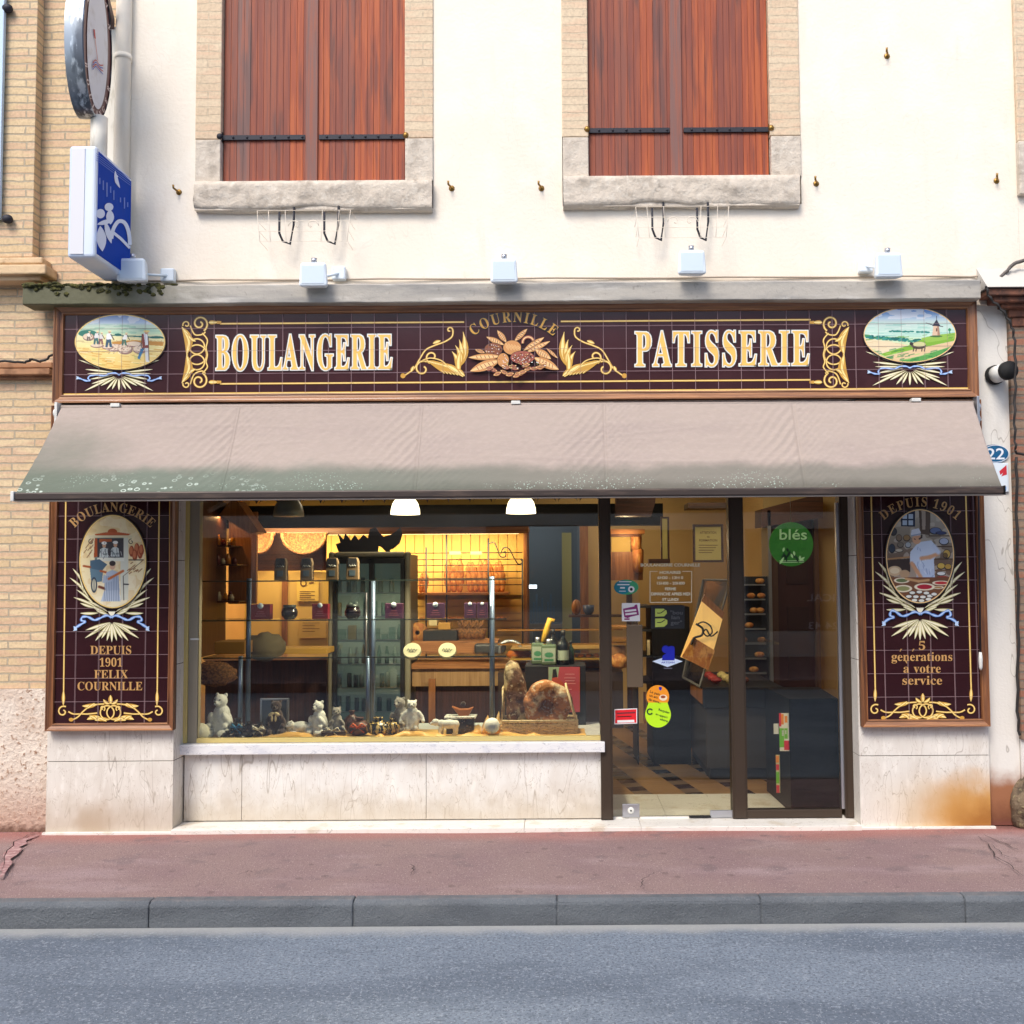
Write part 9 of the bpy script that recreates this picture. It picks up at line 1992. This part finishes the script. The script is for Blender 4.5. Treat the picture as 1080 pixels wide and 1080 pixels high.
sticker('payment_sticker', 'orange and lime double round sticker low on the door glass', 694, 746, [E_(694, 753.5, 13.6, 13.8, k_lime), E_(693.8, 734.8, 12, 12.2, k_or), PL([(684, 741), (704, 741), (706, 747), (682, 747)], k_lime), PL([(695, 724.5), (698, 724.5), (698, 727), (696.5, 728.5), (695, 727)], k_bl),
    TX('Le pain', 690.5, 732, 2.6, k_k, 11, .3), TX('un art', 689, 735.6, 2.6, k_k, 9, .3), TX('de vivre...', 690.5, 740.5, 2.6, k_k, 14, .3), E_(699.5, 735.8, 4.2, 3.2, M('sticker_cream', lin(240, 220, 190), .5)), E_(699.3, 735, 2.6, 1.5, M('sticker_brown', lin(150, 70, 30), .5)),
    BD(arc(685.5, 750.5, 2.8, 2.8, 30, 330, 16), 1.4, k_dg), TX('Recycler', 700, 751, 2.3, k_dg, 12, .3), TX('en apport', 697.5, 755.6, 2.1, k_dg, 13, .3), TX('vivre', 700, 760.5, 2.4, k_dg, 9, .3)])
sticker('red_sticker', 'red rectangular sticker with white strip, low left on the door glass', 659, 755, [PL([(648, 748), (672, 747), (672, 763), (648, 764)], k_w), PL([(648.8, 749), (671.2, 748), (671.2, 762.2), (648.8, 763)], k_rd), BD([(650.5, 752.5), (670, 751.4)], 1.6, M('sticker_grey', lin(120, 40, 50), .5)), BD([(651, 756), (666, 755.4)], .9, k_k), BD([(651, 761), (669, 760.4)], 2.6, k_w)])
sticker('artisan_sticker', 'blue figure on a white diamond sticker, middle of the door glass', 704, 692, [PL([(688, 697.5), (704, 692), (720, 697.5), (704, 703.5)], M('sticker_pale_blue', lin(206, 222, 246), .5)), E_(702, 684.8, 3.9, 4, k_bl), PL([(705, 682), (708, 681.2), (711, 682), (711.5, 684), (711.5, 696.5), (698, 696.5), (699, 691.5), (705, 687.5), (706, 684.5)], k_bl), TX('ARTISAN', 704.5, 699.6, 1.9, k_bl, 14), BD([(700, 704.8), (709, 704.8)], .8, M('sticker_dim', lin(110, 110, 130), .5))])
k_lg = M('logo_lime', lin(180, 196, 90), .5); k_dim = M('logo_dim_text', lin(84, 86, 90), .6)
sticker('bakery_logo_sticker', 'dark square logo sticker with lime letter B and the words bou lan ger', 705, 652, [PL([(686.5, 638.5), (722, 638.5), (722, 663), (686.5, 663)], M('logo_black', lin(20, 22, 28), .5)),
    PL([(691, 642), (700, 642), (703, 644), (703.4, 647), (700.5, 650), (691, 650.4)], k_lg), PL([(691, 652.4), (700, 652.2), (703.8, 654), (703.8, 658), (700.5, 661), (691, 661.4)], k_lg), BD(smoothpath([(693, 646.5), (697, 646.4), (701.5, 643)], 4), .9, k_k), BD(smoothpath([(693, 656.5), (697, 656.4), (701.5, 653.6)], 4), .9, k_k),
    TX('"bou', 713.5, 648, 4, k_dim, 13), TX('lan', 712.5, 653, 4, k_dim, 8.5), TX('ger"', 713.5, 658.6, 4, k_dim, 12)])
k_cr = M('cream_vinyl', lin(240, 234, 204), .5)
hr = [TX('BOULANGERIE COURNILLE', 706.8, 597.3, 3.1, k_cr, 62.5), TX('HORAIRES', 706.6, 605, 2.9, k_cr, 22), TX('6H30 - 13H 0', 706.8, 610.6, 2.9, k_cr, 27), TX('15H00 - 20H00', 707, 616.4, 2.9, k_cr, 29), TX('FERME', 707, 622.4, 2.9, k_cr, 11.5), TX('DIMANCHE APRES MIDI', 707.3, 627.8, 3.0, k_cr, 41), TX('ET LUNDI', 707, 633.6, 2.9, k_cr, 16.5),
      BD([(693.5, 602.6), (685.4, 602.6)], .7, k_cr), BD([(685.6, 602.3), (685.6, 635.6)], .7, k_cr), BD([(685.3, 635.4), (729.6, 635.2)], .7, k_cr), BD([(729.3, 635.5), (729.6, 602.3)], .7, k_cr), BD([(729.9, 602.6), (719.5, 602.6)], .7, k_cr)]
sticker('opening_hours', 'cream vinyl opening hours lettering in a thin box on the door glass', 707, 615, hr, 'sign')
cam = bpy.data.cameras.new('camera'); co_ = bpy.data.objects.new('camera', cam); COL.objects.link(co_)
cam.sensor_width = 36; cam.lens = 36 * F / 1080; cam.clip_end = 500; cam.clip_start = .05
cam.shift_x = -(PX - 540) / 1080; cam.shift_y = (PY - 540) / 1080
co_.matrix_world = Matrix.Translation((0, -D, CAMZ)) @ Matrix.Rotation(R(90) + PITCH, 4, 'X') @ Matrix.Rotation(-ROLL, 4, 'Z')
sc.camera = co_
w = bpy.data.worlds.new('World'); sc.world = w; w.use_nodes = True
nt = w.node_tree; bg = nt.nodes['Background']
sky = nt.nodes.new('ShaderNodeTexSky'); sky.sky_type = 'NISHITA'; sky.sun_disc = False
EL, AZ = 50.0, 205.0       # sun high, behind the camera and a little to its left
sky.sun_elevation = R(EL); sky.sun_rotation = R(AZ); sky.air_density = 1.0; sky.dust_density = 2.6; sky.ozone_density = 1.0
nt.links.new(sky.outputs[0], bg.inputs[0]); bg.inputs[1].default_value = .14
sl = bpy.data.lights.new('sun', 'SUN'); sl.energy = 1.5; sl.angle = R(22); sl.color = (1, .945, .87)
so = bpy.data.objects.new('sun', sl); COL.objects.link(so)
d = Vector((sin(R(AZ)) * cos(R(EL)), cos(R(AZ)) * cos(R(EL)), sin(R(EL))))
so.rotation_euler = (-d).to_track_quat('-Z', 'Y').to_euler(); so.location = (0, -4, 10)
def lamp(name, kind, loc, e, col, size=.1, rot=None, sy=None):
    l = bpy.data.lights.new(name, kind); l.energy = e; l.color = col
    if kind == 'AREA':
        l.size = size
        if sy: l.shape = 'RECTANGLE'; l.size_y = sy
    else: l.shadow_soft_size = size
    o = bpy.data.objects.new(name, l); COL.objects.link(o); o.location = loc
    if rot: o.rotation_euler = rot
    return o
warm = (1.0, .72, .4)
for px, py in ((427.5, 545), (549.5, 544)):
    x, z = at(px, py, .4); lamp('pendant_light', 'SPOT', (x, .4, z - .02), 60, (1, .86, .56), .08, (0, 0, 0)).data.spot_size = R(150)
lamp('cornice_light', 'AREA', ((r0 + r1) / 2, 3.7, zc0 - .03), 23, warm, r1 - r0 - .3, (R(25), 0, 0), .08)
lamp('cabinet_light', 'AREA', ((cx0 + cx1) / 2, 2.3, 0) if False else (at(244, 545, 2.3)[0], 2.3, at(244, 545, 2.3)[1]), 2.2, (1, .55, .2), .25, (0, 0, 0), .05)
lamp('board_fill', 'AREA', (at(302, 566, 3.2)[0], 3.15, at(302, 566, 3.2)[1] + .06), 9, warm, .8, (R(25), 0, 0), .08)  # added fill to brighten the yellow board, no fixture here
lamp('interior_fill', 'AREA', (1.5, 1.3, 2.72), 10, (1, .86, .64), .9)  # unseen fill lamp added to lift the interior by the door
lamp('interior_fill', 'AREA', (-1.2, 1.9, 2.72), 8, (1, .82, .58), .9)  # second added fill, for the left of the shop
lamp('back_room_fill', 'POINT', (-.3, 5.2, 2.3), 6, (.85, .92, 1), .1)  # added fill so the back room is not black
lamp('interior_fill', 'AREA', (.5, 3.3, 2.72), 9, (1, .84, .56), .5)  # added fill for the wall beside the back room doorway
lamp('shelf_light', 'POINT', (at(660, 572, 2.9)[0], 2.9, at(660, 572, 2.9)[1]), 2.5, warm, .05)
sc.view_settings.view_transform = 'Standard'; sc.view_settings.look = 'None'; sc.view_settings.gamma = 1; sc.view_settings.use_curve_mapping = False
sc.view_settings.exposure = 0.8
sc.cycles.use_denoising = True
sc.cycles.max_bounces = 8; sc.cycles.transparent_max_bounces = 16; sc.cycles.caustics_reflective = False; sc.cycles.caustics_refractive = False
sc.cycles.sample_clamp_indirect = 6
